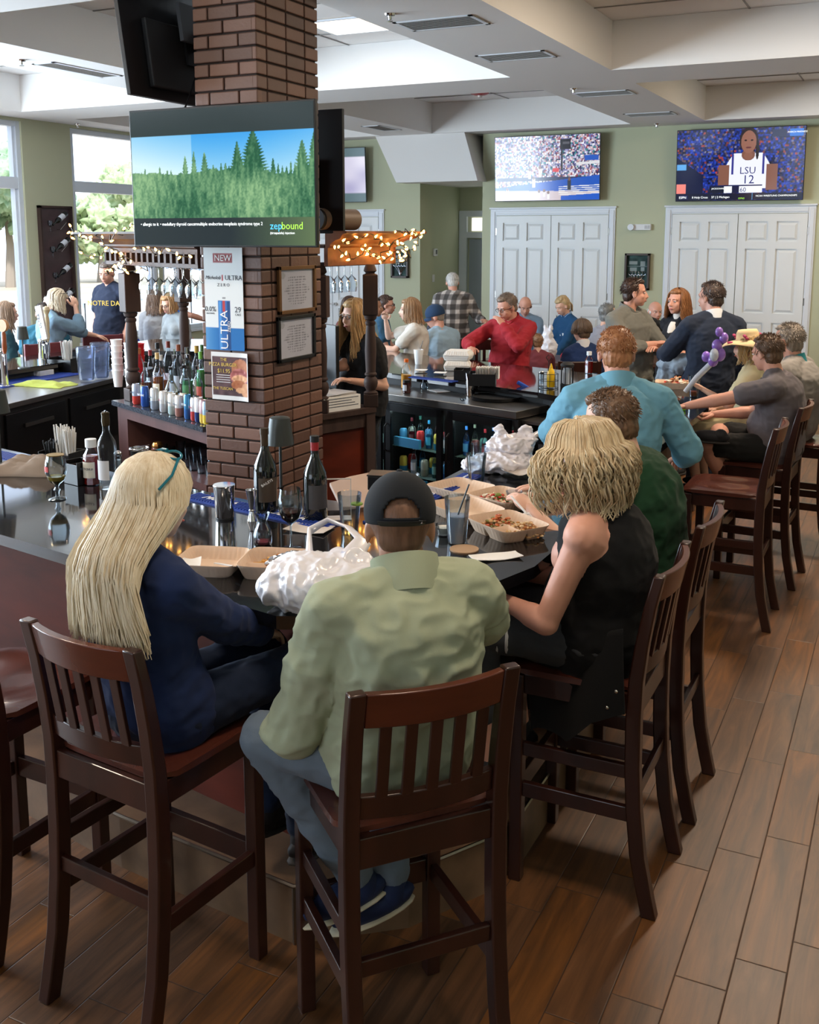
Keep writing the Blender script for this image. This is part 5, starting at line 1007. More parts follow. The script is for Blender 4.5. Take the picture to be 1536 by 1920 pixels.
# ---------------- bottle fridges under the steel counter
F0=at(745,741,z=.93); F1=at(968,772,z=.93); fd=(F1-F0); fd.z=0; FL=fd.length+1.4; fd.normalize(); fn=V((-fd.y,fd.x,0)); FO=F1-fd*FL
def fr(s,t,z): return V((FO.x,FO.y,0))+fd*s+fn*t+V((0,0,z))
def fbox(b,s0,s1,t0,t1,z0,z1,m=0): return b.add([fr(s,t,z) for z in (z0,z1) for s,t in ((s0,t0),(s1,t0),(s1,t1),(s0,t1))],[(3,2,1,0),(4,5,6,7),(0,1,5,4),(1,2,6,5),(2,3,7,6),(3,0,4,7)],m)
t=thing('steel_counter','steel work counter above the glass door fridges','counter',(0,0,0)); fbox(MB(),0,FL,0,.40,.875,.93).build('worktop',STEELD,t,smooth=0,bevel=.004)
fz=thing('bottle_fridge','black double glass door bottle fridge under the steel counter','fridge',(0,0,0)); b=MB(); fbox(b,0,FL,.36,.4,.05,.87); fbox(b,0,FL,.03,.4,.05,.12); fbox(b,0,FL,.02,.4,.82,.87)
ds=[FL-.05,FL-.62,FL-.68,FL-1.25,FL-1.3,FL-1.87]
for s_ in (FL-.02,FL-.65,FL-1.28,FL-1.9,.02): fbox(b,s_-.02,s_+.02,.03,.4,.05,.87)
b.build('cabinet',BLACKM,fz,smooth=0)
for k in range(3):
    s1=ds[2*k]; s0=ds[2*k+1]; b=MB(); fbox(b,s0,s0+.05,0,.025,.08,.86); fbox(b,s1-.05,s1,0,.025,.08,.86); fbox(b,s0,s1,0,.025,.80,.86); fbox(b,s0,s1,0,.025,.08,.13); d_=b.build('door',BLACK,fz,smooth=0); fbox(MB(),s0+.05,s1-.05,.01,.014,.13,.80).build('pane',WINGLASS,d_,smooth=0)
    b=MB(); b.tube([fr(s0+.02,-.005,.7),fr(s0+.02,-.03,.68),fr(s0+.02,-.03,.5),fr(s0+.02,-.005,.48)],.007,8); b.build('handle',BLACK,d_)
    for zz in (.30,.52):
        b=MB(); 
        for q in range(14): fbox(b,s0+.03,s1-.03,.05+q*.022,.054+q*.022,zz,zz+.004)
        for q in range(3): fbox(b,s0+.05+q*.22,s0+.056+q*.22,.05,.34,zz-.004,zz)
        b.build('wire_shelf',mat('shelf_wire',(150,190,176),.4,metal=.3),fz,smooth=0)
    b=MB(); fbox(b,s0+.03,s1-.03,.04,.055,.795,.805); b.build('light_strip',mat('fridge_led',(226,255,246),.4,emit=22),fz,smooth=0)
FC=[((90,170,220),(60,120,200)),((224,226,230),(190,200,210)),((210,60,60),(150,40,50)),((120,180,170),(60,120,110)),((226,210,90),(60,150,190)),((110,60,60),(90,30,40)),((190,196,176),(150,160,140)),((60,170,210),(40,120,170))]
k=0
for d_,zz,n_ in ((0,.524,6),(0,.304,6),(1,.524,6),(1,.304,5),(0,.135,5),(1,.135,5)):
    for q in range(n_):
        for row_ in range(1 if zz<.2 else 2):
            s_=ds[2*d_+1]+.09+q*(.44/(n_-1)); c1,c2=FC[(k*5+q*3+row_)%8]; p=fr(s_,.11+.1*row_,zz+.0035); k+=1
            lb='%s in the %s fridge, %s shelf, %s from the left, %s row'%(['blue and pale can','silver white can','red can','teal can','yellow and blue can','dark red can','olive cream can','cyan can'][(k*5+q*3+row_)%8],['right','left'][d_],{.524:'upper',.304:'middle',.135:'bottom'}[zz],ORD[q],['front','back'][row_])
            if (q+d_)%2==0 and zz>.2: bottle(p,lb.replace('can in','bottle in'),'tall',(c2,.5),c2,c1,.22,.03,'drink_bottle','bottles in the fridges')
            else: can(p,lb,c1,c2,.125,.031,'cans in the fridges')
t=thing('carton','blue cardboard carton of cans on the left fridge shelf','carton',fr(ds[3]+.18,.07,.5245),math.atan2(fd.y,fd.x)); MB().bb(-.13,.13,-.03,.0,0,.07).build('carton_body',mat('carton_blue',(70,150,190),.6),t,smooth=0)
# on the steel counter
SZ=.9315
t=thing('juice_bottle','orange juice bottle with an orange cap behind the dark jar','bottle',at(762,728,z=SZ)); MB().lathe([(.001,0),(.04,.001),(.042,.01),(.042,.13),(.036,.16),(.016,.2),(.015,.215)],18).build('plastic_body',GLASS,t); MB().lathe([(.001,.004),(.04,.005),(.04,.11),(.001,.111)],16).build('juice',mat('orange_juice',(232,160,40),.3,coat=.3),t); MB().lathe([(.018,.21),(.018,.235),(.001,.236)],14).build('cap',mat('orange_cap',(226,110,30),.4),t)
t=thing('jar','dark jar with a black lid on the steel counter','jar',at(768,735,z=SZ)+V((-.0,-.05,0))); MB().lathe([(.001,0),(.03,.001),(.031,.01),(.031,.08)],16).build('jar_body',mat('dark_jam',(50,20,20),.1,coat=.4),t); lab(None,.031,.02,.065,LABW,t,-.9,.9,-2.0); MB().lathe([(.03,.08),(.03,.1),(.001,.101)],16).build('lid',BLACK,t)
t=thing('carafe','small clear carafe on the steel counter','carafe',at(795,729,z=SZ)); MB().shell([(.026,0),(.03,.01),(.028,.035),(.013,.06),(.013,.08),(.018,.095)],.002,20).build('glass_body',GLASS,t)
for px,py,w_,h_,rz,lb in ((823,733,.12,.17,.9,'white order slip on the steel counter'),(850,728,.11,.17,1.3,'pale green order slip on the steel counter')): sheet(at(px,py,z=SZ+.001*(px>840)),w_,h_,rz,lb,mat('slip_green',(206,216,206),.7) if px>840 else PAPER,'order_slip','paper',bend=.002)
t=thing('shaker_tin','tall steel tumbler on the steel counter behind the bar','shaker tin',at(883,742,z=SZ)); MB().shell([(.032,0),(.034,.003),(.042,.175)],.0015,24).build('cup',CHROME,t)
t=thing('glass_mug','small clear glass lying on the steel counter','glass',at(868,750,z=SZ)); q=MB().shell([(.02,0),(.024,.06)],.002,16).build('glass_body',GLASS,t); q.rotation_euler=(PI/2,0,.4); q.location=(0,0,.025)
for k in range(3):
    t=MB().lathe([(.001,0),(.175,0),(.185,.012),(.18,.012),(.172,.005),(.001,.005)],40).build('serving_tray',BLACKM); t.location=at(930,748,z=SZ)+V((.004*k,-.0,.007*k)); tag(t,['bottom','middle','top'][k]+' round black serving tray of the stack on the steel counter','tray','stacked round trays')
t=thing('menu_folder','black menu folder lying on the round trays','folder',at(915,742,z=SZ)+V((0,0,.03)),.4); MB().box((0,0,.004),(.2,.12,.007)).build('cover',BLACK,t,smooth=0)
# far bar top
z=BZ2
pint(at(785,683,z=z),'white foam cup with a straw on the far bar',WHITE,.1,'foam_cup',[(.028,0),(.03,.003),(.043,.13)],straw=1,group=None)
FOAM=mat('foam_white',(236,236,236),.7)
t=[c for c in COL.objects if c.get('label')=='white foam cup with a straw on the far bar'][0]
for c in t.children:
    if c.name.startswith('glass_body'): c.data=c.data.copy(); c.data.materials[0]=FOAM; c.name='cup_body'
def closed_box(p,rz,label,sc=1):
    t=thing('takeout_box',label,'takeout box',p,rz,'closed white takeout boxes'); b=MB(); b.box((0,0,.02),(.2,.2,.04),t=1.12); b.build('base',SHELLW,t,smooth=0,bevel=.008); b=MB(); b.box((0,0,.062),(.224,.224,.038),t=.8)
    for k in range(9): b.bar((-.085+k*.021,-.11,.047),(-.075+k*.0186,-.092,.078),.007,.004)
    b.build('lid',SHELLW,t,smooth=0,bevel=.006); return t
p=at(858,693,z=z); closed_box(p,.35,'lower closed white takeout box by the man in red'); closed_box(p+V((0,.02,.083)),.2,'upper closed white takeout box by the man in red')
caddy(at(905,722,z=z),'black caddy of white napkins beside the steel tumbler',.3,(.2,.13,.1),napkins=22,seed=3); caddy(at(868,712,z=z),'black caddy with a round brush left of the napkin caddy',.3,(.13,.12,.09),seed=4)
b_=at(760,708,z=z); rail_mat((b_.x,b_.y,z),(b_.x+.45,b_.y-.1,z),.08,'blue bar mat on the far bar by the paper slips')
for px,py,lb in ((790,694,'white paper slip on the far bar near the foam cup'),(826,699,'second white paper slip on the blue far mat')): sheet(at(px,py,z=z+.013),.1,.09,.3,lb,name='order_slip',cat='paper',bend=.002)
t=thing('condiment_rack','wire condiment rack with a mustard bottle on the far bar','condiment rack',at(1028,728,z=z),.1); b=MB()
for zz in (.006,.06,.11): b.tube([(.065*cos(a)*1.15,.05*sin(a)*1.2,zz) for a in [2*PI*i/20 for i in range(20)]],.0022,5,closed=True)
for i in range(10): a=2*PI*i/10; b.cyl((.075*cos(a),.06*sin(a),.0),(.075*cos(a),.06*sin(a),.11),.002,n=5)
b.tube([(0,0,.0),(0,0,.2),(.02,0,.23),(0,0,.25),(-.02,0,.23),(0,0,.2)],.003,6); b.build('wire_frame',BLACK,t)
t=thing('mustard_bottle','yellow squeeze mustard bottle in the wire rack','bottle',at(1032,728,z=z)+V((.0,.01,.008))); MB().lathe([(.001,0),(.026,0),(.03,.01),(.03,.09),(.025,.12),(.012,.14)],16).build('squeeze_body',mat('mustard',(232,186,20),.35),t); MB().lathe([(.013,.14),(.011,.15),(.004,.175),(.001,.176)],12).build('nozzle',mat('mustard',(0,0,0)),t)
t=thing('salt_shaker','clear shaker in the wire condiment rack','shaker',at(1016,722,z=z)+V((-.01,.02,.008))); MB().shell([(.018,0),(.02,.08)],.002,12).build('glass_body',GLASS,t); MB().sph((0,0,.085),(.02,.02,.014),12).build('cap',CHROME,t)
t=thing('lantern','black lantern caddy right of the mustard bottle','lantern',at(1063,728,z=z)); MB().lathe([(.001,0),(.05,0),(.052,.03),(.045,.035)],8).build('base',BLACKM,t); b=MB(); [b.cyl((.045*cos(a),.045*sin(a),.03),(.045*cos(a),.045*sin(a),.17),.004,n=6) for a in [PI/4*i for i in range(8)]]; b.build('cage',BLACK,t); MB().lathe([(.05,.165),(.05,.18),(.03,.195),(.001,.2)],16).build('top',BLACKM,t); MB().cyl((0,0,.035),(0,0,.15),.03,n=16).build('candle_glass',mat('lantern_glass',(190,200,210),.3),t)
t=thing('ketchup_bottle','ketchup bottle with a white cap on the far bar behind the man in light blue','bottle',at(1104,700,z=z)); MB().lathe([(.001,0),(.033,.001),(.034,.1),(.03,.12),(.017,.14),(.017,.155)],8).build('glass_body',GLASS,t); MB().lathe([(.001,.003),(.03,.004),(.031,.1),(.001,.101)],8).build('ketchup',mat('ketchup',(0,0,0)),t); MB().lathe([(.021,.15),(.021,.18),(.001,.181)],14).build('cap',WHITE,t)
t=thing('takeout_tray','tan takeout tray of food beside the iced tea glass','takeout box',at(1262,727,z=z),.2,None); tray_mesh(.26,.2,.045,()).build('base',SHELL,t,smooth=60); foodpile('leftover_food',t,(.02,.0,.012),(.085,.06),.05,[(226,214,190),(206,170,130),(230,226,214),(170,110,70),(200,80,60)],70,31,.016)
pint(at(1301,744,z=z),'pint glass with amber iced tea before the boy',mat('iced_tea',(150,70,30),.1,coat=.4),.04); pint(at(1252,757,z=z),'short clear glass beside the food tray',prof=[(.028,0),(.03,.005),(.034,.09)])
t=thing('phone_case','bright green phone case under the hand of the boy','phone',at(1262,768,z=z),.9); MB().box((0,0,.012),(.09,.15,.022)).build('case_body',mat('neon_green',(140,226,50),.4),t,smooth=0,bevel=.006)
sheet(at(1235,757,z=z),.09,.06,.3,'small white slip beside the green phone case',name='order_slip',cat='paper')
# gap station: shelf, red handled opener cart, blue scoop
p=at(1010,790,z=.86); t=thing('ice_station','steel ice station shelf with a white letter plate behind the curly haired woman','station',(p.x,p.y,0),-.3); MB().bb(-.12,.5,-.05,.3,.84,.86).build('shelf',STEELD,t,smooth=0); b=MB(); [b.bb(x-.012,x+.012,y-.012,y+.012,0,.84) for x in (-.1,.48) for y in (-.03,.28)]; b.build('leg',STEELD,t,smooth=0); MB().bb(-.1,.48,.26,.28,.2,.84).build('back_panel',BLACKM,t,smooth=0)
b=MB(); b.bb(.0,.16,-.04,-.034,.72,.78); pl=b.build('letter_plate',mat('plate_grey',(150,156,164),.5),t,smooth=0); text('MOP',.05,BLACKM,pl,(.08,-.043,.75),R90,'lettering')
MB().bb(-.1,.48,0,.26,.5,.52).build('lower_shelf',STEELD,t,smooth=0)
p=at(972,868,z=.93); q=at(1045,797,z=1.08); t=thing('hose_handle','curved clear hose with a red lettered handle behind the bar','hose',p); a=V((0,0,-.1)); d=q-p; MB().tube([a,V((0,0,.0)),V((d.x*.15,d.y*.15,.09)),V((d.x*.4,d.y*.4,.125)),V((d.x*.6,d.y*.6,.135))],.018,12).build('hose_tube',mat('hose_clear',(190,186,190),.25),t); MB().bar((d.x*.55,d.y*.55,.132),(d.x*1.1,d.y*1.1,.16),.035,.02).build('red_grip',mat('grip_red',(176,36,34),.4),t,smooth=0,bevel=.004)
t=thing('ice_scoop','large blue plastic scoop hanging beside the steel counter','scoop',at(1012,765,z=.86),.3); MB().shell([(.05,0),(.075,.04),(.09,.16)],.004,24).build('scoop_bowl',mat('scoop_blue',(20,70,170),.35),t); b=MB(); b.bar((-.09,.0,.15),(-.17,.02,.19),.035,.025); b.build('handle',mat('scoop_blue',(0,0,0)),t,smooth=0,bevel=.006)
# register screen and papers
t=thing('register_screen','black register screen seen edge on between the turned posts','screen',(0,0,0)); p0=at(613,660,y=6.45); MB().box((p0.x+.03,p0.y,1.27),(.2,.03,.46),rz=-.5).build('panel',BLACK,t,smooth=0,bevel=.004); MB().cyl((p0.x+.02,p0.y+.05,.955),(p0.x+.02,p0.y+.05,1.2),.03).build('stand',BLACKM,t)
p=wr(.16,.14,.955); t=thing('paper_box','white lettered box of papers on the register stand','box',p,math.atan2(e1.y,e1.x)); MB().bb(-.17,.15,-.13,.1,0,.1).build('box_body',PAPER,t,smooth=0,bevel=.002); b=MB(); [b.bb(-.15,.13-.03*(k%3),-.1306,-.1302,.03+k*.018,.035+k*.018) for k in range(4)]; b.build('print_lines',PD,t,smooth=0); b=MB(); [b.box((.0+.01*k,.0,.103+k*.003),(.28-.02*k,.2,.002),Matrix.Rotation(.1*k-.1,3,'Z')) for k in range(4)]; b.build('loose_papers',mat('paper_grey',(190,186,184),.7),t,smooth=0)
# speaker roll on the right canopy
p=wc(.1,.02,cz0+.3); t=thing('speaker','tan cylindrical speaker lying on the right canopy','speaker',(0,0,0)); d=(g1*.9-h1*.1).normalized(); MB().cyl(p-d*.14,p+d*.2,.07,n=28).build('cylinder_body',mat('speaker_tan',(120,100,84),.5),t,smooth=40); MB().cyl(p-d*.165,p-d*.138,.066,n=28).build('speaker_cone',BLACKM,t,smooth=40)
# ---------------- beer taps and left counter
def tap(px,py,label,hcol,kind,hh):
    p=at(px,py,z=.9215); t=thing('beer_tap',label,'beer tap',p,0,'beer taps on the left counter'); MB().lathe([(.05,0),(.05,.01),(.036,.015),(.034,.28),(.036,.29),(.03,.31),(.001,.315)],24).build('tower',CHROME,t)
    b=MB(); b.cyl((.03,-.02,.26),(.1,-.06,.26),.012); b.cyl((.1,-.06,.275),(.1,-.06,.19),.011); b.build('faucet',CHROME,t); k=V((.09,-.055,.28))
    if kind=='paddle': b=MB(); b.box(k+V((-.02,0,.03+hh/2)),(.062,.022,hh),Matrix.Rotation(-.2,3,'Y'),t=1.15); o=b.build('handle',mat('tap_white',(214,210,210),.4),t,smooth=0,bevel=.003); text('ULTRA',.042,PD,o,(k.x-.035,k.y-.014,k.z+hh*.65),(PI/2,-PI/2-.2,0),'lettering')
    elif kind=='round': MB().lathe([(.01,0),(.016,.02),(.02,.05),(.018,.16),(.012,.18)],14,o=k,m=0).build('handle',mat('tap_amber',(140,70,30),.3,coat=.3),t); MB().cyl(k+V((0,-.014,.225)),k+V((0,.014,.225)),.05,n=24).build('badge',mat('tap_badge',(190,140,96),.4),t,smooth=40)
    else: MB().lathe([(.008,0),(.014,.02),(.02,.06),(.014,.09),(.02,.12),(.022,.2),(.016,.24),(.024,.26),(.034,.285),(.024,.31),(.001,.32)],14,o=k).build('handle',mat('tap_cream',(206,186,150),.4),t)
tap(8,725,'chrome beer tap with a round amber badge handle',0,'round',.2); tap(82,700,'chrome beer tap with a tilted white ULTRA paddle',0,'paddle',.3); tap(88,697,'beer tap with a turned cream handle',0,'turned',.3)
z=.9215
t=thing('salt_shaker','round salt shakers bowl by the beer taps','shaker',at(62,706,z=z)); MB().lathe([(.001,0),(.04,.0),(.05,.03),(.04,.07),(.025,.08)],16).build('bowl',glassmat('clear_plastic'),t); MB().lathe([(.03,.08),(.03,.095),(.001,.1)],14).build('lid',CHROME,t)
caddy(at(122,697,z=z),'black caddy of straws beside the plastic pitcher',.1,(.26,.16,.13),straws=((.05,30,SW,.28),(.02,16,SW,.27)),seed=9)
PITCH_=glassmat('pitcher_plastic',(222,228,240),.3,.08,.07)
for px,py,lb,h_ in ((163,712,'ridged clear plastic pitcher of ice water nearest the towel',.28),(190,708,'clear plastic pitcher with a thick handle beside the white cups',.3)):
    t=thing('pitcher',lb,'pitcher',at(px,py,z=z+.012),.3,'plastic pitchers'); MB().shell([(.06,0),(.064,.01),(.082,h_)],.004,12).build('pitcher_body',PITCH_,t); MB().tube([(.075,0,h_-.02),(.13,.0,h_-.03),(.13,0,.1),(.07,0,.06)],.012,10).build('handle',PITCH_,t)
def cups(p,label,n_,h_=.13,r=.045,m=FOAM):
    for k in range(n_):
        c=MB().lathe([(r*.7,0),(r,h_),(r*1.06,h_),(r*1.06,h_+.006),(r*.93,h_+.006),(r*.68,.01),(.001,.01)],18).build('foam_cup',m); c.location=p+V((0,0,k*.05)); c.rotation_euler=(0,0,0); tag(c,'%s, %s of its stack'%(label,['lowest','second','third','fourth','fifth','sixth','topmost'][k if k<n_-1 else 6]),'cup','stacked cups')
cups(at(222,725,z=z),'white foam cup left of the turned post',6); cups(onwing(246,0,.22),'white foam cup right of the turned post',6); 
cups(onwing(262,0,.5),'red plastic cup behind the liquor bottles',5,.12,.045,mat('cup_red',(196,30,34),.35))
t=thing('reflection_slab','white slab standing in for the bright bar top reflection behind the lamp','box',at(26,712,z=z)+V((-.12,.3,0)),0); MB().bb(-.2,.2,-.08,.08,0,.05).build('box_body',PAPER,t,smooth=0)  # white slab added in place of the bright reflection on the bar top
# ---------------- people
def remesh(b,name,mats,vox,parent=None,smooth_it=2,disp=None):
    o=b.build('tmp',mats,smooth=0); md=o.modifiers.new('r','REMESH'); md.mode='VOXEL'; md.voxel_size=vox; md.adaptivity=0
    if smooth_it: sm=o.modifiers.new('s','SMOOTH'); sm.factor=.5; sm.iterations=smooth_it
    me=bake(o); me.name=name
    me.materials.clear()
    for q in (mats if isinstance(mats,(list,tuple)) else [mats]): me.materials.append(q)
    if disp:
        displace(me,disp)
    me.polygons.foreach_set('use_smooth',[True]*len(me.polygons)); o=bpy.data.objects.new(name,me); COL.objects.link(o)
    if parent: o.parent=parent
    return o
def loft(b,pts,right,rad,n=20,m=0,sq=2.3):
    """stack of soft rectangles (superellipses) across the given right vector"""
    vs=[];fs=[];N=len(pts)
    for i,p in enumerate(pts):
        d=(V(pts[min(N-1,i+1)])-V(pts[max(0,i-1)])).normalized(); r=(right-d*right.dot(d)).normalized(); f=d.cross(r)
        for k in range(n):
            t=2*PI*k/n; c_,s_=cos(t),sin(t); e=2/sq; vs.append(V(p)+r*rad[i][0]*math.copysign(abs(c_)**e,c_)+f*rad[i][1]*math.copysign(abs(s_)**e,s_))
    for i in range(N-1):
        for k in range(n): fs.append((i*n+k,i*n+(k+1)%n,(i+1)*n+(k+1)%n,(i+1)*n+k))
    fs+=[tuple(range(n-1,-1,-1)),tuple((N-1)*n+k for k in range(n))]
    return b.add(vs,fs,m)
SKIN={'fair':(218,172,150),'pink':(208,154,134),'tan':(176,128,102),'light':(222,182,162)}
def skin(k): return mat('skin_'+k,SKIN[k],.5,var=(14,.06),spec=.35)
def cloth_m(c,rough=.85,fine=260,bump=.25,sheen=.04): return mat('cloth_%d_%d_%d'%tuple(c),tuple(c),rough,bump=(fine,bump,.001),sheen=sheen,spec=.2)
def hair_m(c,c2=None): return mat('hair_%d_%d_%d'%tuple(c),tuple(c),.42,bump=(60,.5,.004),var=(22,.3),stretch=(3,3,.25),c2=c2,spec=.4)
def ik(a,c,l1,l2,hint):
    d=c-a; L_=d.length; mx=(l1+l2)*.995
    if L_>mx: c=a+d*(mx/L_); d=c-a; L_=mx
    x=(l1*l1-l2*l2+L_*L_)/(2*L_); h=math.sqrt(max(0,l1*l1-x*x)); u=d.normalized(); p=(hint-u*hint.dot(u)); p=p.normalized() if p.length>1e-5 else u.orthogonal().normalized()
    return a+u*x+p*h,c
def hand(b,w,d,up,s,side,curl=.5,m=0,fing=None):
    """palm and five fingers leaving the wrist along d; up = back of the hand"""
    d=d.normalized(); up=(up-d*up.dot(d)).normalized(); r=d.cross(up)*side   # towards the thumb side
    pal=w+d*.05*s
    R_=Matrix((r,d,up)).transposed(); b.sph(w+d*.048*s,(.040*s,.052*s,.016*s),12,m,R_)
    kn=[(.030,.088,.031,.0085),(.011,.094,.035,.009),(-.009,.090,.032,.0085),(-.028,.080,.026,.0075)]; tips=[]
    for x,y,l_,rr in kn:
        p=w+r*x*s*.9+d*y*.82*s+up*.002; dd=d; 
        pr=w+r*x*s*.7+d*.045*s; pts=[pr,p]; rs=[rr*s*1.05,rr*s]
        for q in range(3):
            a=curl*(.5+.45*q); dd=(dd*cos(a)-up*sin(a)).normalized() if q==0 else (dd*cos(curl*.7)-up.cross(r).cross(r)*0+(-up)*sin(curl*.7)).normalized()
            p=p+dd*l_*s*(1,.75,.6)[q]; pts.append(p); rs.append(rr*s*(.95,.88,.72)[q])
        b.tube([pts[0]]+pts[1:]+[pts[-1]+dd*.004*s],rs+[rs[-1]*.4],8,m); tips.append(pts[-1])
    t0=w+r*.022*s+d*.02*s; t1=w+r*.046*s+d*.045*s-up*.008*s; t2=t1+(d*.8+r*.35-up*.4*curl).normalized()*.032*s; t3=t2+(d-up*curl*.5).normalized()*.026*s
    b.tube([t0,t1,t2,t3,t3+(t3-t2)*.15],[.013*s,.0115*s,.0098*s,.008*s,.003*s],8,m)
def frame_of(yaw,pitch,roll):
    return Matrix.Rotation(yaw,3,'Z')@Matrix.Rotation(pitch,3,'X')@Matrix.Rotation(roll,3,'Y')
def hair(style,c,hc,R,s,t,near=False,seed=0,nb=None,len_=.3,c2=None,part=None,BK=None,gp=.95):
    m=hair_m(c,c2); rr=random.Random(seed)
    def P(x,y,z): return hc+R@(V((x,y,z))*s)
    b=MB()
    if style=='shaved': return remesh(b.sph(P(0,-.02,.03),(.078*s,.095*s,.086*s),18,0,R).sph(P(0,-.05,-.015),(.062*s,.05*s,.055*s),14,0,R),'hair',m,.007,t,1)
    if style=='fringe': # bald on top
        for sx in (-1,1): b.sph(P(sx*.062,-.02,-.005),(.022*s,.05*s,.035*s),12,0,R)
        b.sph(P(0,-.062,-.015),(.066*s,.042*s,.045*s),14,0,R)
    else:
        b.sph(P(0,-.028,.04),(.083*s,.09*s,.083*s),18,0,R); b.sph(P(0,-.05,-.02),(.07*s,.056*s,.066*s),14,0,R)
        for sx in (-1,1): b.sph(P(sx*.065,-.022,.018),(.014*s,.032*s,.03*s),10,0,R)
        if style not in ('short','crop'): b.sph(P(0,.022,.086),(.064*s,.06*s,.032*s),12,0,R)
        if style in ('short','crop'): b.sph(P(0,.028,.092),(.055*s,.048*s,.026*s),12,0,R)
    vox=.006 if near else .009
    amp=.006 if style!='fringe' else .003
    o=remesh(b,'hair',m,vox,t,1,lambda q:amp*(abs(noise.noise(q*55))*1.2-.3)+.004*noise.noise(V((q.x*120,q.y*120,q.z*14))))
    if style in ('short','crop','fringe'):
        b=MB(); n=700 if near else 160
        for k in range(n):
            a=rr.uniform(0,2*PI); e=rr.uniform(-.35,1.45); q=V((.086*cos(e)*cos(a),.102*cos(e)*sin(a)-.016,.088*sin(e)+.034))
            if q.y>.035 and q.z<.085: continue
            if style=='fringe' and q.z>.03: continue
            nrm=V((cos(e)*cos(a),cos(e)*sin(a),sin(e))); tg=V((rr.uniform(-.4,.4),rr.uniform(-.9,.2),-.9 if e<.6 else rr.uniform(-.4,.4))); L_=(.013 if style=='crop' else .018)*rr.uniform(.6,1.3)
            p0=hc+R@(q*s*.97); p1=hc+R@((q+(nrm*.35+tg*.7).normalized()*L_)*s); b.tube([p0,(p0+p1)/2+R@(nrm*.003),p1],[.0022,.0018,.0004],4,0,False)
        b.build('hair_tufts',m,o,smooth=80)
    else:
        n={'long':(950,150),'straight':(1500,170),'curly':(1300,200),'bob':(700,150),'pony':(500,90)}[style][0 if near else 1]; rad=.0026 if near else .0065
        b=MB(); L_=len_
        for k in range(n):
            a=rr.uniform(PI*.5+gp,PI*2.5-gp); a=rr.triangular(PI*.5+gp,PI*2.5-gp,PI*1.5) if rr.random()<.35 else a   # azimuth, face gap around +y
            lay=rr.random(); off=1.0+.10*lay; pts=[]
            x0=(part or 0)*.02
            for e in (1.45,1.15,.8,.45,.15):
                q=V((.088*off*cos(e)*cos(a)+x0*(e>1.2),.104*off*cos(e)*sin(a)-.014,.09*off*sin(e)+.034)); pts.append(hc+R@(q*s))
            base=pts[-1]; outw=V((base.x-hc.x,base.y-hc.y,0)); outw=outw.normalized() if outw.length>1e-4 else V((0,-1,0))
            if style=='pony':
                tgt=P(0,-.12,.0); pts=pts[:3]+[pts[3].lerp(tgt,.55),tgt]
                for q in range(1,6): pts.append(tgt+R@V((rr.uniform(-.012,.012)*q/2,-.02*min(q,2),0))*s+V((0,0,-.028*q*s)))
            else:
                LL=L_*rr.uniform(.86,1.04); steps=(13 if style=='curly' else 8) if near else 5
                if style=='curly': LL=L_*rr.uniform(.5,1.2)
                ph=rr.uniform(0,6.28); wv={'straight':.004,'long':.012,'curly':.011,'bob':.006}[style]; fl={'straight':.10,'long':.16,'curly':.34,'bob':.12}[style]
                puff={'curly':.05*lay,'bob':.01}.get(style,0)
                if style=='curly': pts=[hc+(p-hc)*(1+.22*lay*min(1,i/2)) for i,p in enumerate(pts)]; base=pts[-1]
                for q in range(1,steps+1):
                    u=q/steps; p=base+V((0,0,-LL*s*u))+outw*(fl*LL*u*(1-.45*u) if style!='curly' else .03*sin(u*PI)+.02*lay)*1
                    tw=2*PI*u*(1.9 if style=='curly' else 1.3)+ph; p+=V((cos(tw),sin(tw),0))*wv*u**.5
                    if nb is not None and p.z<nb.z+.03:
                        h=V((p.x-nb.x,p.y-nb.y,0)); need=.1+min(.05,(nb.z+.03-p.z)*.5)
                        if h.length<need: p+=(h.normalized() if h.length>1e-3 else outw)*(need-h.length)
                    if BK is not None:
                        SD=V((-BK.y,BK.x,0)); r0=base-nb; fx0=r0.dot(BK); lx0=r0.dot(SD); k_=min(1,u*1.5); k_=k_*k_*(3-2*k_); lx=lx0*(1+.75*u)+.012*sin(ph+3*u)
                        fx=fx0*(1-k_)+k_*(.135+.03*lay-.05*(lx/.17)**2); p=nb+BK*fx+SD*lx; p.z=base.z-LL*s*u+.02*k_; p+=V((cos(tw),sin(tw),0))*wv*u**.5
                    pts.append(p)
            N=len(pts); b.tube(pts,[rad*(1 if i<N-2 else (.75 if i==N-2 else .3)) for i in range(N)],4 if near else 5,0,False)
        b.build('hair_strands',m,o,smooth=80)
    return o
PEOPLE=[]
def fold_disp(amp,seed,fr=9):
    def f(q):
        n1=noise.noise(V((q.x*fr+seed,q.y*fr,q.z*fr*1.3))); n2=noise.noise(V((q.x*fr*2.2,q.y*fr*2.2+seed,q.z*fr*3.2))); return amp*((1-abs(n1)*4)*.6+(1-abs(n2)*4)*.3)
    return f
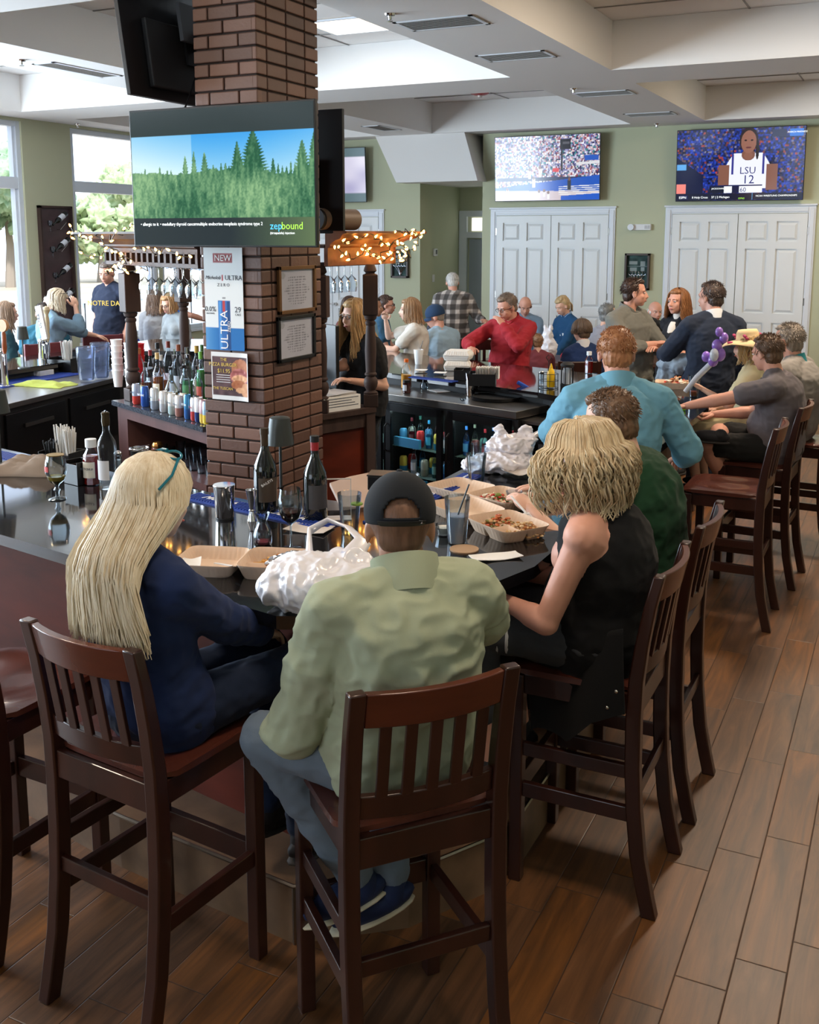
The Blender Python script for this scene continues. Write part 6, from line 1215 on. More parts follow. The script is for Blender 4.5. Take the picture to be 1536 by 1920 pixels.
def person(label,ht,rz,pz=.85,back=.06,side=0,s=1.0,fem=False,yaw=0,nod=0,roll=0,sk='fair',mode='sit',top=(120,120,120),sleeve='long',bot=(40,44,60),legs='long',hairs=('short',(80,60,50)),hL=None,hR=None,eL=None,eR=None,near=False,build=1.0,J=None,collar=None,th=.014,shoes=(40,40,44),glasses=None,neck='crew',curl=.55,extra=None,fold=.006,parts=True,face=True,pel=None,hem=0,twist=0,hdL=None,hdR=None,kn=None,an=None,drape=False,nk=0,fr=9):
    rz=math.radians(rz); yaw=math.radians(yaw); nod=math.radians(nod); F=V((-sin(rz),cos(rz),0)); Rt=V((cos(rz),sin(rz),0)); U=V((0,0,1))
    ht=V(ht); hs=s if s<1 else 1+(s-1)*.4; Rh=frame_of(rz+yaw,-nod,math.radians(roll))
    hc=ht-Rh@V((0,-.01,.118))*hs
    nb=hc+Rh@V((0,-.035,-.10))*hs*.6+V((0,0,-.072+nk))*hs-F*.03*s
    pel=V(pel) if pel else V((ht.x,ht.y,0))-F*back+Rt*side; pel.z=pz
    sd=(nb-pel).normalized(); SL=(nb-pel).length; w=build
    def rel(q): return None if q is None else ((pel.x+F.x*q[1]+Rt.x*q[2],pel.y+F.y*q[1]+Rt.y*q[2],q[3]) if q[0]=='b' else q)
    hL,hR,eL,eR=rel(hL),rel(hR),rel(eL),rel(eR)
    if twist: tw=math.radians(twist); Rs=V((cos(rz+tw),sin(rz+tw),0))
    else: Rs=Rt
    t=thing('person',label,'person',(pel.x,pel.y,0 if mode!='sit' else 0)); o0=V((pel.x,pel.y,0))
    sw=(.150 if fem else .172)*s*w**.6
    bow=-F*.03*s
    def sp(u,f=0): return pel+(nb-pel)*u+bow*sin(u*PI)*1.0+F*f-o0
    SH={-1:sp(.845)-Rs*sw,1:sp(.845)+Rs*sw}
    if J and 'shL' in J: SH[-1]=V(J['shL'])-o0
    if J and 'shR' in J: SH[1]=V(J['shR'])-o0
    def torso(b,e,u0=-.12,low=None):
        W=[(-.14,.15,.11),(0,.172,.125),(.14,.165,.122),(.32,.145 if fem else .152,.108),(.55,.152 if fem else .165,.118),(.75,.15 if fem else .165,.116),(.86,.12 if fem else .135,.095),(.96,.07,.07)]
        if low: W=[q for q in W if q[0]<.7]+[(.72,.145,.115),(.82,.125,.105),(.9,.085,.095),(.96,.068,.078)]
        W=[q for q in W if q[0]>=u0]; loft(b,[sp(q[0]) for q in W],Rs,[(q[1]*s*w+e,q[2]*s*(w**1.4)+e) for q in W])
        for k in (-1,1):
            if low: continue
            b.cap(sp(.95)+Rs*k*.03,SH[k]-Rs*k*.01,.05*s*w+e,.056*s*w+e*1.1)
            b.cap(sp(.75)+Rs*k*.09*s,SH[k],.07*s*w+e,.054*s*w+e)
            if fem: b.sph(sp(.62,.085*s)+Rs*k*.07*s,(.062*s*w+e,)*3,12)
        if w>1.1: b.sph(sp(.25,.03),(.15*s*w+e,.14*s*w+e,.17*s),16)
    ARM={}
    for k,hd,el in ((-1,hL,eL),(1,hR,eR)):
        l1,l2=.285*s,.25*s; A_=SH[k]
        if hd is None: C_=pel+F*(.26*s)+Rt*k*.12*s+V((0,0,.10))-o0 if mode=='sit' else A_+V((0,0,-.5*s))+F*.08+Rt*k*.05
        else: C_=V(hd)-o0 if len(hd)==3 else V(hd)
        if el is not None and len(el)==3:
            E_=V(el)-o0; E_=A_+(E_-A_).normalized()*l1*1.0 if abs((E_-A_).length-l1)>.05 else E_
            if (C_-E_).length>l2*1.1 or (C_-E_).length<l2*.6: C_=E_+(C_-E_).normalized()*l2
        else: E_,C_=ik(A_,C_,l1,l2,(-F*.5+Rt*k*.5-U*.9))
        ARM[k]=(A_,E_,C_)
    LEG={}
    for k in (-1,1):
        hip=pel+Rt*k*.085*s-o0+V((0,0,-.01))
        if mode=='sit':
            fl=.17 if pz<.7 else .33
            K_=hip+F*.43*s+Rt*k*.06*s+V((0,0,-.03)); N_=K_+V((0,0,-(pz-fl-.03)))-F*.10*s
            if pz>.7: N_=K_+V((0,0,-.42*s))-F*.09*s
            else: N_.z=.09
        else: K_=hip+V((0,0,-.43*s))+F*.02; N_=V((hip.x,hip.y,.09))+F*(.03*k)-F*.02
        if kn and kn.get(k): K_=V(kn[k])-o0
        if an and an.get(k): N_=V(an[k])-o0
        LEG[k]=(hip,K_,N_)
    # --- body: one continuous surface
    b=MB(); torso(b,0)
    b.cap(sp(.93),hc-o0+Rh@V((0,-.03,-.05))*hs,.056*s*w**.5*(.88 if fem else 1),.054*s*(.86 if fem else 1))
    h=lambda x,y,z:hc-o0+Rh@(V((x,y,z))*hs)
    b.sph(h(0,-.012,.03),(.075*hs,.094*hs,.084*hs),20,0,Rh); b.sph(h(0,.022,-.035),(.058*hs,.068*hs,.072*hs),18,0,Rh)
    b.sph(h(0,.05,-.088),(.028*hs,.027*hs,.022*hs),12,0,Rh); b.sph(h(0,.03,-.07),(.046*hs*(.95 if fem else 1.05),.045*hs,.03*hs),12,0,Rh)
    for k in (-1,1): b.sph(h(k*.036,.058,-.028),(.022*hs,.02*hs,.022*hs),10,0,Rh); b.sph(h(k*.03,.072,.022),(.026*hs,.014*hs,.01*hs),10,0,Rh); b.sph(h(k*.079,-.008,-.012),(.009*hs,.019*hs,.031*hs),12,0,Rh); b.sph(h(k*.01,.094,-.035),(.008*hs,.009*hs,.007*hs),8,0,Rh)
    b.cap(h(0,.084,.012),h(0,.103,-.03),.0075*hs,.0115*hs,8); b.sph(h(0,.083,-.062),(.022*hs,.011*hs,.012*hs),10,0,Rh)
    for k in (-1,1):
        A_,E_,C_=ARM[k]; b.cap(A_,E_,.05*s*w**.8*(.88 if fem else 1),.04*s*w**.7*(.88 if fem else 1)); d=(C_-E_); b.cap(E_,E_+d*.35,.039*s*w**.6,.041*s*w**.6*(.9 if fem else 1)); b.cap(E_+d*.3,C_,.04*s*w**.5*(.88 if fem else 1),.026*s*(.9 if fem else 1)); b.cap(C_,C_+d.normalized()*.025,.025*s,.02*s)
        H_,K_,N_=LEG[k]; b.cap(H_,K_,.082*s*w,.056*s*w**.7); d=N_-K_; b.cap(K_,K_+d*.3,.055*s*w**.6,.057*s*w**.6); b.cap(K_+d*.28,N_,.057*s*w**.6,.036*s)
    vox=.008 if near else .011
    body=remesh(b,'body',[skin(sk),mat('eye_white',(226,224,220),.2),mat('iris_dark',(44,32,26),.15),mat('lips_'+('w' if fem else 'm'),(176,90,86) if fem else (170,104,92),.45),hair_m(tuple(int(q*.8) for q in hairs[1])) if hairs else skin(sk)],vox,t,2)
    x=MB()
    if face:
        for k in (-1,1):
            x.sph(h(k*.031,.0745,.004),(.0125*hs,.010*hs,.0075*hs),10,1,Rh); x.sph(h(k*.031,.0815,.004),(.0055*hs,.004*hs,.0055*hs),8,2,Rh)
            x.cap(h(k*.016,.087,.021),h(k*.046,.075,.025),.004*hs,.003*hs,6,4); x.cap(h(k*.019,.084,.0105),h(k*.044,.074,.0095),.0028*hs,.0022*hs,6,0)
        x.cap(h(-.018,.089,-.0625),h(.018,.089,-.0625),.0036*hs,.0036*hs,6,3); x.sph(h(0,.0925,-.064),(.014*hs,.005*hs,.006*hs),8,3,Rh)
    for k in (-1,1):
        A_,E_,C_=ARM[k]; d=(C_-E_).normalized(); hd=(hdL,hdR)[k>0]; dd=V(hd[0]) if hd else d; up=V(hd[1]) if hd else (U-d*.2); hand(x,C_,dd,up,s*1.02,-k,curl,0)
    if x.v:
        me=body.data; old=[tuple(v.co) for v in me.vertices]; of=[tuple(p.vertices) for p in me.polygons]; k=len(old)
        nm=bpy.data.meshes.new('body'); nm.from_pydata(old+x.v,[],of+[tuple(i+k for i in f) for f in x.f])
        for q in me.materials: nm.materials.append(q)
        nm.polygons.foreach_set('material_index',[0]*len(of)+x.m); nm.polygons.foreach_set('use_smooth',[True]*(len(of)+len(x.f))); body.data=nm; bpy.data.meshes.remove(me)
    # --- clothes
    fd=fold_disp(fold,len(label),fr)
    b=MB(); torso(b,th,u0=-.2,low=sleeve=='none')
    if mode!='sit' or hem: loft(b,[sp(-.2-hem),sp(-.14),sp(.1)],Rs,[(.165*s*w+th,.125*s*w+th)]*3)
    for k in (-1,1):
        A_,E_,C_=ARM[k]; d=C_-E_
        if sleeve=='none': continue
        if sleeve=='short': q=A_.lerp(E_,.62); b.cap(A_,q,.054*s*w+th,.052*s*w**.8+th*1.2)
        else:
            b.cap(A_,E_,.054*s*w+th,.046*s*w**.7+th); end=E_+d*(.93 if sleeve=='long' else (.45 if sleeve=='rolled' else .3))
            b.cap(E_,end,.046*s*w**.7+th,.034*s+th*.9 if sleeve=='long' else .044*s+th)
            for q in range(3 if sleeve=='long' else 5): qn=3 if sleeve=='long' else 5; p=E_.lerp(end,(.1+.9*q/qn) if qn==5 else .15+.3*q); b.sph(p,(.046*s*w**.6+th*1.15-.003*q+(.006 if qn==5 else 0),)*2+(.03,) if qn==5 else (.046*s*w**.6+th*1.15-.004*q,)*3,12)
    cm=cloth_m(top); sh=remesh(b,'shirt' if th<.02 else 'jacket',cm,vox*1.05,t,2,fd)
    if collar:
        cb=MB(); cc=V(sp(.97)); cr=(.08 if collar=='zip' and near else .068)*s; up_=(hc-o0-cc).normalized(); R2=Rh if False else Matrix((Rs,F,U)).transposed(); R2=U.rotation_difference(up_).to_matrix()@R2
        n=28; vs=[];fs=[]; hgt=.05 if collar!='turtle' else .075
        for lay,(r0,z0) in enumerate(((cr-.008,-.035),(cr-.006,hgt*.6),(cr-.005,hgt),(cr+.001,hgt),(cr+.002,hgt*.5),(cr-.002,-.04))):
            for i in range(n):
                a=2*PI*i/n; dip=.03*max(0,sin(a))**3 if collar!='turtle' else 0; vs.append(cc+R2@V((r0*cos(a),r0*1.08*sin(a)-.005,z0-dip)))
        for l_ in range(5):
            for i in range(n): fs.append((l_*n+i,l_*n+(i+1)%n,l_*n+n+(i+1)%n,l_*n+n+i))
        cb.add(vs,fs).build('collar',cloth_m(collar[0]) if isinstance(collar,tuple) else cm,sh,smooth=80)
    if legs:
        b=MB(); b.sph(pel-o0+F*.0,(.172*s*w+.012,.135*s*w+.012,.12*s),18,0,Matrix.Rotation(rz,3,'Z'))
        for k in (-1,1):
            H_,K_,N_=LEG[k]; b.cap(H_,K_ if legs!='shorts' else H_.lerp(K_,.85),.09*s*w,.064*s*w**.7 if legs!='shorts' else .082*s)
            if legs=='long': b.cap(K_,K_.lerp(N_,.96),.066*s*w**.6,.052*s)
            elif legs=='capri': b.cap(K_,K_.lerp(N_,.6),.068*s,.06*s)
        remesh(b,'trousers' if legs!='shorts' else 'shorts',cloth_m(bot,.85,180,.3),vox*1.15,t,2,fold_disp(.005,7,11))
    for k in (-1,1):
        H_,K_,N_=LEG[k]; dn=(N_-K_).normalized(); fw_=F if mode!='sit' else F; 
        if an and an.get('toe'): fw_=V(an['toe'])
        b=MB(); q=N_+dn*.035; R3=Matrix((fw_.cross(U).normalized(),fw_,U)).transposed() if abs(fw_.z)<.1 else Matrix((fw_.cross(U).normalized(),fw_.normalized(),fw_.cross(U).normalized().cross(fw_.normalized()))).transposed()
        b.sph(q+fw_*.06-V((0,0,.01)),(.046*s,.125*s,.04*s),16,0,R3); b.cap(q-dn*.03,q,.042*s,.044*s); so_=b.build('shoe',cloth_m(shoes,.6),t,smooth=80)
        MB().sph(q+fw_*.06-V((0,0,.042)),(.048*s,.128*s,.012*s),16,0,R3).build('sole',mat('sole_white',(214,206,180),.6) if shoes[2]>50 and near else mat('sole_dark',(50,46,44),.7),so_,smooth=80)
    if hairs:
        kw=dict(hairs[2]) if len(hairs)>2 else {}
        ho=hair(hairs[0],hairs[1],hc-o0,Rh,hs,t,near,seed=len(PEOPLE),nb=nb-o0,BK=-F if hairs[0]=='straight' or drape else None,**kw)
    if glasses:
        b=MB(); gy,gz=.094,.004
        if glasses=='head': gy,gz=.045,.115
        for k in (-1,1):
            b.tube([h(k*.032+.021*cos(a),gy,gz+.016*sin(a)) for a in [2*PI*i/14 for i in range(14)]],.0022*hs,5,closed=True); b.tube([h(k*.053,gy-.002,gz+.004),h(k*.08,gy-.05,gz+.003 if glasses!='head' else gz-.02),h(k*.08,gy-.1,gz-.008 if glasses!='head' else gz-.05)],.0022*hs,5)
        b.tube([h(-.011,gy+.002,gz+.003),h(.011,gy+.002,gz+.003)],.002,5); b.build('glasses',mat('glasses_rim',(40,34,34),.3),t)
    PEOPLE.append(t); inf=dict(t=t,h=h,hc=hc,Rh=Rh,hs=hs,sp=sp,ARM=ARM,o0=o0,F=F,Rt=Rt,sh=sh,body=body,nb=nb,LEG=LEG,Rs=Rs,s=s)
    return inf
def cap_hat(I,c,backward=False,label=None):
    """baseball cap with curved brim"""
    t,h,hs,Rh=I['t'],I['h'],I['hs'],I['Rh']; m=cloth_m(c,.9); o=I['o0']; sg=-1 if backward else 1; vs=[];fs=[];n=96;k=40; b=MB()
    for i in range(k+1):
        e=-.28+(PI/2+.28)*i/k
        for j in range(n):
            a=2*PI*j/n; vs.append(h(.089*cos(e)*cos(a),(.108*cos(e)*sin(a))*1-.012,.097*sin(e)+.04))
    for i in range(k):
        for j in range(n):
            a=2*PI*(j+.5)/n; e=-.28+(PI/2+.28)*(i+.5)/k
            opn=abs(((a-(1.5*PI if backward is True and False else (PI*1.5)))+PI)%(2*PI)-PI)
            if backward and opn<.52 and e>-.08 and e<.42*math.sqrt(max(0,1-(opn/.53)**2))+ -.0: continue
            fs.append((i*n+j,i*n+(j+1)%n,(i+1)*n+(j+1)%n,(i+1)*n+j))
    ob=b.add(vs,fs).build('cap',m,t,smooth=80,solid=.004)
    # brim
    b=MB(); vs=[];fs=[]; N=16; bs=-1 if False else 1
    yb=1 if True else -1
    for i in range(N+1):
        a=PI*(.14+.72*i/N); rx,ry=.088*cos(a),.106*sin(a); ex,ey=.082*cos(a),.106*sin(a)+.075*sin(PI*i/N)**.6
        for (X,Y,Z) in ((rx,ry,.012),(ex,ey,-.006-.012*abs(cos(a))),(ex,ey,-.010-.012*abs(cos(a))),(rx,ry,.008)): vs.append(h(X,Y*yb-.012,Z))
    for i in range(N):
        for q in range(4): fs.append((4*i+q,4*i+(q+1)%4,4*i+4+(q+1)%4,4*i+4+q))
    b.add(vs,fs).build('brim',m,ob,smooth=60); MB().sph(h(0,-.012,.138),(.008,.008,.004),8).build('button',m,ob)
    return ob
# ---- near guests
I=person('woman from behind with long straight blonde hair, navy top and teal sunglasses',(-1.785,2.12,1.552),-14,pz=.84,pel=(-1.82,2.14,.84),s=.98,fem=True,yaw=4,nod=8,sk='light',top=(28,44,84),sleeve='long',bot=(24,36,60),hairs=('straight',(236,226,204),(('len_',.42),('c2',(210,192,160)),('gp',.45))),near=True,hR=(-1.70,2.52,.92),hL=(-1.80,2.56,.90),fold=.005,build=1.0,kn={1:(-1.60,2.50,.86),-1:(-1.74,2.56,.86)},an={1:(-1.56,2.46,.34),-1:(-1.72,2.5,.36)},shoes=(30,26,28))
h=I['h']; b=MB(); TEAL=mat('teal_frame',(20,110,130),.3)
for k in (-1,1): b.tube([h(k*.034+.027*cos(a),.02+.02*sin(a),.13+.006*sin(a)-.3*abs(k*.034+.027*cos(a))**2*10) for a in [2*PI*i/16 for i in range(16)]],.0035,6,closed=True); b.tube([h(k*.062,.015,.118),h(k*.092,-.03,.08),h(k*.096,-.075,.045)],.004,6)
b.tube([h(-.01,.02,.137),h(.01,.02,.137)],.004,6); b.build('sunglasses',TEAL,I['t'])
# man in the cap
I=person('man from behind in a backwards black cap and pale green pullover',(-1.12,2.24,1.535),47,pz=.845,pel=(-1.10,2.19,.845),s=1.03,yaw=-18,nod=10,sk='tan',top=(166,175,150),sleeve='rolled',bot=(104,118,134),legs='long',hairs=('shaved',(120,88,70)),near=True,build=1.04,th=.02,collar='zip',fold=.012,fr=7,nk=.028,
 hL=(-1.36,2.20,.90),eL=(-1.31,2.02,.92),hR=(-1.16,2.60,1.13),eR=(-.99,2.46,1.14),kn={-1:(-1.44,2.10,.84),1:(-1.30,2.50,.86)},an={-1:(-1.26,2.26,.40),1:(-1.20,2.34,.36),'toe':(-.75,-.5,-.35)},shoes=(30,44,80),glasses='on')
cap_hat(I,(26,30,36),True)
h=I['h']; b=MB(); 
b.tube([h(.092*cos(a),.110*sin(a)-.012,.018) for a in [PI*1.5-.62+1.24*i/14 for i in range(15)]],[(.0035,.011)]*15,8); b.build('cap_strap',BLACKM,I['t'],smooth=80)
q=MB(); q.box(h(.045,-.113,.022),(.008,.004,.008)); q.build('strap_buckle',STEEL,I['t'])
# curly woman
I=person('woman from behind with curly light brown hair in a black sleeveless top',(-.93,3.12,1.545),88,pz=.85,pel=(-.84,3.18,.85),s=1.03,fem=True,yaw=-8,nod=6,sk='pink',top=(16,17,20),sleeve='none',bot=(60,62,66),legs='capri',hairs=('curly',(224,208,176),(('len_',.18),('c2',(184,158,122)))),near=True,build=1.12,th=.012,hL=(-1.13,3.0,.97),eL=(-.93,2.93,1.02),hR=(-1.2,3.25,.98),hem=.12,fold=.004,kn={-1:(-1.22,3.02,.86),1:(-1.24,3.24,.86)})
b=MB(); o0=I['o0']
LG=I['LEG']; K=LG[-1][1]; H=LG[-1][0]
for u,w_ in ((.72,.006),(.80,.006)):
    p=H.lerp(K,u); d=(K-H).normalized(); r=.088-.018*u; b.tube([p+ (d.orthogonal().normalized()*cos(a)+d.cross(d.orthogonal().normalized())*sin(a))*r for a in [2*PI*i/20 for i in range(20)]],.006,6,closed=True)
b.build('white_piping',mat('piping_white',(206,206,206),.7),I['t'])
# long hanging back panel of her tunic
b=MB(); vs=[];fs=[]; n=16; TL,TR,BL_,BR=at(985,1210,y=3.06),at(1168,1180,y=2.97),at(1000,1362,y=3.0),at(1168,1345,y=2.93)
for lay in (0,.006):
    for j in range(n+1):
        for i in range(n+1):
            u=i/n;v=j/n; p=(TL.lerp(TR,u)).lerp(BL_.lerp(BR,u),v); dr=.09*max(0,1-abs(u-.38)/.3)*v; p=p+V((0,-.02*sin(u*9+v*2)*v+lay,-dr*.8)); vs.append(tuple(p-o0))
K_=(n+1)**2
for j in range(n):
    for i in range(n): a=j*(n+1)+i; fs.append((a,a+1,a+n+2,a+n+1)); fs.append((K_+a,K_+a+n+1,K_+a+n+2,K_+a+1))
e=[i for i in range(n)]+[n+j*(n+1) for j in range(n)]+[K_-1-i for i in range(n)]+[K_-1-n-j*(n+1) for j in range(n)]
for q in range(len(e)): a=e[q];c=e[(q+1)%len(e)]; fs.append((c,a,K_+a,K_+c))
tn=b.add(vs,fs).build('tunic_panel',cloth_m((16,17,20)),I['t'],smooth=80)
for px,py in ((1157,1294),(1140,1324)): q=at(px,py,y=2.93)-o0; MB().sph(q+V((0,-.012,0)),(.006,.004,.006),10).build('snap_button',STEEL,tn)
# green shirt man
I=person('man from behind with short greying brown hair in a dark green shirt',(-1.0,3.70,1.57),84,pz=.85,pel=(-.85,3.78,.85),s=1.03,yaw=-4,nod=14,sk='fair',top=(28,64,42),sleeve='short',bot=(60,62,70),hairs=('crop',(120,92,70),(('c2',(86,64,48)),)),near=True,build=1.12,hL=(-1.25,3.62,1.1),hR=(-1.25,3.9,1.1),fold=.006)
# big man in light blue
I=person('broad man from behind with thinning ginger hair in a light blue quarter zip',(-1.26,4.82,1.70),22,pz=.93,pel=(-1.22,4.74,.90),s=1.06,mode='stand',yaw=2,nod=10,sk='pink',top=(112,166,190),sleeve='long',bot=(70,74,84),hairs=('crop',(176,124,84),(('c2',(150,98,66)),)),near=True,build=1.1,th=.018,collar='zip',hL=(-1.62,5.05,1.09),eL=(-1.62,4.88,1.12),hR=(-.98,5.1,1.05),eR=(-.92,4.93,1.12),fold=.006,hem=.1)
# bartender
I=person('bartender with long wavy blonde hair, glasses and a black v neck t-shirt',(-3.67,6.60,1.675),142,pz=.93,pel=(-3.62,6.66,.9),s=1.0,fem=True,mode='stand',yaw=22,nod=4,sk='fair',top=(24,25,28),sleeve='short',bot=(20,20,24),hairs=('long',(212,182,136),(('len_',.36),('c2',(168,130,84)),('gp',.62))),build=1.12,hR=(-3.92,6.46,1.17),eR=(-3.70,6.42,1.13),hL=(-3.62,6.36,1.12),eL=(-3.42,6.58,1.06),glasses='on',near=True,curl=.9,fold=.004)
# ---- left side guests
person('standing man with grey hair in a navy shirt lettered NOTRE',(-8.35,9.18,1.83),176,mode='stand',pz=.95,back=.02,s=1.05,yaw=20,nod=14,sk='pink',top=(36,44,64),sleeve='short',bot=(50,54,66),hairs=('short',(110,100,94)),build=1.15)
I=PEOPLE[-1]; text('NOTRE DAME',.08,mat('gold_letters',(214,176,60),.6),I,(.15,-.175,1.38),(PI/2,0,math.radians(14)),'lettering',.002)
person('woman in denim with sunglasses on her grey blonde hair resting her cheek',(-7.82,7.95,1.58),-30,pz=.85,back=.10,s=.98,fem=True,yaw=-10,nod=30,sk='fair',top=(112,138,158),sleeve='rolled',bot=(50,60,90),hairs=('bob',(200,184,160),(('len_',.16),)),glasses='head',hR=('b',.23,.0,1.41),eR=('b',.42,.1,1.14),hL=('b',.45,-.1,1.1))
person('woman with glasses and a light brown bob looking down at the bar corner',(-7.62,9.35,1.48),165,pz=.80,back=.14,s=.96,fem=True,yaw=8,nod=20,sk='fair',top=(150,156,160),sleeve='long',hairs=('bob',(176,136,94),(('len_',.15),)),glasses='on')
person('woman from behind with long brown hair and a pale grey sweater by the windows',(-9.0,10.8,1.43),40,pz=.56,s=.98,fem=True,top=(186,188,192),hairs=('long',(120,96,80),(('len_',.26),)))
person('bald man in a bright blue shirt behind the back turned post',(-9.2,11.5,1.46),-60,pz=.56,s=1.02,top=(36,84,160),sleeve='short',hairs=('fringe',(190,180,170)),sk='pink',hR=(-8.75,11.7,.95),eR=(-8.85,11.45,1.05))
person('man from behind with short dark hair and a teal shirt behind the beer taps',(-8.6,8.45,1.41),45,pz=.62,s=1.0,top=(40,92,112),sleeve='short',hairs=('crop',(48,38,34)),build=1.1)
person('grey haired guest hidden behind the man in the teal shirt',(-9.35,9.3,1.42),200,pz=.6,s=.98,top=(120,130,140),hairs=('short',(196,196,196)),fem=True)
person('woman with long light brown hair cut off at the left edge',(-8.5,7.85,1.45),-30,pz=.62,s=.98,fem=True,top=(40,70,76),hairs=('long',(128,104,84),(('len_',.25),)))
person('guest in a royal blue shirt leaning on a table behind the left front post',(-8.95,10.15,1.42),-75,pz=.6,s=1.0,top=(30,70,190),hairs=('short',(90,70,60)))
# ---- guests beyond the far bar
def P_(px,py,z): return tuple(at(px,py,z=z))
person('woman with long dark brown hair behind the bartender',P_(655,557,1.40),60,pz=.56,s=.98,fem=True,top=(120,70,70),hairs=('long',(70,52,46),(('len_',.28),)))
person('woman with brown hair and glasses laughing at the table by the wall',P_(724,555,1.42),-70,pz=.56,s=.96,fem=True,sk='pink',top=(60,100,130),sleeve='short',hairs=('pony',(74,56,50)),glasses='on',hR=None)
person('dark bearded man in a light blue shirt facing the woman with a white top',P_(700,557,1.44),-60,pz=.56,s=1.0,sk='tan',top=(130,172,200),sleeve='short',hairs=('crop',(50,42,40)))
person('woman with a light brown bob and white top sitting at the far bar',(-4.50,9.24,1.52),112,pz=.84,back=.03,s=.96,fem=True,sk='light',top=(206,202,194),sleeve='short',hairs=('bob',(150,116,84),(('len_',.19),)),hR=('b',.28,.02,1.33),eR=('b',.26,.2,1.12),hL=('b',.4,-.1,1.06))
I=person('man in a dark blue cap and pale blue t-shirt beside the plaid shirt',(-4.58,9.96,1.40),60,pz=.68,back=.10,s=1.0,sk='pink',yaw=50,nod=14,top=(150,176,196),sleeve='short',hairs=('shaved',(150,140,130)),build=1.05); cap_hat(I,(40,62,92))
I=person('grey haired man from behind in a black and white plaid shirt leaning over a table',P_(848,513,1.66),30,mode='stand',pz=.93,back=.16,s=1.02,sk='pink',yaw=0,nod=20,top=(200,196,190),sleeve='long',bot=(36,44,70),hairs=('crop',(190,188,184)),build=1.12,hR=tuple(V(P_(905,600,1.1))+V((0,0,0))),hem=.14)
pm=bpy.data.materials.new('plaid_cloth'); pm.use_nodes=True; n=pm.node_tree.nodes; l=pm.node_tree.links; bb=n['Principled BSDF']; bb.inputs['Roughness'].default_value=.9
tc=n.new('ShaderNodeTexCoord'); prev=None
for ax,sc_ in (('X',34),('Z',30)):
    for k,(f_,th_,cc) in enumerate(((1,.1,(40,38,46)),(2.0,.75,(120,116,120)))):
        w_=n.new('ShaderNodeTexWave'); w_.bands_direction=ax; w_.inputs['Scale'].default_value=sc_/6.28*f_*.55; l.new(tc.outputs['Object'],w_.inputs[0]); r=n.new('ShaderNodeMath'); r.operation='GREATER_THAN'; r.inputs[1].default_value=.62 if k==0 else .9; l.new(w_.outputs['Color'],r.inputs[0])
        mx_=n.new('ShaderNodeMix'); mx_.data_type='RGBA'; mx_.blend_type='MULTIPLY'; r2=n.new('ShaderNodeMath'); r2.operation='MULTIPLY'; r2.inputs[1].default_value=.7; l.new(r.outputs[0],r2.inputs[0]); l.new(r2.outputs[0],mx_.inputs[0]); mx_.inputs[7].default_value=L(*cc)
        if prev is None: mx_.inputs[6].default_value=L(206,200,196)
        else: l.new(prev,mx_.inputs[6])
        prev=mx_.outputs[2]
l.new(prev,bb.inputs['Base Color']); I['sh'].data.materials[0]=pm
person('dark haired guest whose face shows left of the plaid shirt',P_(826,549,1.36),170,pz=.56,s=.98,fem=True,yaw=-20,top=(90,90,100),hairs=('long',(40,34,34),(('len_',.2),)))
person('man in a red quarter zip and glasses with a hand at his chin',(-3.50,9.22,1.58),172,pz=.85,back=.10,s=1.04,sk='pink',yaw=-22,nod=22,top=(158,38,48),sleeve='long',bot=(60,60,70),hairs=('short',(120,104,92)),glasses='on',build=1.12,hL=('b',.20,-.02,1.34),eL=('b',.26,-.24,1.12),hR=('b',.5,.12,1.1),eR=('b',.26,.30,1.12),collar='zip',near=True)
person('balding man in a light blue sweater looking down beyond the man in red',P_(986,558,1.37),205,pz=.55,s=1.0,sk='pink',nod=28,top=(120,148,176),hairs=('fringe',(110,90,80)))
I=person('woman with a blonde ponytail and a dark blue vest looking down',P_(1050,558,1.38),150,pz=.55,s=.96,fem=True,sk='fair',yaw=-10,nod=26,top=(30,72,112),hairs=('pony',(190,164,124)),collar=((150,180,214),)); b=MB(); b.box(V(I['sp'](.62))+I['F']*.145+I['Rt']*-.07,(.06,.006,.035),Matrix.Rotation(math.radians(150),3,'Z')); b.build('name_badge',WHITE,I['t'])
person('child with light brown hair from behind sitting beyond the far bar',P_(1008,626,1.14),30,pz=.52,s=.72,top=(120,60,70),hairs=('short',(138,104,76)))
person('woman from behind with short brown hair and a navy cardigan',P_(1090,600,1.32),30,pz=.54,s=.96,fem=True,yaw=20,nod=10,top=(34,54,96),hairs=('bob',(98,80,66),(('len_',.07),)),collar=((214,216,222),))
person('grey curly haired guest mostly hidden behind the man with folded arms',P_(1140,570,1.42),-40,pz=.56,s=.96,fem=True,top=(150,150,160),hairs=('short',(120,122,122)))
I=person('standing man in a grey zip sweater with folded arms and glasses on his head',(-2.14,8.72,1.775),-112,mode='stand',pz=.95,back=.0,s=1.03,sk='pink',yaw=38,nod=0,top=(112,112,106),sleeve='rolled',bot=(120,116,104),hairs=('short',(60,42,34)),build=1.14,glasses='head',hL=('b',.26,.10,1.22),eL=('b',.15,-.25,1.17),hR=('b',.28,-.10,1.26),eR=('b',.17,.25,1.17),collar='zip',near=True,fold=.005)
person('white haired man resting his cheek on his hand in a dark jacket',P_(1230,565,1.37),215,pz=.55,s=1.02,sk='pink',nod=6,top=(36,40,46),hairs=('fringe',(214,214,214)),hR=None,hL=tuple(V(P_(1222,596,1.2))+V((-.02,-.1,0))))
I=person('smiling woman with long golden brown hair, white turtleneck and black cardigan',(-1.88,9.30,1.67),150,mode='stand',pz=.92,back=-.02,s=.98,fem=True,sk='pink',yaw=4,nod=-4,top=(28,30,36),sleeve='long',bot=(30,30,36),hairs=('long',(164,112,70),(('len_',.2),('c2',(120,78,48)))),hL=(-1.52,9.0,1.14),hR=(-1.72,8.9,1.12),near=True,th=.016)
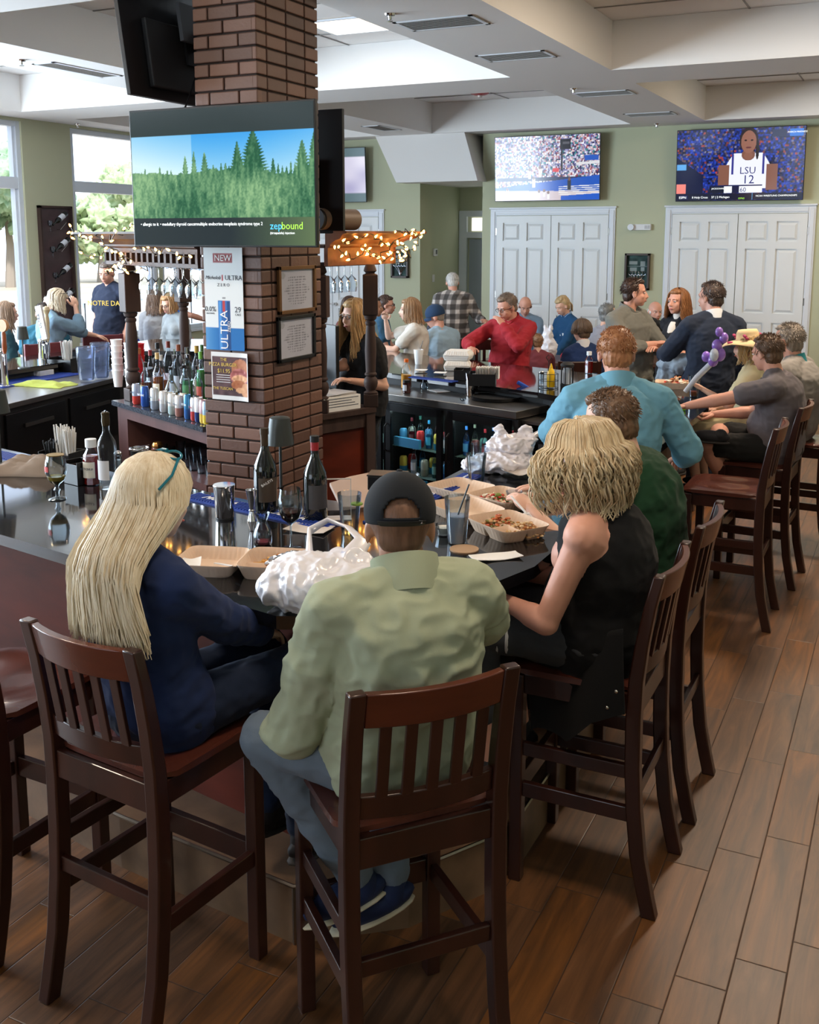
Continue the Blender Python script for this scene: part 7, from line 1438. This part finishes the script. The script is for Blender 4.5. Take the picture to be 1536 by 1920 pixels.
b=MB(); loft(b,[I['sp'](u)+I['F']*.022 for u in (.05,.3,.55,.72,.85,.93)],I['Rs'],[(.075,.125),(.07,.12),(.08,.125),(.075,.13),(.065,.105),(.055,.075)]); q=remesh(b,'turtleneck_front',cloth_m((222,214,204)),.008,I['t'],2); 
b=MB(); b.tube([I['nb']-I['o0']+V((0,0,-.04)),I['nb']-I['o0']+V((0,0,.055))+I['F']*.01],[.062,.057],24); b.build('turtleneck',cloth_m((222,214,204)),I['t'],smooth=50)
I=person('standing man from behind in a navy suit jacket with dark hair',(-1.44,8.36,1.775),30,mode='stand',pz=.95,back=.0,s=1.04,sk='pink',yaw=34,nod=2,top=(36,44,60),sleeve='long',bot=(40,46,60),hairs=('short',(74,60,54)),build=1.05,th=.022,hL=(-1.86,8.6,1.16),eL=(-1.78,8.3,1.16),hem=.2,collar=((214,218,224),),near=True,fold=.005)
# ---- right hand bar guests
I=person('boy in a grey t-shirt and black shorts reaching across the bar',(-.80,6.60,1.535),88,pz=.85,pel=(-.70,6.66,.85),s=.94,sk='pink',yaw=-25,nod=10,top=(98,92,96),sleeve='short',bot=(30,30,30),legs='shorts',hairs=('short',(96,72,54)),build=1.14,hL=(-1.36,6.32,1.07),eL=(-1.10,6.34,1.13),hR=(-1.1,6.75,1.0),kn={-1:(-1.08,6.42,.86),1:(-1.06,6.68,.9)},an={-1:(-.96,6.62,.52),1:(-1.0,6.35,.94)},near=True,fold=.005)
person('grey haired man in a grey fleece with a teal collar at the right edge',(-.76,7.46,1.54),80,pz=.85,back=.05,s=1.02,sk='pink',yaw=-10,nod=4,top=(140,136,132),sleeve='long',bot=(28,28,30),hairs=('short',(132,122,112)),collar=((40,130,140),),th=.022,build=1.12,near=True,shoes=(110,110,114))
I=person('child in a yellow dress and a straw sun hat holding a balloon',(-.98,7.12,1.50),88,pz=.86,back=.02,s=.82,fem=True,sk='fair',yaw=10,nod=5,top=(238,226,184),sleeve='short',bot=(238,226,184),legs='shorts',hairs=('long',(190,160,110),(('len_',.18),)),hL=(-1.22,6.98,1.12)); h=I['h']
b=MB(); HM=mat('straw_hat',(222,196,150),.8,bump=(90,.4,.003)); n=40; prof=[(.205,-.01,.018),(.16,.02,0),(.1,.034,0),(.088,.04,0),(.083,.09,0),(.07,.115,0),(.001,.12,0)]; vs=[];fs=[]
for r,z,wv in prof:
    for j in range(n): a=2*PI*j/n; vs.append(h(r*cos(a),r*sin(a)*1.05-.01,z+.028+(wv*sin(3*a)+.01*(wv>0))))
for i in range(len(prof)-1):
    for j in range(n): fs.append((i*n+j,i*n+(j+1)%n,(i+1)*n+(j+1)%n,(i+1)*n+j))
ho=b.add(vs,fs).build('sun_hat',HM,I['t'],smooth=60,solid=.004); b=MB(); rr=random.Random(3)
for k in range(7):
    a=k*.9+.3; r=.098 if k%2 else .15; z=.09 if k%2 else .052
    for q in range(5): aa=2*PI*q/5; b.sph(h(r*cos(a)+.014*cos(aa),r*sin(a)*1.05-.01+.01*sin(aa),z+.014*sin(aa)*(k%2)),(.012,.012,.008),8)
b.build('flowers',mat('hat_flowers',(170,50,96),.7),ho)
t=thing('twisted_balloon','purple and clear twisted balloon held above the bar by the child','balloon',(-1.22,6.98,1.16)); PB=mat('balloon_purple',(150,110,206),.15,coat=.6); CB=mat('balloon_pale',(206,212,226),.15,coat=.6)
MB().tube([(-.12,-.02,-.06),(-.05,0,.04),(.03,.01,.13)],[.016,.02,.02],12).build('stem',CB,t); b=MB()
for c_,r_ in (((.05,.0,.16),.035),((.0,.02,.18),.03),((.09,.01,.2),.038),((.07,0,.26),.034),((.11,.01,.31),.03),((.08,.0,.35),.026)): b.sph(c_,(r_,r_,r_*1.25),14)
b.build('twisted_body',PB,t); MB().sph((.06,-.03,.2),(.03,.03,.045),12).build('pale_loop',CB,t)
# ---- tables, chairs and bits among the far guests
def chair(x,y,rz,label,c=WOOD,seat=.46,name='side_chair',backh=.95):
    t=thing(name,label,'chair',(x,y,0),rz,'chairs in the dining area')
    for sx in (-1,1): MB().bar((sx*.19,-.2,0),(sx*.19,-.22,backh),.04,.035,up=(0,1,0)).build('leg',c,t,smooth=0,bevel=.004); MB().box((sx*.19,.19,seat/2-.02),(.04,.04,seat-.04)).build('leg',c,t,smooth=0,bevel=.004)
    MB().box((0,0,seat),(.44,.43,.05)).build('seat',mat('burgundy_vinyl',(104,44,52),.4),t,smooth=0,bevel=.015)
    b=MB(); b.box((0,-.215,backh-.06),(.4,.03,.11)); b.build('top_rail',c,t,smooth=0,bevel=.008); b=MB(); [b.box((-.12+.08*k,-.212,(backh+seat)/2-.03),(.03,.015,backh-seat-.1)) for k in range(4)]; b.build('slats',c,t,smooth=0)
    return t
def table(x,y,rz,w_,d_,label,h=.75,c=None):
    t=thing('dining_table',label,'table',(x,y,0),rz,'dining tables'); MB().box((0,0,h-.018),(w_,d_,.036)).build('tabletop',c or mat('table_laminate',(96,76,66),.3,var=(5,.2)),t,smooth=0,bevel=.004)
    MB().cyl((0,0,.02),(0,0,h-.03),.04).build('pedestal',BLACKM,t); b=MB(); b.box((0,0,.02),(.6,.06,.04)); b.box((0,0,.02),(.06,.6,.04)); b.build('foot',BLACKM,t,smooth=0)
    return t
table(-3.75,9.95+1.3,.1,1.3,.8,'dining table with the white carrier bag beyond the man in red'); table(-5.6,12.3,.1,1.2,.8,'dining table where the man in plaid leans'); table(-2.7,11.7,0,1.2,.8,'dining table in front of the white haired man'); table(-8.9,9.6,0,1.0,1.0,'dining table by the left windows')
chair(-3.62,10.25,.5,'dark chair behind the child with light brown hair'); chair(-4.0,9.75,.6,'dark wooden chair beside the man in the blue cap',seat=.74,backh=1.12); chair(-2.95,9.75,.5,'chair under the woman in the navy cardigan'); chair(-7.9,8.55,.9,'burgundy backed chair behind the beer taps',mat('burgundy_vinyl',(0,0,0)),seat=.7,backh=1.1); chair(-7.85,7.55,1.3,'burgundy backed chair under the woman in denim',MC['burgundy_vinyl'],seat=.7,backh=1.1)
chair(-1.6,7.98+.3,2.9,'chair draped with a pale denim jacket behind the far bar',seat=.7,backh=1.1)
p=(-1.6,8.33,1.12); o=crumple([((0,0,0),(.24,.09,.08)),((-.15,.03,-.12),(.09,.07,.14)),((.14,.03,-.1),(.1,.07,.14))],'denim_jacket',mat('pale_denim',(150,164,178),.85,var=(30,.2)),.012,.012,12,4,'pale denim jacket draped over a chair back beside the suit jacket man','jacket',loc=p)
p=P_(1022,640,.93); o=crumple([((0,0,0),(.12,.09,.13)),((0,0,.14),(.06,.05,.09)),((-.03,0,.22),(.015,.02,.05)),((.04,0,.22),(.015,.02,.05))],'bag_body',BAGM,.009,.010,13,14); t=thing('plastic_bag','white carrier bag standing on the dining table beyond the man in red','plastic bag',(-3.72,11.2,.87)); o.parent=t
t=thing('paper_bag','small brown paper bag with handles beyond the mustard bottle','paper bag',(-3.18,10.9,.752)); MB().box((0,0,.11),(.16,.09,.22)).build('bag_body',mat('kraft_paper',(190,150,104),.8),t,smooth=0); MB().tube([(-.04,0,.22),(-.03,0,.29),(.03,0,.29),(.04,0,.22)],.003,6).build('handle',mat('twine',(150,150,150),.6),t)
t=thing('red_ball_cap','red cloth bundle on the dining table beside the brown paper bag','cloth',(-3.4,10.95,.76)); MB().sph((0,0,.06),(.08,.07,.06),16).build('cloth_body',cloth_m((190,30,44)),t)
bpy.data.scenes.remove(TS)
